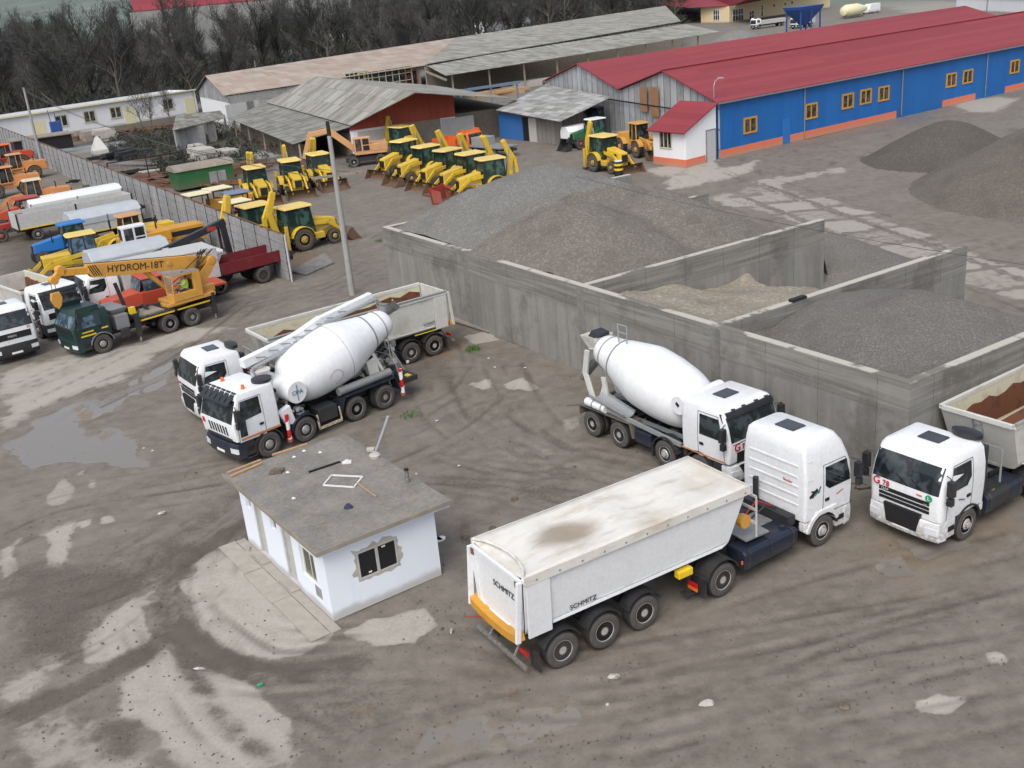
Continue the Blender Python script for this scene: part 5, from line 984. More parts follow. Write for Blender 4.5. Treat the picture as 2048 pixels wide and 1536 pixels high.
for x in AX[2:]:
    for s in (-1,1): wheel(t,x,s*1.22,.52,.28,True,'rim_white')
axlebars(t,AX)
for s in (-1,1): fender(t,-1.7,s*1.23,.45,.64,.52,15,165,'chassis')
for s in (-1,1):
    g=MB('mudsteel'); g.box(-6.3,-3.5,s*.62,s*1.22,1.12,1.16); g.box(-6.34,-6.30,s*.62,s*1.22,.75,1.16); g.bar((-3.5,s*.92,1.14),(-3.35,s*.92,.6),.6,.04); g.build('rear_mudguard',t,0)
    g=MB('tank_blue'); g.box(-3.3,-2.45,s*.55,s*1.18,.5,1.0); g.build('fuel_tank',t,0,.05)
D,p0,d,L=drum(t,-6.15,-1.02,3.15,2.05,1.20)
g=MB('steel'); g.lathe([(.0,.25),(.25,.3),(.3,.2)],Vector((-1.05,0,2.05)),(1,0,-.22),16); g.box(-1.3,-.95,-.5,.5,1.0,2.0); g.build('gearbox_stand',t,0)
for s in (-1,1):
    g=MB('white_dirty'); g.bar((-5.3,s*.6,1.0),(-5.5,s*.62,2.3),.10,.22); g.bar((-5.9,s*.6,1.0),(-5.45,s*.6,2.1),.08,.12); g.build('drum_support',t,0,.01)
    g=MB('galv'); g.box(-6.2,-.9,s*.48,s*.60,.98,1.10); g.build('subframe',t,0)
g=MB('drum_white'); g.cyl((-1.12,-1.05,2.48),(-1.12,1.05,2.48),.33,n=24); wt=g.build('water_tank',t,40); MB('blackp').bar((-1.22,-1.055,2.56),(-1.08,-1.06,2.46),.01,.12).build('tank_decal',wt,0)
# hopper, chute, side chute and platform rails at the rear
g=MB('white_dirty'); g.loft([[(-6.15,-.35,3.2),(-6.6,-.35,3.15),(-6.6,.35,3.15),(-6.15,.35,3.2)],[(-6.1,-.48,3.66),(-6.95,-.48,3.62),(-6.95,.48,3.62),(-6.1,.48,3.66)]],cap=False); g.slab([(-6.1,-.4,3.21),(-6.55,-.4,3.15),(-6.55,.4,3.15),(-6.1,.4,3.21)],.03); g.build('hopper',t,0)
MB('blackp').loft([[(-6.1,-.35,3.62),(-6.6,-.35,3.62),(-6.6,.3,3.62),(-6.1,.3,3.62)],[(-6.1,-.3,3.76),(-6.5,-.25,3.84),(-6.5,.25,3.84),(-6.1,.3,3.76)]]).build('hopper_cover',t,0)
g=MB('white_dirty')
for s in (-1,1): g.loft([[(-6.2,s*.62,3.2),(-6.45,s*.62,3.2),(-6.45,s*.70,3.2),(-6.2,s*.70,3.2)],[(-6.45,s*.55,2.2),(-6.75,s*.55,2.2),(-6.75,s*.63,2.2),(-6.45,s*.63,2.2)],[(-5.95,s*.6,1.1),(-6.25,s*.6,1.1),(-6.25,s*.68,1.1),(-5.95,s*.68,1.1)]])
g.build('rear_frame',t,0,.02)
def trough(t,a,b,r,m,name):
    a,b=Vector(a),Vector(b); dd=(b-a).normalized(); sd=dd.cross(Vector((0,0,1))).normalized(); up=sd.cross(dd).normalized(); g=MB(m)
    for p,q in ((a,b),):
        R0=[p+sd*math.cos(R_(180+180*k/8))*r+up*math.sin(R_(180+180*k/8))*r*.7 for k in range(9)]; R1=[q+sd*math.cos(R_(180+180*k/8))*r*.8+up*math.sin(R_(180+180*k/8))*r*.6 for k in range(9)]
        I0=[x+up*.03 for x in R0]; I1=[x+up*.03 for x in R1]
        g.loft([R0,R1],m,False,False).loft([I0,I1],m,False,False)
        for k in (0,8): g.bar(R0[k],R1[k],.05,.05,m)
    return g.build(name,t,40)
trough(t,(-6.55,.05,2.75),(-7.35,-.15,1.75),.36,'galv','chute'); trough(t,(-5.6,-.95,1.75),(-3.7,-1.0,1.45),.34,'galv','side_chute')
MB('drum_white').cyl((-5.9,-1.16,1.38),(-4.8,-1.16,1.34),.16,n=16).build('wash_tank',t,40); g=MB('steel'); g.lathe([(0,.165),(0,.175),(.05,.175),(.05,.165)],(-5.5,-1.16,1.365),(1,0,-.03),16).lathe([(0,.165),(0,.175),(.05,.175),(.05,.165)],(-5.0,-1.16,1.35),(1,0,-.03),16); g.build('tank_strap',t,0)
g=MB('galv'); g.bar((-4.8,-1.1,1.32),(-.95,-1.1,1.06),.1,.14); g.build('side_beam',t,0)
g=MB('galv'); g.tube([(-5.6,.3,3.6),(-5.6,.3,4.15),(-5.1,.3,4.15),(-5.1,.3,3.75)],.022,6).tube([(-5.0,-.2,3.7),(-5.0,-.2,4.1),(-4.55,-.2,4.1),(-4.55,-.2,3.6)],.022,6).tube([(-5.6,.3,4.15),(-5.0,-.2,4.1)],.02,6); g.build('guard_rail',t,0)
g=MB('mudsteel'); g.bar((-6.6,-1.0,.98),(-7.15,-1.15,.85),.1,.06).bar((-6.5,-1.0,1.0),(-6.5,1.0,1.0),.1,.12); g.build('rear_crossbar',t,0)
text('fleet_number','G',.40,body,(1.395,-.86,1.62),TR((0,1,0),(0,0,1)),'letter_red',.01); text('fleet_number','71',.27,body,(1.40,-.52,1.59),TR((0,1,0),(0,0,1)),'letter_red',.01)
place2(t,(1185,873),(1330,935),-5.64,-1.70,-1.22)
MIX=t
# mixer pump on the left
AST=[(1.10,1.34,-.62,1.22,.06),(1.75,1.42,-.62,1.245,.08),(2.35,1.22,-.62,1.20,.07),(2.80,1.06,-.62,1.15,.08),(2.90,1.0,-.60,1.12,.08),(2.92,.95,-.55,1.06,.06)]
t=thing('mixer_pump_truck','white concrete mixer truck with folded pump boom over its drum, beside the hut','mixer truck')
K,body=cab(t,AST,ws=(1.84,2.70,1.12),grille='astra',lowm='chassis',bump='tank_blue',rear=-.62,sw=((1.16,1.25),(1.12,1.86),(.92,2.62),(.12,2.62),(.12,1.95),(.85,1.88),(.85,1.25)),hatch=False)
v=MB('blackp'); 
for k in range(6): y=-1.05+k*.36; v.loft([[(1.30,y,2.66),(1.38,y,2.60),(1.38,y+.30,2.60),(1.30,y+.30,2.66)],[(.92,y,2.94),(.92,y,2.96),(.92,y+.30,2.96),(.92,y+.30,2.94)]])
v.box(1.22,1.42,-1.1,1.1,2.56,2.63); v.build('sun_visor',body,0)
for y in (-.75,.75): MB('orangelens').cyl((.45,y,2.92),(.45,y,3.08),.08,.06,n=12).build('beacon',body)
g=MB('blackp'); g.lathe([(0,.34),(.02,.4),(.12,.4),(.14,.30)],(-.45,0.65,2.93),(0,.0,1),18); g.build('spare_cover',body)
MB('orangey').box(-.6,1.15,1.236,1.25,1.12,1.20).build('side_stripe',body,0); MB('letter_red').box(1.40,1.43,-1.05,-.9,1.52,1.72).build('badge',body,0)
for s in (-1,1): g=MB('chassis'); g.box(.55,1.1,s*.9,s*1.2,.30,.36).box(.55,.6,s*.9,s*1.2,.30,.9).box(1.05,1.1,s*.9,s*1.2,.30,.9); g.build('boarding_step',t,0)
AX=(0,-1.70,-4.25,-5.77); chassis(t,-7.4,.9)
for x in AX[:2]:
    for s in (-1,1): wheel(t,x,s*1.22,.54,.30,rm='rim')
for x in AX[2:]:
    for s in (-1,1): wheel(t,x,s*1.22,.54,.28,True,'rim')
axlebars(t,AX,.54)
for s in (-1,1):
    fender(t,-1.7,s*1.23,.5,.66,.54,10,170,'tank_blue'); g=MB('tank_blue'); g.box(-6.4,-3.75,s*.66,s*1.22,1.20,1.25); g.bar((-3.75,s*.94,1.22),(-3.5,s*.94,.62),.56,.04); g.bar((-6.4,s*.94,1.22),(-6.62,s*.94,.6),.56,.03); g.build('rear_mudguard',t,0)
    g=MB('chassis'); g.box(-3.35,-2.45,s*.5,s*1.15,.52,1.10); g.build('battery_box',t,0,.03)
    g=MB('cream'); g.bar((-2.3,s*1.2,.95),(-2.35,s*1.2,.35),.06,.06).bar((-2.35,s*1.2,.35),(-3.45,s*1.2,.35),.06,.10).bar((-3.45,s*1.2,.35),(-3.4,s*1.2,.95),.05,.05); g.build('side_guard',t,0)
D,p0,d,L=drum(t,-7.15,-1.75,3.35,2.15,1.27)
g=MB('letter_red'); 
for k in range(14):
    a=R_(20*k); c=0 ; rr=.32; u=Vector((math.cos(a),0,math.sin(a)))*rr; u2=Vector((math.cos(a+.3),0,math.sin(a+.3)))*rr
    def sp(v_): p=Vector((-3.5,0,2.2))+v_; ax=p0+d*((p-p0).dot(d)); h=p.z-ax.z; R__=1.265; return Vector((p.x,math.sqrt(max(.01,R__*R__-h*h))*1.0+.012,p.z))
    g.bar(sp(u),sp(u2),.012,.012,'soil' if k%3 else 'letter_red')
g.build('drum_ring_mark',D,0)
r=1.272; MB('soil').lathe([(L*.52,r-.01),(L*.52,r+.004),(L*.52+.012,r+.004),(L*.52+.012,r-.01)],p0,d,48).build('drum_seam',D,0)
g=MB('drum_white'); g.cyl((-1.62,-1.1,2.15),(-1.62,1.15,2.15),.44,n=26); wt=g.build('water_tank',t,40); MB('steel').bar((-1.62,1.16,1.82),(-1.62,1.16,2.48),.02,.035).build('level_gauge',wt,0)
text('lettering','CIFA',.24,wt,(-1.62,1.17,2.16),TR((-1,0,0),(0,0,1)),'letter_blue')
# turret, boom and pipeline
g=MB('white_dirty'); g.lathe([(0,.55),(.35,.5),(.5,.42),(.75,.36),(1.15,.34),(1.3,.4)],(-.98,-.25,1.75),(0,0,1),20); g.build('boom_turret',t); MB('chassis').lathe([(0,.5),(0,.60),(.12,.60),(.12,.5)],(-.98,-.25,2.15),(0,0,1),24).build('slew_ring',t)
BY=-.85; g=MB('drum_white'); pts=[(-.55,BY,3.30),(-3.1,BY,3.62),(-4.5,BY,4.02),(-7.2,BY,4.35)]
for (a,b),(w,h) in zip(zip(pts,pts[1:]),((.34,.36),(.34,.34),(.3,.28))): g.bar(a,b,w,h)
g.build('boom',t,0,.02)
g=MB('galv'); pts2=[(-.75,-.35,3.15),(-2.9,-.38,3.55),(-3.2,-.35,3.68),(-4.5,-.35,3.98),(-6.9,-.4,4.25)]; g.tube(pts2,.075,10); 
for p in pts2[1:]: g.cyl(Vector(p)-Vector((.1,0,0)),Vector(p)+Vector((.1,0,0)),.11,n=10)
g.tube([(-.75,-.35,3.15),(-.5,-.1,3.1),(-.55,.1,2.7)],.075,10); g.build('delivery_pipe',t)
g=MB('steel'); 
for k in range(8): x=-1.1-k*.6; z=3.42+k*.105; g.bar((x,BY+.1,z),(x-.3,-.36,z),.05,.04)
g.tube([(-1.2,BY-.25,3.2),(-3.6,BY-.25,3.5)],.07,8).tube([(-3.8,BY-.25,3.6),(-6.2,BY-.25,3.95)],.06,8); g.build('boom_cylinders',t)
g=MB('steel'); g.lathe([(0,.35),(.05,.45),(.35,.30),(.5,.1)],(-7.35,0,4.05),(.3,0,-1),14); g.build('hopper',t); trough(t,(-7.1,.2,4.35),(-7.65,.0,3.85),.42,'galv','charging_funnel')
g=MB('galv')
for s in (-.55,.55):
    g.tube([(-6.8,s,.95),(-6.75,s,3.4)],.03,6)
for k in range(8): g.tube([(-6.79,-.55,1.1+k*.3),(-6.78,.55,1.1+k*.3)],.02,6)
g.tube([(-6.9,.55,2.2),(-7.3,.7,1.2)],.04,6).tube([(-6.6,.9,2.6),(-6.8,1.0,1.0)],.03,6).tube([(-7.2,-.4,2.4),(-7.3,.3,1.0)],.05,6); g.build('ladder',t)
random.seed(12)
for k in range(26):
    g=MB('steel')
    x=-6.55-random.random()*.75; y=random.uniform(-1,1.05); z=random.uniform(.75,2.5); s_=random.uniform(.05,.20); g.box(x-s_,x+s_,y-s_*.8,y+s_*.8,z-s_,z+s_,random.choice(('steel','chassis','white_dirty','galv'))); g.build('pump_block',t,0,.01)
for s in (-1,1): g=MB('white_dirty'); g.bar((-5.8,s*.7,1.1),(-5.6,s*.72,2.2),.1,.5); g.bar((-6.4,s*.7,1.0),(-5.8,s*.66,2.4),.08,.14); g.build('drum_support',t,0,.01)
g=MB('drum_white'); g.prism([(-.65,1.6),(-1.2,1.75),(-1.35,1.05),(-1.2,.95),(-.95,1.0)],.9,1.15,'y'); g.prism([(-.65,1.6),(-1.2,1.75),(-1.35,1.05),(-1.2,.95),(-.95,1.0)],-1.15,-.9,'y'); g.build('outrigger_frame',t,0,.02)
for s in (-1,1):
    for x,z1 in ((-.95,1.45),(-6.75,1.5)):
        g=MB('redwhite'); g.cyl((x,s*1.16,.42),(x,s*1.16,z1),.085,n=12); o=g.build('outrigger_leg',t); MB('red').cyl((x,s*1.16,.30),(x,s*1.16,.42),.12,n=12).build('foot',o)
random.seed(4)
for k in range(20): g=MB('galv'); x=-1.3-random.random()*.75; y=random.choice((-1,1))*random.uniform(.6,1.12); z=random.uniform(1.0,1.75); s_=random.uniform(.04,.15); g.cyl((x-s_,y,z),(x+s_,y+.05,z+.05),s_,n=8,m=random.choice(('galv','steel','chassis','white_dirty'))); g.build('hydraulic_part',t)
g=MB('steel'); g.cyl((-3.6,1.0,1.46),(-6.3,1.0,1.48),.17,n=14); g.build('pipe_rack',t)
for s in (-1,1): MB('yellow_flat').box(-7.45,-7.2,s*.7,s*1.0,.9,.98).build('tail_marker',t,0)
MB('chassis').box(-7.7,-6.9,-1.1,1.1,.72,.95).build('rear_frame',t,0,.02)
MB('orangelens').box(-7.75,-7.7,.8,1.05,.8,.92).build('indicator',t,0)
place2(t,(545,914),(775,818),0,-5.77,1.22)
# ------------------------------------------------------------ other tractor and tipper sets
def rig(lab1,lab2,num,loc,ang,tl=7.7,inside='soil',tcol='white_dirty'):
    t=thing('truck_tractor',lab1,'truck',loc,ang); K,b=cab(t,STD,col='white'); tractor_gear(t,-3.8)
    g=MB('blackp'); g.lathe([(0,.22),(.02,.30),(.16,.30),(.2,.16)],(-.62,.0,2.98),(0,0,1),18); g.T=None; o=g.build('air_intake',b); o.scale=(.8,1.6,1); o.location=(-.14,.62,0)
    g=MB('blackp'); g.box(-.98,-.80,.85,1.15,1.2,2.75); g.build('intake_duct',t,0,.05)
    x=-8.6-tl+6.0
    s=thing('dump_semi_trailer',lab2,'semi trailer',loc,ang); xr=-3.3-tl
    # trailer in tractor coordinates: front wall at about -1.9
    T=tipper(s,-2.05-tl,-2.05,3.0,1.22,False,tcol,inside); trailer_gear(s,(-1.1-tl,.21-tl,1.52-tl),-2.3,leg=-4.6)
    g=MB('steel'); g.cyl((-2.25,0,1.2),(-2.25,0,2.7),.16,n=12); g.cyl((-2.25,0,2.7),(-2.25,0,2.85),.2,n=12); g.build('tipping_ram',s)
    railing(s,[(-1.75,-1.1),(-1.75,-.35),(-1.75,.35),(-1.75,1.1)],1.25,2.3,2); MB('steel').box(-1.95,-1.6,-.9,-.2,1.6,1.64).build('walkway',s,0)
    g=MB('galv'); g.tube([(-2.0-tl,s_*0+1.28,3.06) if k==0 else (-2.05,1.28,3.06) for k,s_ in enumerate((0,0))],.05,8); g.build('sheet_roller',s)
    return t,s,K,b
hd=R_(33.5+180); A=G(1932,1080); n=Vector((-math.sin(hd),math.cos(hd),0)); lc=A-n*1.22
t,s,K,b=rig('white tractor unit marked G78 with green badge at the right edge','white tipper trailer with rusty floor coupled to the truck marked G78','G78',lc,hd)
text('fleet_number','G',.34,b,(1.400,-.92,1.73),TR((0,1,0),(0,0,1)),'letter_red',.01); text('fleet_number','78',.24,b,(1.405,-.60,1.72),TR((0,1,0),(0,0,1)),'letter_red',.01); text('lettering','DAF',.13,b,(1.41,-.62,1.54),TR((0,1,0),(0,0,1)),'palegrey',.005)
MB('lettr_green').cyl((1.38,.82,1.72),(1.395,.82,1.72),.11,n=18).build('badge',b,0); text('badge_letter','L',.17,b,(1.40,.82,1.72),TR((0,1,0),(0,0,1)),'plate',.004); MB('orangelens').box(1.39,1.395,.42,.6,1.70,1.75).build('sticker',b,0)
MB('letter_blue').bar((.25,1.24,1.45),(.55,1.24,1.55),.006,.035).build('decal',b,0)
text('lettering','CF',.1,b,(1.405,.72,1.49),TR((0,1,0),(0,0,1)),'palegrey',.005)
g=MB('chassis'); g.loft([[(x,y,z) for y,z in ((.5,.45),(1.1,.40),(1.24,.55),(1.24,.95),(1.1,1.05),(.5,1.05))] for x in (-1.15,-2.2)]); g.build('side_locker',t,0,.08)
MB('yellow_flat').box(-1.6,-1.45,1.05,1.06,1.052,1.06).build('marker',t,0)
# left set: cab roof corner pixels give the place
c1,c2,c3=G(360,697,2.92),G(400,722,2.92),G(470,697,2.92); hd=R_(34.5+180); mid=(c1+c2)/2; fx_=Vector((math.cos(hd),math.sin(hd),0)); lc=mid-fx_*.98; lc.z=0
t,s,K,b=rig('white tractor unit with open window parked behind the pump mixer, beside the puddles','white tipper trailer with rust brown inside standing between the pump mixer and the bin wall','',lc,hd,9.2)
MB('letter_red').box(1.39,1.40,-1.0,-.85,1.52,1.62).build('badge',b,0); text('lettering','DAF',.13,b,(1.41,-.6,1.54),TR((0,1,0),(0,0,1)),'palegrey',.005)
text('lettering','SCHMITZ',.18,s,(-10.2,1.19,1.66),TR((-1,0,0),(0,.06,1)),'letter_dark'); MB('yellow_flat').box(-11.0,-9.3,1.165,1.175,1.25,1.30).build('reflective_tape',s,0)
# ------------------------------------------------------------ plant builders
def put(t,px,py,z,hx=None,hy=None,hz=None,ang=None,lx=0,ly=0):
    """local point (lx,ly,z) of t falls on photo pixel px,py; heading from a second pixel or an angle in degrees"""
    A=G(px,py,z)
    if ang is None: B=G(hx,hy,hz); a=math.atan2(B.y-A.y,B.x-A.x); print('PUT',t.name,'%.0f'%math.degrees(a))
    else: a=R_(ang)
    c,s=math.cos(a),math.sin(a); t.location=(A.x-(lx*c-ly*s),A.y-(lx*s+ly*c),0); t.rotation_euler=(0,0,a); return t
def glasscab(t,x0,x1,hw,z0,z1,frame,glass='glass_green',roof=None,taper=.08,rz=.12,over=.15,name='cab'):
    g=MB(glass); g.loft([[(x0,-hw,z0),(x1,-hw,z0),(x1,hw,z0),(x0,hw,z0)],[(x0+taper,-hw+taper,z1),(x1-taper*2,-hw+taper,z1),(x1-taper*2,hw-taper,z1),(x0+taper,hw-taper,z1)]]); C=g.build(name,t,0)
    f=MB(frame); b=.035
    for s in (-1,1):
        for (xa,xb) in ((x0,x0+taper),(x1,x1-taper*2),((x0+x1)/2-.1,(x0+x1)/2-.1)): f.bar((xa,s*(hw+.005),z0),(xb,s*(hw-taper+.01),z1),b*2,b*2)
        f.bar((x0,s*(hw+.01),z0+.05),(x1,s*(hw+.01),z0+.05),.05,.14)
    for x,dx in ((x0,-.01),(x1,.01)): f.bar((x+dx,-hw,z0+.05),(x+dx,hw,z0+.05),.05,.12)
    f.build('frame',C,0)
    r=MB(roof or frame); o=over
    r.loft([[(x0-o,-hw-o*.4,z1),(x1-o*.1,-hw-o*.4,z1),(x1+o,-hw*.72,z1),(x1+o,hw*.72,z1),(x1-o*.1,hw+o*.4,z1),(x0-o,hw+o*.4,z1)],[(x0-o*.8,-hw,z1+rz),(x1-o*.2,-hw,z1+rz),(x1+o*.7,-hw*.65,z1+rz*.8),(x1+o*.7,hw*.65,z1+rz*.8),(x1-o*.2,hw,z1+rz),(x0-o*.8,hw,z1+rz)]]); r.build('cab_roof',C,0,.03)
    s_=MB('seat'); s_.box((x0+x1)/2-.25,(x0+x1)/2+.2,-.25,.25,z0,z0+.15); return C
def bucket(t,x,hw,z=0.0,m='bucket',r=.42,name='bucket',rot=0):
    P=[];
    for k in range(8): a=R_(95+ (190)*k/7); P.append((x+.42+math.cos(a)*r,z+r+math.sin(a)*r))
    P.append((x+.95,z+.0)); Q=[(p[0]+(.04 if i<8 else 0),p[1]+.035) for i,p in enumerate(P)]
    g=MB(m); pts=P+Q[::-1]; g.prism(pts,-hw,hw,'y')
    for s in (-1,1): g.prism(P,s*hw,s*(hw-.04),'y')
    return g.build(name,t,40)
def backhoe_loader():
    t=thing('backhoe_loader','x','backhoe loader')
    for s in (-1,1):
        wheel(t,0,s*1.15,.72,.44,rm='jyellow'); wheel(t,2.2,s*1.02,.5,.32,rm='jyellow'); fender(t,0,s*1.17,.5,.82,.72,15,165,'jyellow',flap=False)
    g=MB('jyellow'); g.loft([[(1.0,-.46,z0),(1.0,.46,z0),(1.0,.40,z1),(1.0,-.40,z1)] if k==0 else [(2.78,-.40,z0),(2.78,.40,z0),(2.70,.34,z1),(2.70,-.34,z1)] for k,(z0,z1) in enumerate(((.85,1.88),(.80,1.55)))]); H=g.build('hood',t,0,.05)
    MB('black').box(2.76,2.80,-.28,.28,.85,1.40).build('grille',H,0); MB('letter_dark').box(1.3,2.3,-.452,-.440,1.35,1.48).build('hood_stripe',H,0)
    g=MB('jyellow'); g.box(-.9,2.6,-.42,.42,.55,.95).box(.85,1.55,-.95,-.45,.55,.95).box(.85,1.55,.45,.95,.55,.95); g.build('body',t,0,.03)
    glasscab(t,-.80,.98,.78,1.05,2.66,'blackp',roof='jroof')
    for s in (-1,1):
        g=MB('jyellow'); g.bar((.8,s*.62,1.55),(2.0,s*.62,1.45),.12,.24).bar((1.95,s*.62,1.5),(3.25,s*.62,.5),.12,.22); g.build('loader_arm',t,0,.01); MB('galv').bar((1.2,s*.62,1.0),(2.2,s*.62,1.2),.06,.06).build('ram',t,0)
    bucket(t,3.05,1.18)
    g=MB('jyellow'); g.box(-1.25,-.95,-.95,.95,.55,1.15); g.build('rear_frame',t,0,.02)
    g=MB('jyellow'); g.bar((-1.3,0,.9),(-1.75,0,2.5),.30,.40).bar((-1.75,0,2.4),(-1.30,0,3.75),.28,.36); B=g.build('boom',t,0,.02)
    g=MB('jyellow'); g.bar((-1.25,.0,3.8),(-2.05,.0,2.2),.22,.30).bar((-2.05,0,2.3),(-2.1,0,1.0),.22,.26); g.build('dipper_arm',t,0,.02)
    MB('galv').bar((-1.45,.12,3.2),(-1.2,.12,1.6),.09,.09).build('ram',t,0); g=MB('bucket'); g.prism([(-2.3,.35),(-1.75,.30),(-1.7,.85),(-2.15,1.05),(-2.45,.7)],-.25,.25,'y'); g.build('digging_bucket',t,0,.02)
    for s in (-1,1): g=MB('jyellow'); g.box(-1.2,-1.02,s*.95,s*1.15,.25,1.75); g.box(-1.28,-.94,s*.9,s*1.2,.1,.25,'chassis'); g.build('stabiliser',t,0,.01)
    return t
BS=1.12; PB=backhoe_loader(); KID.clear()
GB='yellow backhoe loaders parked round the yard'
BH=[(507,333,2.75,535,385,1.2,'yellow backhoe loader beside the green wagon, leftmost of the three facing the camera'),(578,319,2.75,607,372,1.25,'yellow backhoe loader in the middle of the three facing the camera'),(634,306,2.75,672,352,1.3,'yellow backhoe loader partly behind the tall concrete pole'),
 (805,280,2.75,762,325,1.3,'first backhoe loader of the slanting row, next to the peach excavator'),(849,291,2.75,809,335,1.3,'second backhoe loader of the slanting row in front of the red gable'),(893,298,2.75,853,345,1.3,'third backhoe loader of the slanting row, orange truck behind it'),
 (938,305,2.75,895,352,1.3,'fourth backhoe loader of the slanting row, behind the dark red bucket'),(978,315,2.75,934,362,1.3,'fifth backhoe loader of the slanting row, half hidden by the gravel heap')]
first=True
for x,y,z,hx,hy,hz_,lb in BH:
    o=PB if first else copy_tree(PB); first=False; o.scale=(BS,)*3; put(o,x,y,z*BS,hx,hy,hz_*BS,lx=.1*BS); o['label']=lb; o['group']=GB
o=copy_tree(PB); put(o,800,252,2.75*BS,ang=-48,lx=.1); o['label']='lone backhoe loader standing right in front of the red boarded gable'; o['group']=GB
o=copy_tree(PB); place2(o,(613,502),(676,487),0,2.2*BS,-1.15*BS); o['label']='nearest backhoe loader, side on beside the tall concrete pole'; o['group']=GB
o=copy_tree(PB); put(o,507,408,2.75*BS,ang=36,lx=.1); o['label']='backhoe loader mostly hidden behind the end of the concrete panel fence'; o['group']=GB
o=copy_tree(PB); place2(o,(1187,344),(1217,349),0,2.2*BS,-1.15*BS); o['label']='backhoe loader with lowered bucket beside the green tractor'; o['group']=GB
random.seed(21)
for o in [q for q in bpy.data.objects if q.name.startswith('backhoe_loader')]:
    a=random.uniform(-.10,.10); a2=random.uniform(-.06,.05)
    for c in o.children:
        n=c.name.split('.')[0]
        if n in ('boom','dipper_arm','digging_bucket'): c.rotation_euler.y=a; c.location=(0,random.choice((-.25,0,.25)) if n=='boom' else 0,0)
        if n in ('loader_arm','bucket'): c.rotation_euler.y=a2
g=MB('red'); g.prism([(0,0),(.9,0),(1.1,1.1),(.9,1.15),(.75,.1),(0,.08)],-.9,.9,'y'); 
for s in (-1,1): g.prism([(0,0),(.9,0),(1.1,1.1),(.1,.9)],s*.9,s*.86,'y')
o=g.build('loader_bucket',None,0,.01); o.location=G(899,404); o.scale=(1.15,)*3; o.rotation_euler=(0,0,R_(150)); tag(o,'dark red loader bucket standing behind the big gravel heap','bucket')
def tractor(t,col,rm,hoodcol=None,canopy=None,s=1.0):
    hc=hoodcol or col
    for sg in (-1,1): wheel(t,0,sg*1.05,.82,.5,rm=rm); wheel(t,2.5,sg*.98,.58,.38,rm=rm); fender(t,0,sg*1.05,.5,.9,.82,25,160,col,flap=False)
    g=MB(hc); g.loft([[(.8,-.42,.95),(.8,.42,.95),(.8,.34,1.95),(.8,-.34,1.95)],[(3.0,-.32,.95),(3.0,.32,.95),(2.95,.26,1.6),(2.95,-.26,1.6)]]); H=g.build('hood',t,0,.06); MB('black').box(2.98,3.03,-.22,.22,1.0,1.5).build('grille',H,0)
    MB('chassis').box(-.6,2.9,-.35,.35,.6,1.0).build('body',t,0); MB('black').cyl((1.6,.36,1.6),(1.6,.36,2.5),.04,n=8).build('exhaust',t)
    if canopy:
        f=MB('blackp')
        for x in (-.7,.7):
            for y in (-.7,.7): f.box(x-.03,x+.03,y-.03,y+.03,1.0,2.5)
        f.bar((-.7,-.7,2.42),(-.7,.7,2.42),.07,.07).bar((.7,-.7,2.42),(.7,.7,2.42),.07,.07).bar((-.7,-.7,2.42),(.7,-.7,2.42),.07,.07).bar((-.7,.7,2.42),(.7,.7,2.42),.07,.07)
        F_=f.build('roll_frame',t,0); MB(canopy).box(-1.0,1.0,-.95,.95,2.5,2.6).build('canopy',t,0,.03); MB('seat').box(-.4,.1,-.25,.25,1.1,1.6).build('seat',t,0,.05)
    else: glasscab(t,-.75,.85,.72,1.05,2.65,'blackp',roof=col if col!='tgreen' else 'white')
    return t
def wloader(t,col,roof=None,hood=2.6,arms=True):
    for sg in (-1,1): wheel(t,0,sg*1.25,.78,.5,rm=col); wheel(t,3.0,sg*1.25,.78,.5,rm=col); fender(t,0,sg*1.26,.5,.88,.78,20,160,col,flap=False); fender(t,3,sg*1.26,.5,.88,.78,20,160,col,flap=False)
    g=MB(col); g.loft([[(-1.6,-.7,.9),(1.2,-.75,.9),(1.2,.75,.9),(-1.6,.7,.9)],[(-1.5,-.62,1.95),(1.2,-.68,2.1),(1.2,.68,2.1),(-1.5,.62,1.95)]]); H=g.build('engine_hood',t,0,.05); MB('black').box(-1.63,-1.55,-.45,.45,1.1,1.7).build('grille',H,0); MB('black').cyl((-.3,.2,2.0),(-.3,.2,2.6),.05,n=8).build('exhaust',H)
    g=MB(col); g.box(1.2,3.9,-.6,.6,.8,1.35); g.build('front_frame',t,0,.03)
    glasscab(t,1.0,2.4,.72,1.35,2.95,col,'glass',roof or col)
    if arms:
        for s in (-1,1): g=MB(col); g.bar((2.7,s*.55,1.7),(4.0,s*.55,1.5),.14,.28).bar((3.95,s*.55,1.55),(5.0,s*.55,.6),.14,.26); g.build('loader_arm',t,0,.01)
        bucket(t,4.8,1.3)
    return t
t=tractor(thing('farm_tractor','green tractor with white cab roof and red wheel rims by the low shed','tractor'),'tgreen','red'); put(t,1189,236,2.75,1128,270,1.6); bucket(t,3.5,.8,m='chassis',name='front_bucket')
t=thing('white_tank_trailer','white machine with domed cover just behind the green tractor','machine'); g=MB('white'); g.loft([[(x,y*w,z) for y,z in ((-1,.9),(-1,1.6),(-.6,2.1),(.6,2.1),(1,1.6),(1,.9))] for x,w in ((0,.7),(.8,1.0),(2.2,1.0),(2.8,.6))]); g.build('cover',t,30,.03); wheel(t,.6,-1.1,.5,.3); wheel(t,.6,1.1,.5,.3); wheel(t,2.2,-1.1,.5,.3); wheel(t,2.2,1.1,.5,.3); put(t,1150,262,1.5,ang=34,lx=1.4)
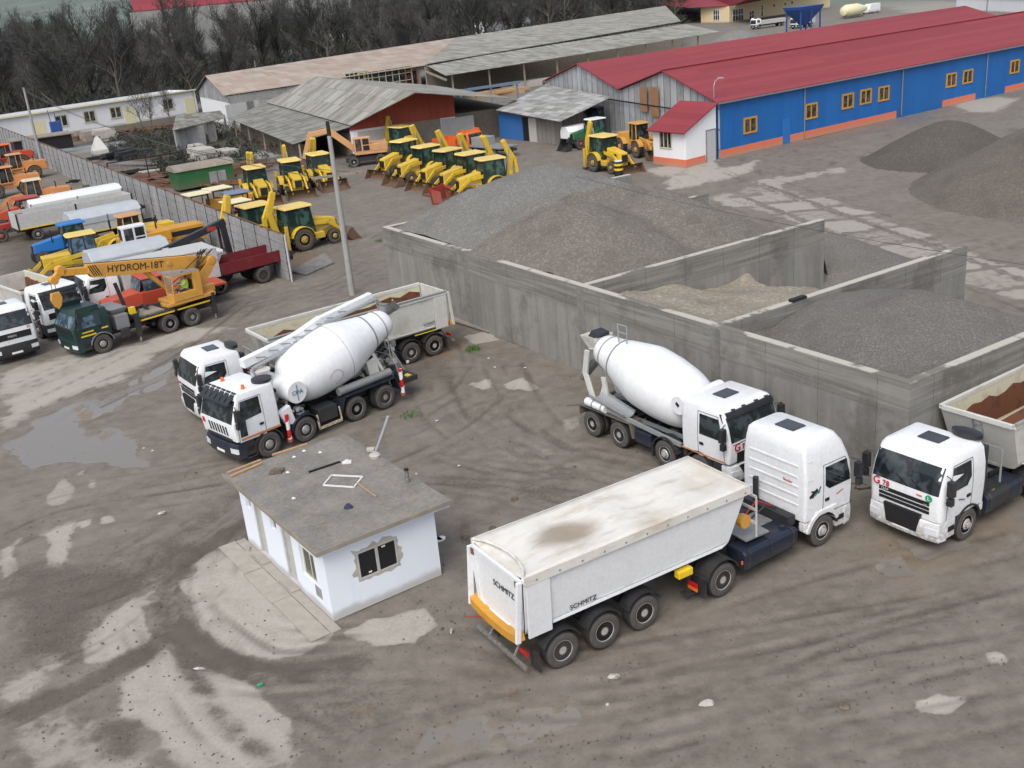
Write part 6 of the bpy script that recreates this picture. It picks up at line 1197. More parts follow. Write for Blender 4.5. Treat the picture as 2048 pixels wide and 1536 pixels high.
t=thing('dark_bus_body','dark bus body with shiny windows under the edge of the shed roof','bus'); g=MB('blackp'); g.box(-3,3,-1.2,1.2,.5,3.0); g.build('body',t,0,.12); MB('glass_blue').box(-2.7,2.7,-1.22,-1.205,1.7,2.6).build('side_window',t,0); MB('glass_blue').box(-3.02,-3.005,-1.0,1.0,1.6,2.6).build('windscreen',t,0); put(t,1222,222,2.2,ang=34)
MB_=MB('galv').box(-1.2,1.2,-.03,.03,0,1.3); o=MB_.build('sheet_metal_panel',None,0); o.location=G(1238,285); o.rotation_euler=(0,0,R_(50)); tag(o,'bright metal sheet leaning behind the backhoe and the roller','sheet')
t=wloader(thing('wheel_loader_orange','x','wheel loader'),'craneyel'); t['label']='orange road roller like machine with square cab parked between the backhoe and the white annex'; t.name='road_machine'; put(t,1276,246,2.95,ang=-68,lx=1.6)
g=thing('barrel_post','yellow and black striped barrel post with white top by the lowered bucket','barrel',G(1238,358)); m=MB('black'); m.cyl((0,0,0),(0,0,1.5),.36,n=18); m.build('body',g)
for z in (.05,.75,1.15): MB('yellow_flat').lathe([(z,.35),(z,.375),(z+.18,.375),(z+.18,.35)],(0,0,0),(0,0,1),18).build('band',g)
MB('sheet_white').cyl((0,0,1.5),(0,0,1.56),.34,n=18).build('lid',g)
# peach wheeled excavator
def excavator(t,col,wheeled=True,boomcol='x'):
    bc=col
    if wheeled:
        for x in (-1.4,1.4):
            for s in (-1,1): wheel(t,x,s*1.25,.55,.5,True)
        MB('chassis').box(-2.2,2.2,-.9,.9,.5,1.0).build('undercarriage',t,0,.03)
    else:
        for s in (-1,1):
            g=MB('chassis'); P=[(-1.7,.0),(1.7,.0),(2.0,.35),(1.7,.75),(-1.7,.75),(-2.0,.35)]; g.prism(P,s*.75,s*1.25,'y'); g.build('track',t,0,.03)
        MB('chassis').box(-1,1,-.75,.75,.3,.85).build('undercarriage',t,0)
    MB('chassis').cyl((0,0,.95),(0,0,1.2),.7,n=20).build('slew_ring',t)
    g=MB(col); g.box(-2.1,1.2,-1.2,1.2,1.2,1.45).box(-2.2,-.5,-1.2,1.2,1.45,2.2).box(-.5,1.1,-1.2,-.5,1.45,1.9); B=g.build('superstructure',t,0,.05); MB('black').box(-1.8,-1.0,-1.22,-1.205,1.55,2.05).build('vent_panel',B,0)
    g=MB('white' if boomcol is None else col); g.box(-.5,1.2,.35,1.2,1.45,2.95); c=g.build('cab',t,0,.05)
    for a in ((1.21,1.225,.45,1.1,2.0,2.8),(-.35,.3,1.205,1.22,1.6,2.1),(-.35,.3,1.205,1.22,2.2,2.8),(.45,1.05,1.205,1.22,1.6,2.8)): MB('window_dark').box(*a).build('cab_window',c,0)
    if boomcol is None: return t
    g=MB(bc); g.bar((1.0,-.1,1.6),(3.6,-.1,3.9),.4,.6).bar((3.5,-.1,3.85),(5.6,-.1,3.6),.36,.5); g.build('boom',t,0,.03); g=MB(bc); g.bar((5.4,-.1,3.9),(6.4,-.1,1.3),.3,.42); g.build('dipper_arm',t,0,.02)
    g=MB('bucket'); g.prism([(6.1,.2),(6.9,.2),(7.1,.8),(6.5,1.3),(6.1,.9)],-.6,.4,'y'); g.build('bucket',t,0,.03); MB('galv').bar((1.2,-.5,1.5),(3.0,-.5,3.1),.12,.12).build('ram',t,0); return t
t=excavator(thing('wheeled_excavator','peach coloured wheeled excavator with square cab in front of the shed','excavator'),'peach'); put(t,722,272,2.95,ang=152,lx=.35,ly=.8)
t.rotation_euler=(0,0,R_(170)); put(t,722,274,2.95,ang=188,lx=.35,ly=.8)
# orange tipper lorry and flatbed by the shed
SM=[(.95,1.1,-.7,1.05,.10),(1.6,1.15,-.7,1.08,.12),(2.2,1.0,-.7,1.02,.1),(2.4,.85,-.65,.95,.1)]
def lorry(lab,cat,col,bodycol,px,py,ang,bl=4.2,bh=.6,name='flatbed_lorry',ws=(1.55,2.2,.9),cover=None,z=2.4,lx=.1,sc=1,hy=None):
    t=thing(name,lab,cat); K,b=cab(t,SM,col=col,ws=ws,sw=((.9,1.55),(.75,2.15),(-.1,2.15),(-.1,1.55)),grille='man',hatch=False,lowm=col,bump='chassis',rear=-.7,mir=())
    for c in kids(b):
        if c.name.startswith('door'): pass
    chassis(t,-bl-1.0,.9,.9); wheels(t,(0,-bl+.4),r=.46,w=.26,dual=(1,),hw=1.08)
    g=MB(bodycol); x0,x1=-bl-1.1,-.85; g.box(x0,x1,-1.15,1.15,.98,1.08)
    for s in (-1,1): g.box(x0,x1,s*1.15,s*1.10,1.08,1.08+bh)
    g.box(x0,x0+.05,-1.1,1.1,1.08,1.08+bh); g.box(x1-.05,x1,-1.1,1.1,1.08,1.08+bh+.1); B=g.build('load_bed',t,0,.01)
    if cover: q=MB(cover); q.loft([[(x,-1.17,1.0),(x,-1.17,1.9+bh*.3),(x,-.7,2.45+bh*.3),(x,.7,2.45+bh*.3),(x,1.17,1.9+bh*.3),(x,1.17,1.0)] for x in (x0-.03,x1+.03)]); q.build('tarpaulin_cover',t,0,.05)
    put(t,px,py,z,ang=ang,lx=lx); return t
lorry('bright orange tipper lorry parked behind the row of backhoe loaders','lorry','orange','orange',937,262,-48,3.6,.5,'tipper_lorry')
t=thing('flatbed_trailer','low grey flatbed trailer parked between the orange lorry and the blue wall','trailer'); MB('steel').box(-2.6,2.6,-1.2,1.2,.95,1.1).build('load_bed',t,0,.02); wheels(t,(-1.4,1.4),r=.45,w=.3,hw=1.15); chassis(t,-2.4,3.2,.94); MB('galv').box(-2.3,-.6,-.9,.9,1.1,1.9).build('sheet_stack',t,0,.04); put(t,985,290,1.1,ang=-50)
# ------------------------------------------------------------ truck crane
t=thing('truck_crane','dark green six wheel truck with amber telescopic crane lettered along its boom','truck crane')
CRC=[(.95,1.35,-.62,1.18,.05),(1.65,1.42,-.62,1.20,.06),(2.30,.98,-.60,1.10,.06),(2.42,.88,-.58,1.04,.05)]
K,b_=cab(t,CRC,col='darkgreen',ws=(1.70,2.22,1.0),sw=((1.18,1.62),(.82,2.18),(-.12,2.18),(-.12,1.62)),grille='man',hatch=False,lowm='darkgreen',bump='darkgreen',rear=-.62,mir=(1,-1),glass='glass_blue')
g=MB('darkgreen'); K.front(-.03,.03,1.70,2.24,.03,'darkgreen',2,2,g); g.build('windscreen_pillar',b_,0)
for x0,x1,z in ((.35,.95,1.36),(.25,1.05,1.17),(-.45,-.1,1.36)): MB('yellow_flat').box(x0,x1,1.185,1.225,z,z+.07).build('marker_stripe',b_,0)
wheels(t,(0,-3.88,-5.26),r=.54,w=.3,dual=(1,2)); axlebars(t,(0,-3.88,-5.26)); chassis(t,-6.5,.9)
for s in (-1,1): arcg=MB('steel'); arc(arcg,0,.54,.66,10,170,s*.8,s*1.26,.04); arcg.build('wheel_arch',t,60)
g=MB('chassis'); g.box(-6.6,-2.2,-1.15,1.15,1.12,1.22); g.build('deck',t,0); g=MB('timber_grey'); g.box(-3.9,-2.3,-.6,.8,1.221,1.32); g.build('deck_boards',t,0)
for s in (-1,1): g=MB('yellow_flat'); g.box(-4.3,-2.3,s*1.15,s*1.165,1.12,1.20).box(-6.5,-4.5,s*1.15,s*1.165,1.12,1.20); g.build('side_stripe',t,0)
for x in (-2.1,-6.7):
    for s in (-1,1): g=MB('chassis'); g.box(x-.12,x+.12,s*1.0,s*1.25,.35,1.6); g.cyl((x,s*1.12,.08),(x,s*1.12,.4),.05,n=8,m='galv'); g.build('outrigger',t,0,.01)
g=MB('steel'); g.box(-1.75,-1.0,-1.1,1.0,.95,1.75); g.loft([[(-1.8,-1.0,1.75),(-1.0,-1.0,1.75),(-1.0,.6,1.75),(-1.8,.6,1.75)],[(-1.9,-1.1,2.05),(-.9,-1.1,2.05),(-.9,.8,2.05),(-1.9,.8,2.05)]]); g.box(-1.6,-1.1,1.0,1.2,.5,1.0,'chassis'); g.build('engine_housing',t,0,.05)
g=MB('chassis'); g.bar((-2.0,.5,1.2),(-1.7,.3,3.3),.16,.16); g.build('boom_rest',t,0); MB('yellow_flat').box(-2.2,-1.9,.75,1.0,1.6,1.95).build('lamp_box',t,0)
g=MB('chassis'); random.seed(8)
for k in range(14): g=MB('chassis'); x=-2.8+random.uniform(-.5,.5); g.cyl((x,random.uniform(-.8,1.0),random.uniform(.6,1.6)),(x+random.uniform(-.4,.4),random.uniform(-.8,1.0),random.uniform(.6,1.7)),random.uniform(.03,.12),n=7); g.build('hydraulic_part',t)
g=MB('craneyel'); g.cyl((-5.0,0,1.22),(-5.0,0,1.42),.8,n=24); g.prism([(-3.9,1.2),(-4.3,.95),(-4.3,-.6),(-6.9,-.6),(-7.2,0),(-6.9,1.25),(-4.2,1.25)],1.42,1.62,'z'); g.box(-7.3,-6.3,-.55,.55,1.5,1.9); g.build('turntable',t,0,.03)
for y in (-.38,.30): g=MB('craneyel'); g.prism([(-4.6,1.6),(-6.4,1.6),(-7.9,3.1),(-7.5,3.35),(-6.6,2.6)],y,y+.08,'y'); g.build('boom_bracket',t,0)
g=MB('craneyel'); cx0,cx1=-6.15,-4.35; g.box(cx0,cx1,.48,1.28,1.62,2.05); C=g.build('operator_cab',t,0,.02)
g=MB('craneyel'); g.box(cx0,cx0+.45,.48,1.28,2.05,3.05); g.box(cx0+.45,cx1-.05,.48,1.28,2.97,3.05); g.bar((cx1-.03,1.25,2.05),(cx1-.12,1.25,3.0),.07,.07).bar((cx1-.03,.51,2.05),(cx1-.12,.51,3.0),.07,.07); g.build('cab_frame',C,0,.01)
MB('steel').box(cx0,cx1-.1,.5,1.26,3.05,3.09).build('cab_roof',C,0,.01); 
gl=NB('clear_glass'); gl.b.inputs['Transmission Weight'].default_value=.9; MT['clear_glass']=gl.fin((.75,.8,.8),.03)
MB('clear_glass').box(cx1-.07,cx1-.055,.53,1.22,2.06,2.96).build('windscreen',C,0); MB('black').box(cx0+.5,cx0+.55,.6,1.1,2.05,2.6).build('seat_back',C,0)
# boom from its foot over the tail to the nose above the driver's cab
F_=Vector((-7.55,0,3.15)); N_=Vector((1.35,0,4.55)); bd=(N_-F_).normalized(); up=Vector((0,0,1)); bu=(up-bd*up.dot(bd)).normalized()
def bp(s_,h): return F_+bd*s_+bu*h
g=MB('craneyel')
def bsec(s_,y,h0,h1): return [bp(s_,h0)+Vector((0,-y,0)),bp(s_,h0)+Vector((0,y,0)),bp(s_,h1)+Vector((0,y,0)),bp(s_,h1)+Vector((0,-y,0))]
g.loft([bsec(0,.22,-.15,.15),bsec(1.2,.27,-.36,.34),bsec(6.9,.27,-.38,.34),bsec(7.15,.27,-.1,.30)]); B=g.build('boom',t,0,.02)
g=MB('craneyel'); g.loft([bsec(6.9,.20,-.18,.20),bsec(8.4,.20,-.16,.18)]); g.cyl(bp(8.5,.12)+Vector((0,-.2,0)),bp(8.5,.12)+Vector((0,.2,0)),.26,n=14); g.cyl(bp(8.9,-.35)+Vector((0,-.2,0)),bp(8.9,-.35)+Vector((0,.2,0)),.22,n=14); g.bar(bp(8.5,.1),bp(8.95,-.45),.3,.3); g.build('boom_head',B,0,.01)
MB('black').loft([bsec(6.6,.275,-.1,.1)]*1+[bsec(6.62,.275,-.1,.1)]).build('boom_mark',B,0)
g=MB('black')
for k in range(4): s_=6.45+k*.13; g.bar(bp(s_,-.28)+Vector((0,.276,0)),bp(s_+.35,.28)+Vector((0,.276,0)),.01,.05)
g.build('boom_hatching',B,0)
text('lettering','HYDROM-18T',.52,B,tuple(bp(4.55,0)+Vector((0,.285,0))),TR(-bd,bu),'letter_dark',.006)
bpy.data.objects[B.children[-1].name].name='lettering'
g=MB('craneyel'); g.lathe([(-.42,.1),(-.40,.24),(-.30,.30),(.30,.30),(.40,.24),(.42,.1)],bp(.05,0),(0,1,0),20); g.build('pivot_hub',B); MB('craneyel').lathe([(.27,.13),(.33,.13),(.34,0)],bp(2.6,.02),(0,1,0),14).build('pin_cap',B)
g=MB('craneyel'); g.cyl((-4.9,0,1.9),bp(3.9,-.35),.14,n=12); g.build('lift_ram',t)
g=MB('craneyel'); h0=bp(8.95,-.55); g.prism([(h0.x-.22,h0.z-.45),(h0.x+.22,h0.z-.45),(h0.x+.30,h0.z-.8),(h0.x+.18,h0.z-1.15),(h0.x,h0.z-1.35),(h0.x-.18,h0.z-1.15),(h0.x-.30,h0.z-.8)],-.1,.1,'y'); hb=g.build('hook_block',t,0,.03)
g=MB('wire'); 
for dx in (-.1,.1): g.cyl((h0.x+dx,0,h0.z+.1),(h0.x+dx,0,h0.z-.5),.02,n=5)
g.tube([bp(.2,.45),bp(1.5,.36),bp(8.4,.36)],.02,5); g.build('hoist_rope',t)
g=MB('black'); random.seed(2)
for k in range(6): g.tube([bp(.2+random.random()*.6,.3),bp(-.1+random.random(),.55+random.random()*.2)+Vector((0,.3,0)),bp(.9+random.random(),-.5)+Vector((0,.4,0))],.025,5)
g.build('hoses',t)
place2(t,(212,707),(345,666),0,-3.88,1.22); CR=t
# operator seated in the crane cab
pe=thing('person','person in a bright green vest sitting in the amber crane cab','person')
me=bpy.data.meshes.new('body'); J=[(0,0,.10),(0,0,.35),(.02,0,.60),(.03,0,.72),(.05,0,.86),(.05,0,.96),(0,.20,.56),(.16,.26,.36),(.40,.16,.40),(0,-.20,.56),(.16,-.26,.36),(.40,-.16,.40),(.05,.1,.06),(.45,.12,.10),(.48,.12,-.28),(.05,-.1,.06),(.45,-.12,.10),(.48,-.12,-.28)]
E_2=[(0,1),(1,2),(2,3),(3,4),(4,5),(2,6),(6,7),(7,8),(2,9),(9,10),(10,11),(0,12),(12,13),(13,14),(0,15),(15,16),(16,17)]; rad=[.15,.16,.13,.06,.10,.08,.07,.05,.04,.07,.05,.04,.10,.08,.06,.10,.08,.06]
me.from_pydata(J,E_2,[]); o=bpy.data.objects.new('body',me); COL.objects.link(o); o.parent=pe; md=o.modifiers.new('skin','SKIN'); 
for i,r_ in enumerate(rad): me.skin_vertices[0].data[i].radius=(r_,r_)
me.skin_vertices[0].data[0].use_root=True; md2=o.modifiers.new('sub','SUBSURF'); md2.levels=1; md2.render_levels=1; me.materials.append(MT['skin'])
g=MB('hivis'); g.lathe([(0,.17),(.1,.20),(.30,.22),(.50,.20),(.56,.09)],(0,0,.08),(0,0,1),14); g.build('vest',pe); MB('hair').lathe([(0,.105),(.06,.115),(.12,.08),(.14,.01)],(.03,0,.90),(0,0,1),12).build('hair',pe); MB('cloth').box(.0,.5,-.2,.2,.0,.14).build('trousers',pe,0,.05)
c_,s_=math.cos(CR.rotation_euler[2]),math.sin(CR.rotation_euler[2]); lx,ly=-5.3,.92; pe.location=(CR.location.x+lx*c_-ly*s_,CR.location.y+lx*s_+ly*c_,2.08); pe.rotation_euler=(0,0,CR.rotation_euler[2])
# ------------------------------------------------------------ lorries and plant behind the fence
def big(lab,px,py,z,ang,bodylen=5.5,col='white',tub=None,gr='man',num=None,lx=.95,rm='rim',cat='lorry',name='tipper_lorry',axs=(0,-3.4,-4.75),vis=None,inside='soil',ly=0):
    t=thing(name,lab,cat); K,b=cab(t,STD,col=col,grille=gr,lowm='chassis',bump='chassis',visor=vis); chassis(t,-6.6,.9); wheels(t,axs,dual=(1,2),rm=rm); axlebars(t,axs)
    if tub=='tip': tipper(t,-6.6,-1.0,2.6,1.25,False,'white_dirty',inside)
    if tub=='box': g=MB('palegrey'); g.box(-6.8,-1.0,-1.22,1.22,1.15,3.0); g.build('cargo_box',t,0,.03)
    if num: text('fleet_number','G',.34,b,(1.40,-.25,1.68),TR((0,1,0),(0,0,1)),'letter_red',.01); text('fleet_number',num,.22,b,(1.405,.08,1.68),TR((0,1,0),(0,0,1)),'letter_red',.01)
    put(t,px,py,z,ang=ang,lx=lx,ly=ly); return t,K,b
big('white tipper lorry marked G79 with dark sun visor standing next to the truck crane',108,572,2.9,-46,tub='tip',num='79',vis='blackp',lx=.7)
t,K,b=big('white lorry cut off by the left edge with red cushion behind the windscreen',0,612,2.9,-52,num=None,lx=.3,tub=None); text('lettering','MAN',.2,b,(1.41,-.05,1.45),TR((0,1,0),(0,0,1)),'palegrey',.006); text('fleet_number','97',.18,b,(1.40,.85,1.76),TR((0,1,0),(0,0,1)),'letter_red',.006); MB('red').box(1.24,1.26,-.2,.35,1.84,1.95).build('cushion',b,0,.01)
big('white lorry with pale cargo box standing behind the crane boom',204,548,2.8,214,tub='box',lx=0,ly=.9,name='box_lorry')
t=thing('bonneted_lorry','red orange bonneted lorry standing right behind the crane deck','lorry'); g=MB('redorange'); g.loft([[(.2,-.75,.9),(.2,.75,.9),(.2,.70,1.75),(.2,-.70,1.75)],[(2.3,-.6,.9),(2.3,.6,.9),(2.25,.5,1.5),(2.25,-.5,1.5)]]); g.build('hood',t,0,.06)
g=MB('redorange'); g.box(-1.2,.25,-1.05,1.05,.9,1.75); g.box(-1.2,-1.1,-1.0,1.0,1.75,2.45); g.box(-1.2,.05,-1.0,1.0,2.4,2.5); g.build('cab',t,0,.05); g=MB('glass_blue'); g.slab([(.22,-.9,1.76),(.22,.9,1.76),(.05,.85,2.4),(.05,-.85,2.4)],.02); g.box(-.95,.0,-1.02,-1.0,1.78,2.38); g.box(-.95,.0,1.0,1.02,1.78,2.38); g.build('windscreen',t,0)
for s in (-1,1): fender(t,1.5,s*1.1,.4,.6,.5,10,170,'redorange',flap=False)
wheels(t,(1.5,-3.0),dual=(1,),hw=1.1); chassis(t,-4.5,2.3); g=MB('redorange'); g.box(-4.8,-1.4,-1.15,1.15,1.15,1.25); g.bar((-1.5,-.6,1.2),(-4,-.6,2.4),.1,.1).bar((-1.5,.6,1.2),(-4,.6,2.4),.1,.1); g.build('load_bed',t,0); put(t,283,552,2.45,ang=214,lx=-.3)
t=thing('flat_trailer','long dark red drop side trailer with four bare wheels by the fence end','trailer'); g=MB('darkred'); x0,x1=-5.2,2.0
g.box(x0,x1,-1.2,1.2,1.15,1.22)
for s in (-1,1): g.box(x0,x1,s*1.2,s*1.14,1.22,1.85)
g.box(x0,x0+.06,-1.14,1.14,1.22,1.85).box(x1-.06,x1,-1.14,1.14,1.22,1.85); g.build('load_bed',t,0); MB('timber_grey').box(x0+.08,x1-.08,-1.12,1.12,1.221,1.24).build('floor',t,0); wheels(t,(0,-3.0),dual=(0,1),rm='chassis',hw=1.2); chassis(t,-5,2.6,1.14)
t.location=(0,0,0); place2(t,(527,567),(448,588),0,-3.0,-1.2)
t=thing('tipper_body_trailer','white tipper body with clean grey inside standing behind the dark red trailer','trailer'); tipper(t,-6.2,0,2.5,1.2,False,'white','clean',hw=1.2); wheels(t,(-5,-3.7),hw=1.15); chassis(t,-6.2,1.0); put(t,446,500,2.5,ang=36,ly=-1.2)
# black loader crane on a lorry, excavator, dozers
t=thing('loader_crane_lorry','lorry with folded black loader crane and white cab in front of the fence','lorry'); g=MB('blackp'); g.bar((-1.2,0,2.2),(4.6,0,3.6),.35,.42).bar((4.4,0,3.7),(4.6,0,1.2),.3,.35).bar((4.2,.25,3.3),(4.2,.25,1.6),.15,.15); g.build('crane_boom',t,0,.02); g=MB('blackp'); g.box(-1.6,-.9,-.5,.5,1.1,2.4); g.build('crane_column',t,0,.03); MB('red').box(3.3,3.9,-.185,-.176,3.2,3.45).build('badge',t,0); MB('plate').box(.2,.6,-.185,-.176,2.5,2.75).build('badge',t,0)
chassis(t,-2.5,5.0); wheels(t,(-1.6,3.6),dual=(1,)); g=MB('greytarp'); g.loft([[(x,-1.15,1.1),(x,-1.15,1.7),(x,-.5,2.0),(x,.5,2.0),(x,1.15,1.7),(x,1.15,1.1)] for x in (-.6,3.4)]); g.build('tarpaulin_cover',t,0,.05); put(t,445,440,3.7,ang=36,lx=4.5)
t=thing('covered_lorry','lorry with blue grey tarpaulin cover nose to the yellow track loader','lorry'); g=MB('greytarp'); g.loft([[(x,-1.15,1.0),(x,-1.15,2.0),(x,-.6,2.5),(x,.6,2.5),(x,1.15,2.0),(x,1.15,1.0)] for x in (-2.6,2.6)]); g.build('tarpaulin_cover',t,0,.06); chassis(t,-2.6,2.6); wheels(t,(-1.8,1.8),dual=(0,)); put(t,250,490,2.4,ang=34)
t=excavator(thing('tracked_excavator','white cabbed excavator with mustard engine cover behind the boom lettering','excavator'),'mustard',False,None); put(t,262,450,2.95,ang=214,lx=.35,ly=.8)
def trackloader(t,col,roofc,cabglass='glass'):
    for s in (-1,1): g=MB('chassis'); g.prism([(-1.6,.0),(1.6,.0),(1.95,.4),(1.6,.85),(-1.6,.85),(-1.95,.4)],s*.7,s*1.15,'y'); g.build('track',t,0,.03)
    g=MB(col); g.box(.6,2.5,-.55,.55,.8,1.7); g.box(-1.7,.6,-.8,.8,.8,1.3); g.build('body',t,0,.05); MB('black').box(2.5,2.53,-.4,.4,.95,1.55).build('grille',t,0); glasscab(t,-1.1,.6,.75,1.3,2.8,'blackp',cabglass,roofc)
    for s in (-1,1): g=MB(col); g.bar((-.3,s*1.25,1.7),(2.0,s*1.25,1.4),.14,.26).bar((1.95,s*1.25,1.5),(3.2,s*1.25,.5),.14,.24); g.build('loader_arm',t,0)
    bucket(t,3.0,1.3,m=col); return t
t=trackloader(thing('track_loader','yellow track loader with pale yellow roof beside the blue tractor','loader'),'jyellow','jroof','glass_blue'); put(t,156,466,2.9,ang=208,lx=-.2)
t=tractor(thing('farm_tractor','bright blue tractor half hidden behind the yellow roofed loader','tractor'),'blue','blue'); put(t,140,445,2.7,ang=214)
t=wloader(thing('wheel_loader','mustard grader with long hood and tall flat roofed cab','wheel loader'),'jyellow','peach'); put(t,256,430,2.95,ang=216,lx=1.6)
t=thing('yellow_engine_unit','yellow machine with long hood and white marking board beside the fence','machine'); g=MB('mustard'); g.box(-2.4,2.4,-.8,.8,.9,2.1); g.build('engine_hood',t,0,.06); MB('black').box(-2.3,2.3,-.82,-.803,1.5,1.85).build('vent_panel',t,0); MB('plate').box(-.9,-.4,-.835,-.822,1.2,1.9).build('marking_board',t,0); MB('black').cyl((-.8,0,2.1),(-.8,0,3.0),.06,n=8).build('exhaust',t); wheels(t,(-1.6,1.6),r=.6,w=.4,hw=1.1); put(t,335,455,2.1,ang=34)
# grey drop side trailers and the white covered load
def boxtrailer(lab,px,py,z,ang,L,h,col,cover=None,lx=0,ly=0,name='drop_side_trailer',stripe=True,cz=.5):
    t=thing(name,lab,'trailer'); g=MB(col); x0,x1=-L/2,L/2; g.box(x0,x1,-1.2,1.2,1.1,1.18)
    for s in (-1,1): g.box(x0,x1,s*1.2,s*1.14,1.18,1.18+h)
    g.box(x0,x0+.06,-1.14,1.14,1.18,1.18+h).box(x1-.06,x1,-1.14,1.14,1.18,1.18+h); g.build('load_bed',t,0,.01); b=MB('blackp')
    for x in (x0+.03,0,x1-.03):
        for s in (-1,1): b.box(x-.06,x+.06,s*1.20,s*1.24,1.1,1.2+h)
    b.build('side_post',t,0); wheels(t,(x0+1.4,x1-1.4),r=.5,w=.3,hw=1.15); chassis(t,x0,x1+1.2,1.09)
    if stripe: MB('yellow_flat').box(x0,x1,-1.225,-1.203,1.1,1.2).build('side_stripe',t,0)
    if cover: g=MB(cover); zt=1.18+h; g.loft([[(x,-1.24,zt-.5),(x,-1.24,zt),(x,-.55,zt+cz),(x,.55,zt+cz),(x,1.24,zt),(x,1.24,zt-.5)] for x in (x0-.05,x1+.05)]); g.build('tarpaulin_cover',t,0,.05)
    return put(t,px,py,z,ang=ang,lx=lx,ly=ly)
boxtrailer('long grey drop side trailer with open empty bed in front of the white covered load',150,412,2.2,36,9.5,1.2,'palegrey',ly=-1.1)
boxtrailer('shorter trailer under a smooth blue grey tarpaulin beside the open grey trailer',213,428,2.3,36,5.4,1.1,'palegrey','greytarp',ly=-1.1)
boxtrailer('trailer with long bright white sheeted load by the fence',145,385,2.3,36,8.0,.9,'grey_paint','sheet_white',stripe=False,cz=.35)
t=thing('tipper_lorry','red lorry with red wheel hubs nose to the grey trailer at the left edge','lorry'); g=MB('red'); g.box(-2.5,1.8,-.35,.35,.95,1.35); g.box(1.2,2.0,-1.0,1.0,.9,2.1); g.build('body',t,0,.03); wheels(t,(0,-2.0),r=.55,rm='red',hw=1.1); put(t,30,432,1.8,ang=36,lx=1.6)
t=tractor(thing('farm_tractor','small tractor with faded red canopy in front of the orange loaders','tractor'),'redorange','orangey',canopy='red'); put(t,50,395,2.55,ang=216)
for k,(px,py,a,col,rf,lb) in enumerate(((64,360,208,'orangey','cream','orange wheel loader with cream flat cab roof, nearest to the grey trailers'),(8,335,210,'orangey','orangey','orange wheel loader with long hood at the left edge, second from the grey trailers'),(27,309,212,'orangey','peach','orange loader with square amber cab beneath the left utility pole'),(6,290,214,'redorange','orange','farthest orange loader by the panel fence at the left edge'))):
    t=wloader(thing('wheel_loader',lb,'wheel loader',group='orange wheel loaders at the left edge'),col,rf,arms=(k!=2)); put(t,px,py,2.95,ang=a,lx=1.6)
t=thing('disc_harrow','red implement frame between the orange loaders','implement'); g=MB('red'); g.box(-1.0,1.0,-.6,.6,.8,1.2); g.bar((-1.2,0,.6),(1.5,0,.6),.15,.2); g.build('frame',t,0,.03); wheels(t,(0,),r=.4,hw=.9); put(t,38,338,1.2,ang=34)
# small tractors under canopies by the fence end
t=tractor(thing('canopy_tractor','small machine with cream canopy roof just behind the fence coping','tractor'),'mustard','jyellow',canopy='creamroof'); put(t,392,387,2.55,ang=36)
t=tractor(thing('canopy_tractor','machine with the widest cream canopy, standing before the green wagon','tractor'),'mustard','jyellow',canopy='creamroof'); put(t,434,376,2.55,ang=36)
t=tractor(thing('canopy_tractor','tractor with blue grey canopy and pink hood by the leftmost backhoe','tractor'),'magenta','jyellow','magenta',canopy='cabblue'); put(t,472,384,2.55,ang=-60)
t=tractor(thing('canopy_tractor','machine with pale low canopy between the fence and the hidden backhoe','tractor'),'mustard','jyellow',canopy='creamroof'); put(t,470,402,2.55,ang=36)
# ------------------------------------------------------------ junk yard
t=thing('site_wagon','green wagon with grey barrel roof and two pale doors beside the backhoes','wagon'); L=2.9
g=MB('green'); g.box(-L,L,-1.15,1.15,.25,2.0); g.build('body',t,0,.03); g=MB('timber_grey'); g.loft([[(x,-1.3*math.cos(R_(180*k/8)),2.0+.55*math.sin(R_(180*k/8))) for k in range(9)] for x in (-L-.15,L+.15)]); g.build('roof',t,40); 
for x in (.35,1.25): MB('render_grey').box(x,x+.8,-1.18,-1.152,.35,1.5).build('door',t,0)
put(t,455,318,2.3,ang=33.5,lx=L)
def stack(name,lab,cat,px,py,n,size,m,ang=34,layers=3,jit=.1,group=None):
    o=MB(m); random.seed(px)
    lx,ly,lz=size
    for k in range(layers):
        for j in range(n):
            y=(j-(n-1)/2)*ly*1.15+random.uniform(-jit,jit)*ly; x=random.uniform(-jit,jit)*lx; a=random.uniform(-jit,jit)*.5
            c,s=math.cos(a),math.sin(a); P=[(x+(u*c-v*s),y+(u*s+v*c)) for u,v in ((-lx/2,-ly/2),(lx/2,-ly/2),(lx/2,ly/2),(-lx/2,ly/2))]; o.prism(P,k*lz*1.02,k*lz*1.02+lz,'z')
    q=o.build(name,None,0); q.location=G(px,py); q.rotation_euler=(0,0,R_(ang)); return tag(q,lab,cat,group)
stack('block_stack','stack of pale concrete blocks with white tops in the junk yard','blocks',408,325,3,(2.2,1.1,.55),'stone',34,3)
stack('block_stack','lower row of pale blocks right of the white topped stack','blocks',452,316,3,(2.0,1.0,.5),'stone',34,2)
stack('pipe_stack','stack of dark steel profiles lying by the middle of the fence','steel stack',255,335,7,(7.5,.25,.2),'steel',-25,3,.2)
stack('timber_stack','row of rusty long beams behind the dark steel profiles','beams',335,320,4,(8,.3,.25),'rustbr',30,2,.15)
stack('pipe_stack','pile of green grey pipes heaped below the white building','pipes',180,302,8,(7,.28,.22),'galv',20,3,.2)
stack('brick_stack','stack of red brown bricks below the white building','bricks',178,280,3,(2.4,1.4,.7),'brickwork',34,2)
stack('scrap_heap','tangle of rusty reinforcing bars in the junk yard','scrap',255,268,12,(6,.2,.15),'rustbr',15,4,1.2)
stack('scrap_heap','long heap of rusty scrap bars along the fence','scrap',375,372,9,(7,.2,.16),'rustbr',-35,3,.8)
stack('slab_stack','stack of grey slabs beside the rusty bars','slabs',212,280,2,(2.6,1.4,.4),'stone',34,4)
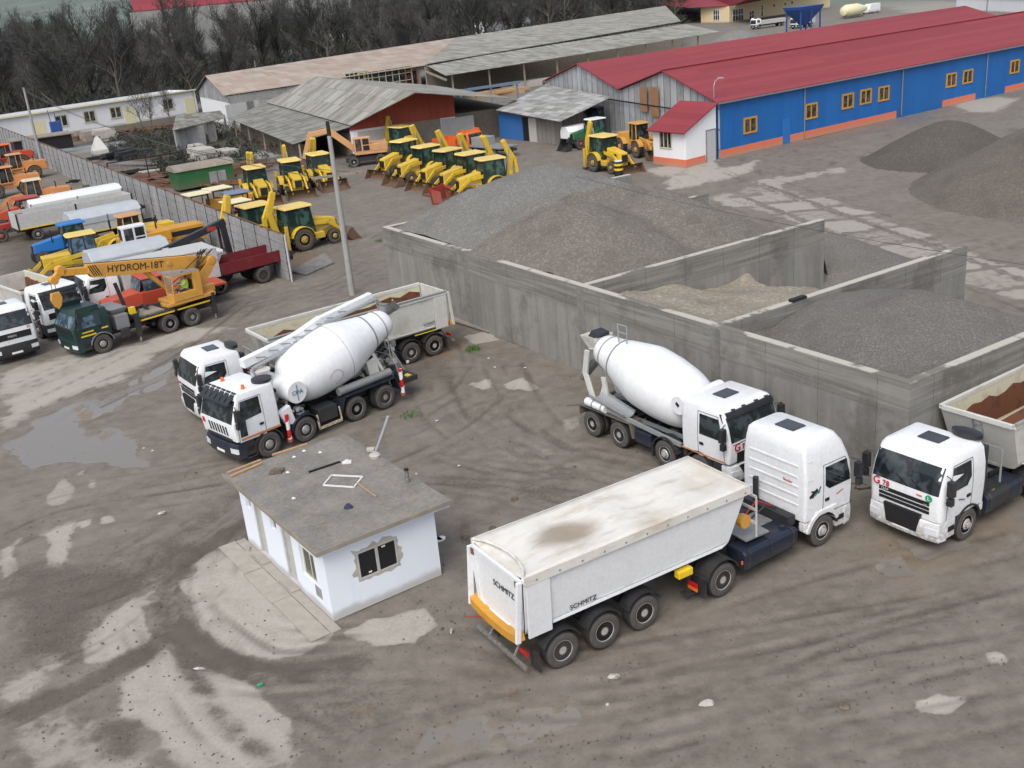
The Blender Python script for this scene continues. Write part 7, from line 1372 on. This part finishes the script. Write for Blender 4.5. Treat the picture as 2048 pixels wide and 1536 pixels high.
stack('slab_stack','long pale concrete beams lying across the junk yard','beams',360,338,2,(8,.5,.4),'stone',32,1)
stack('timber_stack','dark crossed poles lying in the middle of the junk yard','poles',300,345,8,(7,.16,.14),'black',20,3,1.0)
stack('pipe_stack','green and rusty tubes lying behind the goal shaped frame','pipes',350,345,8,(6,.2,.16),'green',40,2,1.2)
stack('scrap_heap','brown scrap metal pieces beside the block stacks','scrap',470,345,8,(2.5,.5,.3),'rustbr',10,3,1.2)
stack('block_stack','small pale block stack near the shelter wall','blocks',395,305,2,(1.5,.9,.5),'stone',34,2)
stack('scrap_heap','dark machine parts heap in front of the white hopper','scrap',240,322,7,(1.8,.6,.4),'chassis',50,3,1.1)
stack('scrap_heap','rusty sheet offcuts by the foot of the fence','scrap',318,352,6,(2.2,1.0,.08),'rustbr',10,5,.9)
stack('timber_stack','brown plank pile behind the green wagon','planks',335,350,5,(4.5,.4,.2),'rustbr',34,2,.4)
stack('timber_stack','pink brown timber pile between the two sheds','planks',1000,190,5,(6,.5,.4),'wood',30,2,.3)
stack('slab_stack','pale slab pile in front of the open storage shed','slabs',1060,172,3,(8,.8,.5),'stone',32,2,.3)
o=MB('concrete_panel').box(-7.5,7.5,-1.3,1.3,0,.08).build('paved_strip',None,0); o.location=G(500,305); o.rotation_euler=(0,0,R_(-60)); tag(o,'pale paved strip running between the junk yard and the shed','paving')
t=thing('garden_shelter','small open shelter with mossy grey roof beside the white building','shelter'); 
roofq('roof',t,[G(345,262,2.7),G(452,236,2.7),G(440,222,3.2),G(352,232,3.2)],.08,'asbestos_old',(1,.6,0)); a,b_=G(358,300),G(414,290); wallslab('wall',t,a,b_,0,2.5,.15,'concrete_panel'); a2=G(452,262); wallslab('wall',t,G(420,285),G(436,282),0,2.3,.15,'stone'); 
for p in (G(356,302),G(455,268)): MB('pole_concrete').box(p.x-.1,p.x+.1,p.y-.1,p.y+.1,0,2.65).build('post',t,0)
t=thing('blue_machine','tall blue workshop machine standing before the white building','machine'); g=MB('hopblue'); g.box(-.8,.8,-.6,.6,1.3,3.2); g.box(-.3,.3,-.3,.3,0,1.3); g.box(-1.2,1.4,-.5,.5,0,.5); g.tube([(-.6,0,3.2),(-.7,0,4.6)],.06,6).tube([(.2,0,3.2),(.2,0,4.3)],.06,6); g.build('frame',t,0,.03); put(t,122,296,0,ang=30); t.scale=(.9,.9,1.15)
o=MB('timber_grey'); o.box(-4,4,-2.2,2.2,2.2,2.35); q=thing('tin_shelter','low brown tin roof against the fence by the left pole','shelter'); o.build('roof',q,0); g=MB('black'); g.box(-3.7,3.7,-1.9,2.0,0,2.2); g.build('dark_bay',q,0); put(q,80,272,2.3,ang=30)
t=thing('white_hopper','white pyramid shaped hopper on legs by the fence','hopper'); g=MB('white_dirty'); g.loft([[(-.9,-.9,1.2),(.9,-.9,1.2),(.9,.9,1.2),(-.9,.9,1.2)],[(-.15,-.15,2.8),(.15,-.15,2.8),(.15,.15,2.8),(-.15,.15,2.8)]]); g.box(-.9,.9,-.9,.9,.7,1.2); g.build('hood',t,0); g=MB('steel')
for x in (-.8,.8):
    for y in (-.8,.8): g.box(x-.06,x+.06,y-.06,y+.06,0,.7)
g.build('leg_frame',t,0); put(t,203,318,0,ang=30)
t=thing('pipe_portal','dark goal shaped pipe frame standing in the junk yard','frame'); g=MB('black'); g.tube([(-4,0,0),(-4,0,2.4),(4,0,2.4),(4,0,0)],.07,6).tube([(0,0,0),(0,0,2.4)],.06,6); g.build('frame',t); put(t,300,360,0,ang=30)
t=thing('blue_gantry','low light blue gantry beam in front of the open shed','gantry'); g=MB('cabblue'); g.T=None; g.bar((-8,0,2.6),(8,0,2.6),.3,.35,'cabblue')
for x in (-7,-2,3,7.5): g.bar((x,0,0),(x,0,2.5),.2,.2,'cabblue')
g.build('beam',t,0); put(t,945,178,2.6,ang=30)
t=thing('loading_hopper','blue steel loading hopper on legs beyond the red roofs','hopper'); g=MB('hopblue'); g.loft([[(-4,-2.4,6.2),(4,-2.4,6.2),(4,2.4,6.2),(-4,2.4,6.2)],[(-3.8,-2.2,5.6),(3.8,-2.2,5.6),(3.8,2.2,5.6),(-3.8,2.2,5.6)],[(-.6,-.6,2.4),(.6,-.6,2.4),(.6,.6,2.4),(-.6,.6,2.4)]]); g.build('hopper_body',t,0)
for x,y in ((-3.4,-1.8),(3.4,-1.8),(-3.4,1.8),(3.4,1.8),(0,-2)): MB('hopblue').bar((x,y,0),(x,y,5.6),.25,.25).build('leg',t,0)
put(t,1607,12,6.2,ang=38)
lorry('white long flatbed truck in front of the cream building','lorry','white','palegrey',1512,38,214,9.0,.8,z=2.4)
lorry('white lorry half hidden under the blue loading hopper','lorry','white','palegrey',1592,38,214,4.5,1.4,z=2.2)
t=thing('tanker_drum','cream coloured tank lying beyond the red roof with a white van behind it','tank'); g=MB('cream'); g.lathe([(0,.3),(.3,1.1),(1.5,1.5),(6,1.5),(9,.8),(10,.5)],(0,0,1.9),(1,0,0),20,'creamroof'); g.build('tank',t); g=MB('steel'); g.box(1,8,-.8,.8,.2,.5); g.build('cradle',t,0); put(t,1690,22,1.9,ang=36,lx=1)
t=thing('white_van','white van roof seen behind the cream tank','van'); g=MB('white'); g.loft([[(x,-w,.4),(x,w,.4),(x,w*.9,z),(x,-w*.9,z)] for x,w,z in ((0,.9,1.1),(1.0,1.0,1.4),(1.7,1.0,2.5),(6,1.0,2.5))]); g.build('body',t,0,.1); wheels(t,(1.2,4.8),r=.35,w=.2,hw=1.0); put(t,1742,8,2.4,ang=36,lx=3)
t=thing('gravel_mound','small pale gravel heap beyond the long grey roof','pile'); bpy.data.objects.remove(t); pile('gravel_pile',-6,6,-5,5,lambda x,y: dome(x,y,0,0,2.0,.5,2),'gravel_grey','small pale heap beside the end of the long grey roof',par=Matrix.Translation(G(1475,78)),res=.6,seed=5)
# ------------------------------------------------------------ loose things on the ground
def debris(lab,cat,px,py,size,m,name,ang=0,z=0,group=None):
    g=MB(m); a,b_,c=size; random.seed(px+py); P=[(math.cos(k*1.05)*a*random.uniform(.35,.55),math.sin(k*1.05)*b_*random.uniform(.35,.55)) for k in range(6)]; g.loft([[(x,y,0) for x,y in P],[(x*.75,y*.75,c) for x,y in P]]); o=g.build(name,None,0,.01); o.location=G(px,py)+Vector((0,0,z)); o.rotation_euler=(0,0,R_(ang)); return tag(o,lab,cat,group)
debris('flat grey stone lying on the mud in the foreground','stone',1414,1408,(.45,.25,.09),'stone','flat_stone',10)
debris('crumpled white plastic on the mud behind the tarped trailer','litter',1228,1355,(.35,.2,.08),'dullwhite','plastic_litter')
debris('white shard on the pale slab left of the hut','litter',400,1338,(.45,.12,.04),'dullwhite','plastic_litter',-10)
debris('white flat scrap on the mud left of the hut','litter',325,1026,(.4,.22,.04),'dullwhite','plastic_litter',20)
debris('small green scrap at the edge of the pale slab','litter',521,1370,(.22,.1,.05),'lettr_green','plastic_litter',20)
debris('white scrap between the hut and the tarped trailer','litter',903,1262,(.12,.3,.05),'dullwhite','plastic_litter')
debris('white lump beside the trailer axle in the mud','litter',1215,1412,(.15,.12,.08),'dullwhite','plastic_litter')
for i,(x,y,w) in enumerate(((977,717,'near the wall'),(990,735,'near the wall'),(874,842,'among the tyre tracks'),(918,932,'among the tyre tracks'),(833,948,'by the corner of the hut roof'),(1050,736,'near the wall'),(288,897,'by the puddle'),(305,902,'by the puddle'))):
    debris('small white scrap lying '+w,'scrap',x,y,(.16,.12,.04),'palegrey','paper_scrap',group='white scraps on the ground')
for x,y,lb in ((1030,1000,'earth clod among the tracks in the middle'),(985,1060,'earth clod by the rear of the tarped trailer'),(930,1075,'dark clod beside the hut'),(1175,1185,'small clod behind the trailer'),(1690,1415,'small stone near the pale puddle')): debris(lb,'clod',x,y,(.3,.25,.12),'spoil','earth_clod')
g=MB('galv'); g.bar(G(950,1093)+Vector((0,0,.1)),G(985,1080)+Vector((0,0,.12)),.05,.05,'steel'); tag(g.build('steel_rod',None,0),'thin rod lying on the ground behind the tarped trailer','rod')
g=MB('red'); g.bar(G(942,1130)+Vector((0,0,.08)),G(970,1112)+Vector((0,0,.1)),.07,.07); tag(g.build('red_bar',None,0),'short dark red bar on the ground left of the tailgate','bar')
g=MB('timber_grey')
g.slab([G(318,762),G(345,748),G(362,762),G(335,778)],.05); g.slab([G(335,785),G(365,772),G(372,790),G(348,800)],.05); g.slab([G(345,768),G(362,760),G(372,772),G(352,780)],.07); tag(g.build('plank_ramp',None,0),'weathered planks lying beside the wheel of the white tractor unit','planks')
g=MB('wire'); random.seed(9); p=G(1745,975)
g.tube([p+Vector((random.uniform(-.6,1.2),random.uniform(-.5,.5),.03)) for k in range(9)],.02,4); tag(g.build('wire_coil',None),'tangled wire on the mud by the high roof cab','wire')
g=MB('concrete'); g.slab([G(580,545),G(612,552),G(668,528),G(650,508)],.12); tag(g.build('kerb_slab',None,0),'old concrete plinth at the end of the panel fence','slab')
g=MB('timber_grey'); g.bar(G(905,640)+Vector((0,0,.1)),G(985,665)+Vector((0,0,.1)),.5,.08); tag(g.build('plank_board',None,0),'dirty board lying against the bin wall behind the tipper','board')
def tuft(px,py,s,lab,m='greenleaf',n=60,h=.35):
    g=MB(m); random.seed(px)
    for k in range(n):
        a=random.random()*6.28; r=random.random()**.6*s; x,y=math.cos(a)*r,math.sin(a)*r; b_=random.random()*6.28; w=.03; hh=h*random.uniform(.4,1); g.quad((x,y,0),(x+w*math.cos(b_),y+w*math.sin(b_),0),(x+random.uniform(-.15,.15),y+random.uniform(-.15,.15),hh))
    o=g.build('weed_tuft',None,0); o.location=G(px,py); return tag(o,lab,'weeds',None)
tuft(945,700,.4,'green weeds on the mud near the bin wall',n=120); tuft(758,483,.3,'small weed tuft at the corner of the bins'); tuft(822,832,.5,'grass tuft behind the rear wheel of the pump mixer',n=100,h=.2)
# ------------------------------------------------------------ trees
paint('scrapwhite',(.42,.42,.40)); plain('bark_dark',(.036,.034,.030),.95,var=.5,sc=3); plain('bark_mid',(.11,.098,.085),.95,var=.4); plain('twig_dark',(.044,.046,.043),.95,var=.5,sc=.6,bump=0); plain('twig_brown',(.062,.060,.058),.95,var=.5,sc=.6,bump=0); plain('twig_green',(.026,.040,.015),.95,var=.5,sc=.6,bump=0)
def bare_tree(seed,H,spread,tw='twig_dark',ntw=1300,trunk=.16,limbs=9,twl=.9,dens=1):
    rs=random.Random(seed); t=thing('bare_tree','x','tree'); g=MB('bark_dark' if tw!='twig_brown' else 'bark_mid'); tips=[]
    def limb(p,d,L,r,lev):
        n=4; q=p
        for k in range(n):
            d2=(d+Vector((rs.uniform(-.25,.25),rs.uniform(-.25,.25),rs.uniform(-.05,.2)))).normalized(); q2=q+d2*L/n; g.cyl(q,q2,r*(1-k/n*.6),r*(1-(k+1)/n*.6),4,cap=False); 
            if lev<3 and k>0:
                for _ in range(2 if lev else 1): 
                    a=rs.uniform(0,6.28); dd=(d2+Vector((math.cos(a),math.sin(a),rs.uniform(.0,.7)))*.9).normalized(); 
                    if lev<2: limb(q2,dd,L*rs.uniform(.4,.6),r*.5,lev+1)
            if lev>0: tips.append((q2,d2,L/n))
            q=q2; d=d2
    p=Vector((0,0,0)); d=Vector((rs.uniform(-.06,.06),rs.uniform(-.06,.06),1)).normalized(); seg=H*.62/6
    for k in range(6):
        q=p+d*seg; g.cyl(p,q,trunk*(1-k*.12),trunk*(1-(k+1)*.12),6,cap=False)
        if k>=1:
            for _ in range(2): a=rs.uniform(0,6.28); limb(q,Vector((math.cos(a)*spread,math.sin(a)*spread,rs.uniform(.6,1.5))).normalized(),H*rs.uniform(.22,.40),trunk*.60*(1-k*.1),1)
        p=q; d=(d+Vector((rs.uniform(-.1,.1),rs.uniform(-.1,.1),0))).normalized()
    limb(p,d,H*.38,trunk*.42,1); g.build('trunk',t,0)
    c=MB(tw); V=[];F=[]
    for k in range(ntw):
        q,d2,l=rs.choice(tips); q=q+Vector((rs.gauss(0,.35),rs.gauss(0,.35),rs.gauss(0,.3))); dd=(d2+Vector((rs.uniform(-1,1),rs.uniform(-1,1),rs.uniform(-.3,1)))).normalized()*twl*rs.uniform(.4,1.2); s_=dd.orthogonal().normalized()*rs.uniform(.012,.035)*dens; n=len(V); V+= [tuple(q-s_),tuple(q+s_),tuple(q+dd)]; F.append((n,n+1,n+2))
    c.add(V,F); c.build('crown',t,0); return t
PT=[bare_tree(1,13,.9,'twig_dark',3000,.30,dens=1.15),bare_tree(2,11,1.1,'twig_brown',3000,.26,dens=1.15),bare_tree(3,14,.7,'twig_dark',2800,.32,dens=1.1),bare_tree(4,9,1.2,'twig_brown',2600,.22,dens=1.1),bare_tree(5,10,1.0,'twig_brown',2600,.26,dens=1.0)]
for o in PT: KID[o.name]=kids(o)
KD=['tall dark bare tree in the wood behind the buildings','brownish bushy bare tree in the wood behind the buildings','slender dark bare tree in the wood behind the buildings','low bushy grey tree in the wood behind the buildings','pale brown leafless tree in the wood behind the buildings']
for o,l in zip(PT,KD): o['label']=l; o['group']='bare trees of the wood behind the buildings'
random.seed(77); used=[0]*5; cnt=0
def inwood(x,y):
    """behind the white building and the long workshop"""
    a=vz(w0,0); 
    s1=(w2-w0).to_2d(); v=Vector((x,y))-w0.to_2d(); cr=s1.x*v.y-s1.y*v.x; d1=cr/s1.length
    p,q=G(410,152,6.5),G(1315,15,6.5); s2=(q-p).to_2d(); v2=Vector((x,y))-p.to_2d(); d2=(s2.x*v2.y-s2.y*v2.x)/s2.length
    return (d1>14 if x<w2.x else True) and d2>13
spots=[]
tries=0
while len(spots)<290 and tries<60000:
    tries+=1; px=random.uniform(-120,1420); ymax=max(262-px*.2 if px<400 else 185-(px-400)*.16,20); py=random.uniform(34 if px<280 else (14 if px<1100 else 3),ymax+14)
    p=G(px,py+12); 
    if p.length>760 or not inwood(p.x,p.y): continue
    if any((p-q).length<3.0+p.length*.011 for q in spots): continue
    spots.append(p)
for p in spots:
    k=random.choice((0,0,1,1,2,3,3,4)); o=PT[k] if not used[k] else copy_tree(PT[k]); used[k]=1; s_=random.uniform(.8,1.15)*(1.12+max(0,p.length-220)/600); o.location=p; o.scale=(s_*1.15,s_*1.15,s_); o.rotation_euler=(0,0,random.uniform(0,6.28))
# undergrowth of the wood and scrub of the junk yard: nobody could count it
def scrub(name,lab,region,n,hmin,hmax,mats,kind='stuff',cat='scrub'):
    g=MB(mats[0]); V={m:([],[]) for m in mats}; c=0; tr=0
    while c<n and tr<n*20:
        tr+=1; p=region()
        if p is None: continue
        c+=1; m=random.choice(mats); v,f=V[m]; h=random.uniform(hmin,hmax)
        for j in range(7):
            a=random.random()*6.28; r=random.random()*h*.6; b0=p+Vector((math.cos(a)*r,math.sin(a)*r,random.random()*h*.6)); dd=Vector((random.uniform(-1,1),random.uniform(-1,1),random.uniform(0,1.3))).normalized()*h*random.uniform(.3,.7); s_=dd.orthogonal().normalized()*h*random.uniform(.02,.07); k=len(v); v+= [tuple(b0-s_),tuple(b0+s_),tuple(b0+dd)]; f.append((k,k+1,k+2))
    for m in mats: g.add(*V[m],m)
    return tag(g.build(name,None,0),lab,cat,kind=kind)
def rw():
    px=random.uniform(-120,1420); ymax=max(262-px*.2 if px<400 else 185-(px-400)*.16,20); py=random.uniform(8,ymax+24); p=G(px,py)
    return p if p.length<700 and inwood(p.x-2,p.y+2) else None
scrub('undergrowth','tangled dark undergrowth beneath the bare trees of the wood',rw,15000,1.5,4.0,['twig_dark','twig_brown','twig_green'])
JP=[polyW(q) for q in ([(215,290),(260,270),(360,262),(365,300),(330,330),(270,330),(220,320)],[(400,235),(440,300),(560,340),(585,310),(470,245)],[(330,360),(440,330),(500,318),(520,300),(420,300),(300,330)])]
def rj():
    P=random.choice(JP); x=random.uniform(P[:,0].min(),P[:,0].max()); y=random.uniform(P[:,1].min(),P[:,1].max()); return Vector((x,y,0)) if sdf(P,np.array([x]),np.array([y]))[0]<0 else None
scrub('yard_scrub','low brown scrub and weeds growing among the stored junk',rj,1500,.4,1.5,['twig_brown','twig_dark','twig_green'])
for px,py,h,lb in ((285,262,6.5,'bare young tree in front of the white building, taller of two'),(342,245,5.5,'bare young tree beside the small shelter'),(305,255,4.5,'thin bare sapling between the two young trees')):
    o=bare_tree(px,h,.8,'twig_brown',500,.10,dens=.7); o.name='young_tree'; o['label']=lb; o.location=G(px,py)
print('TREES',len(spots))
# ------------------------------------------------------------ distant rising farmland
b=NB('far_field'); o=b.n('NewGeometry'); n1=b.noise(.006,5,o); n2=b.noise(.03,5,b.map(o,(1,.3,1)))
b.fin(b.mix(b.step(n2,.35,.65),b.mix(b.step(n1,.35,.65),(.115,.15,.125),(.16,.185,.16)),(.10,.125,.11)),1); MT['far_field']=b.m
hx=np.linspace(-3200,3200,90); hy=np.linspace(0,1,24); V=[]; F=[]
for j,t_ in enumerate(hy):
    for i,x in enumerate(hx):
        y=900+t_*3200-.25*x; z=-1+190*t_**1.2+ (fbm(np.array([x]),np.array([y]),700,90)[0]-.5)*60*t_; V.append((x,y,z))
for j in range(23):
    for i in range(89): a=j*90+i; F.append((a,a+1,a+91,a+90))
tag(MB('far_field').add(V,F).build('hills',None,180),kind='structure')
# loose stones and clods strewn over the mud
g=MB('stone'); rs=np.random.RandomState(5); V={m:([],[]) for m in ('ballast_far','spoil','gravel_brown')}
n=0
while n<2200:
    px,py=rs.uniform(0,2048),rs.uniform(640,1536); p=G(px,py)
    if fbm(np.array([p.x]),np.array([p.y]),3,77)[0]<rs.uniform(.3,.62): continue
    n+=1; m=('ballast_far','spoil','gravel_brown')[rs.randint(3)]; v,f=V[m]; s_=rs.uniform(.010,.035)*(1 if rs.rand()<.96 else 1.8); k=len(v); a=rs.uniform(0,6.28); c_,s2_=math.cos(a),math.sin(a)
    for dx,dy,dz in ((-1,-.7,-.2),(1,-.6,-.2),(.8,.8,-.2),(-.9,.6,-.2),(0,0,.8)): x,y=dx*s_,dy*s_; v.append((p.x+x*c_-y*s2_,p.y+x*s2_+y*c_,dz*s_+.01))
    f+=[(k,k+1,k+4),(k+1,k+2,k+4),(k+2,k+3,k+4),(k+3,k,k+4)]
for m in V: g.add(*V[m],m)
tag(g.build('loose_stones',None,0),'small loose stones strewn over the muddy yard','stones',kind='stuff')
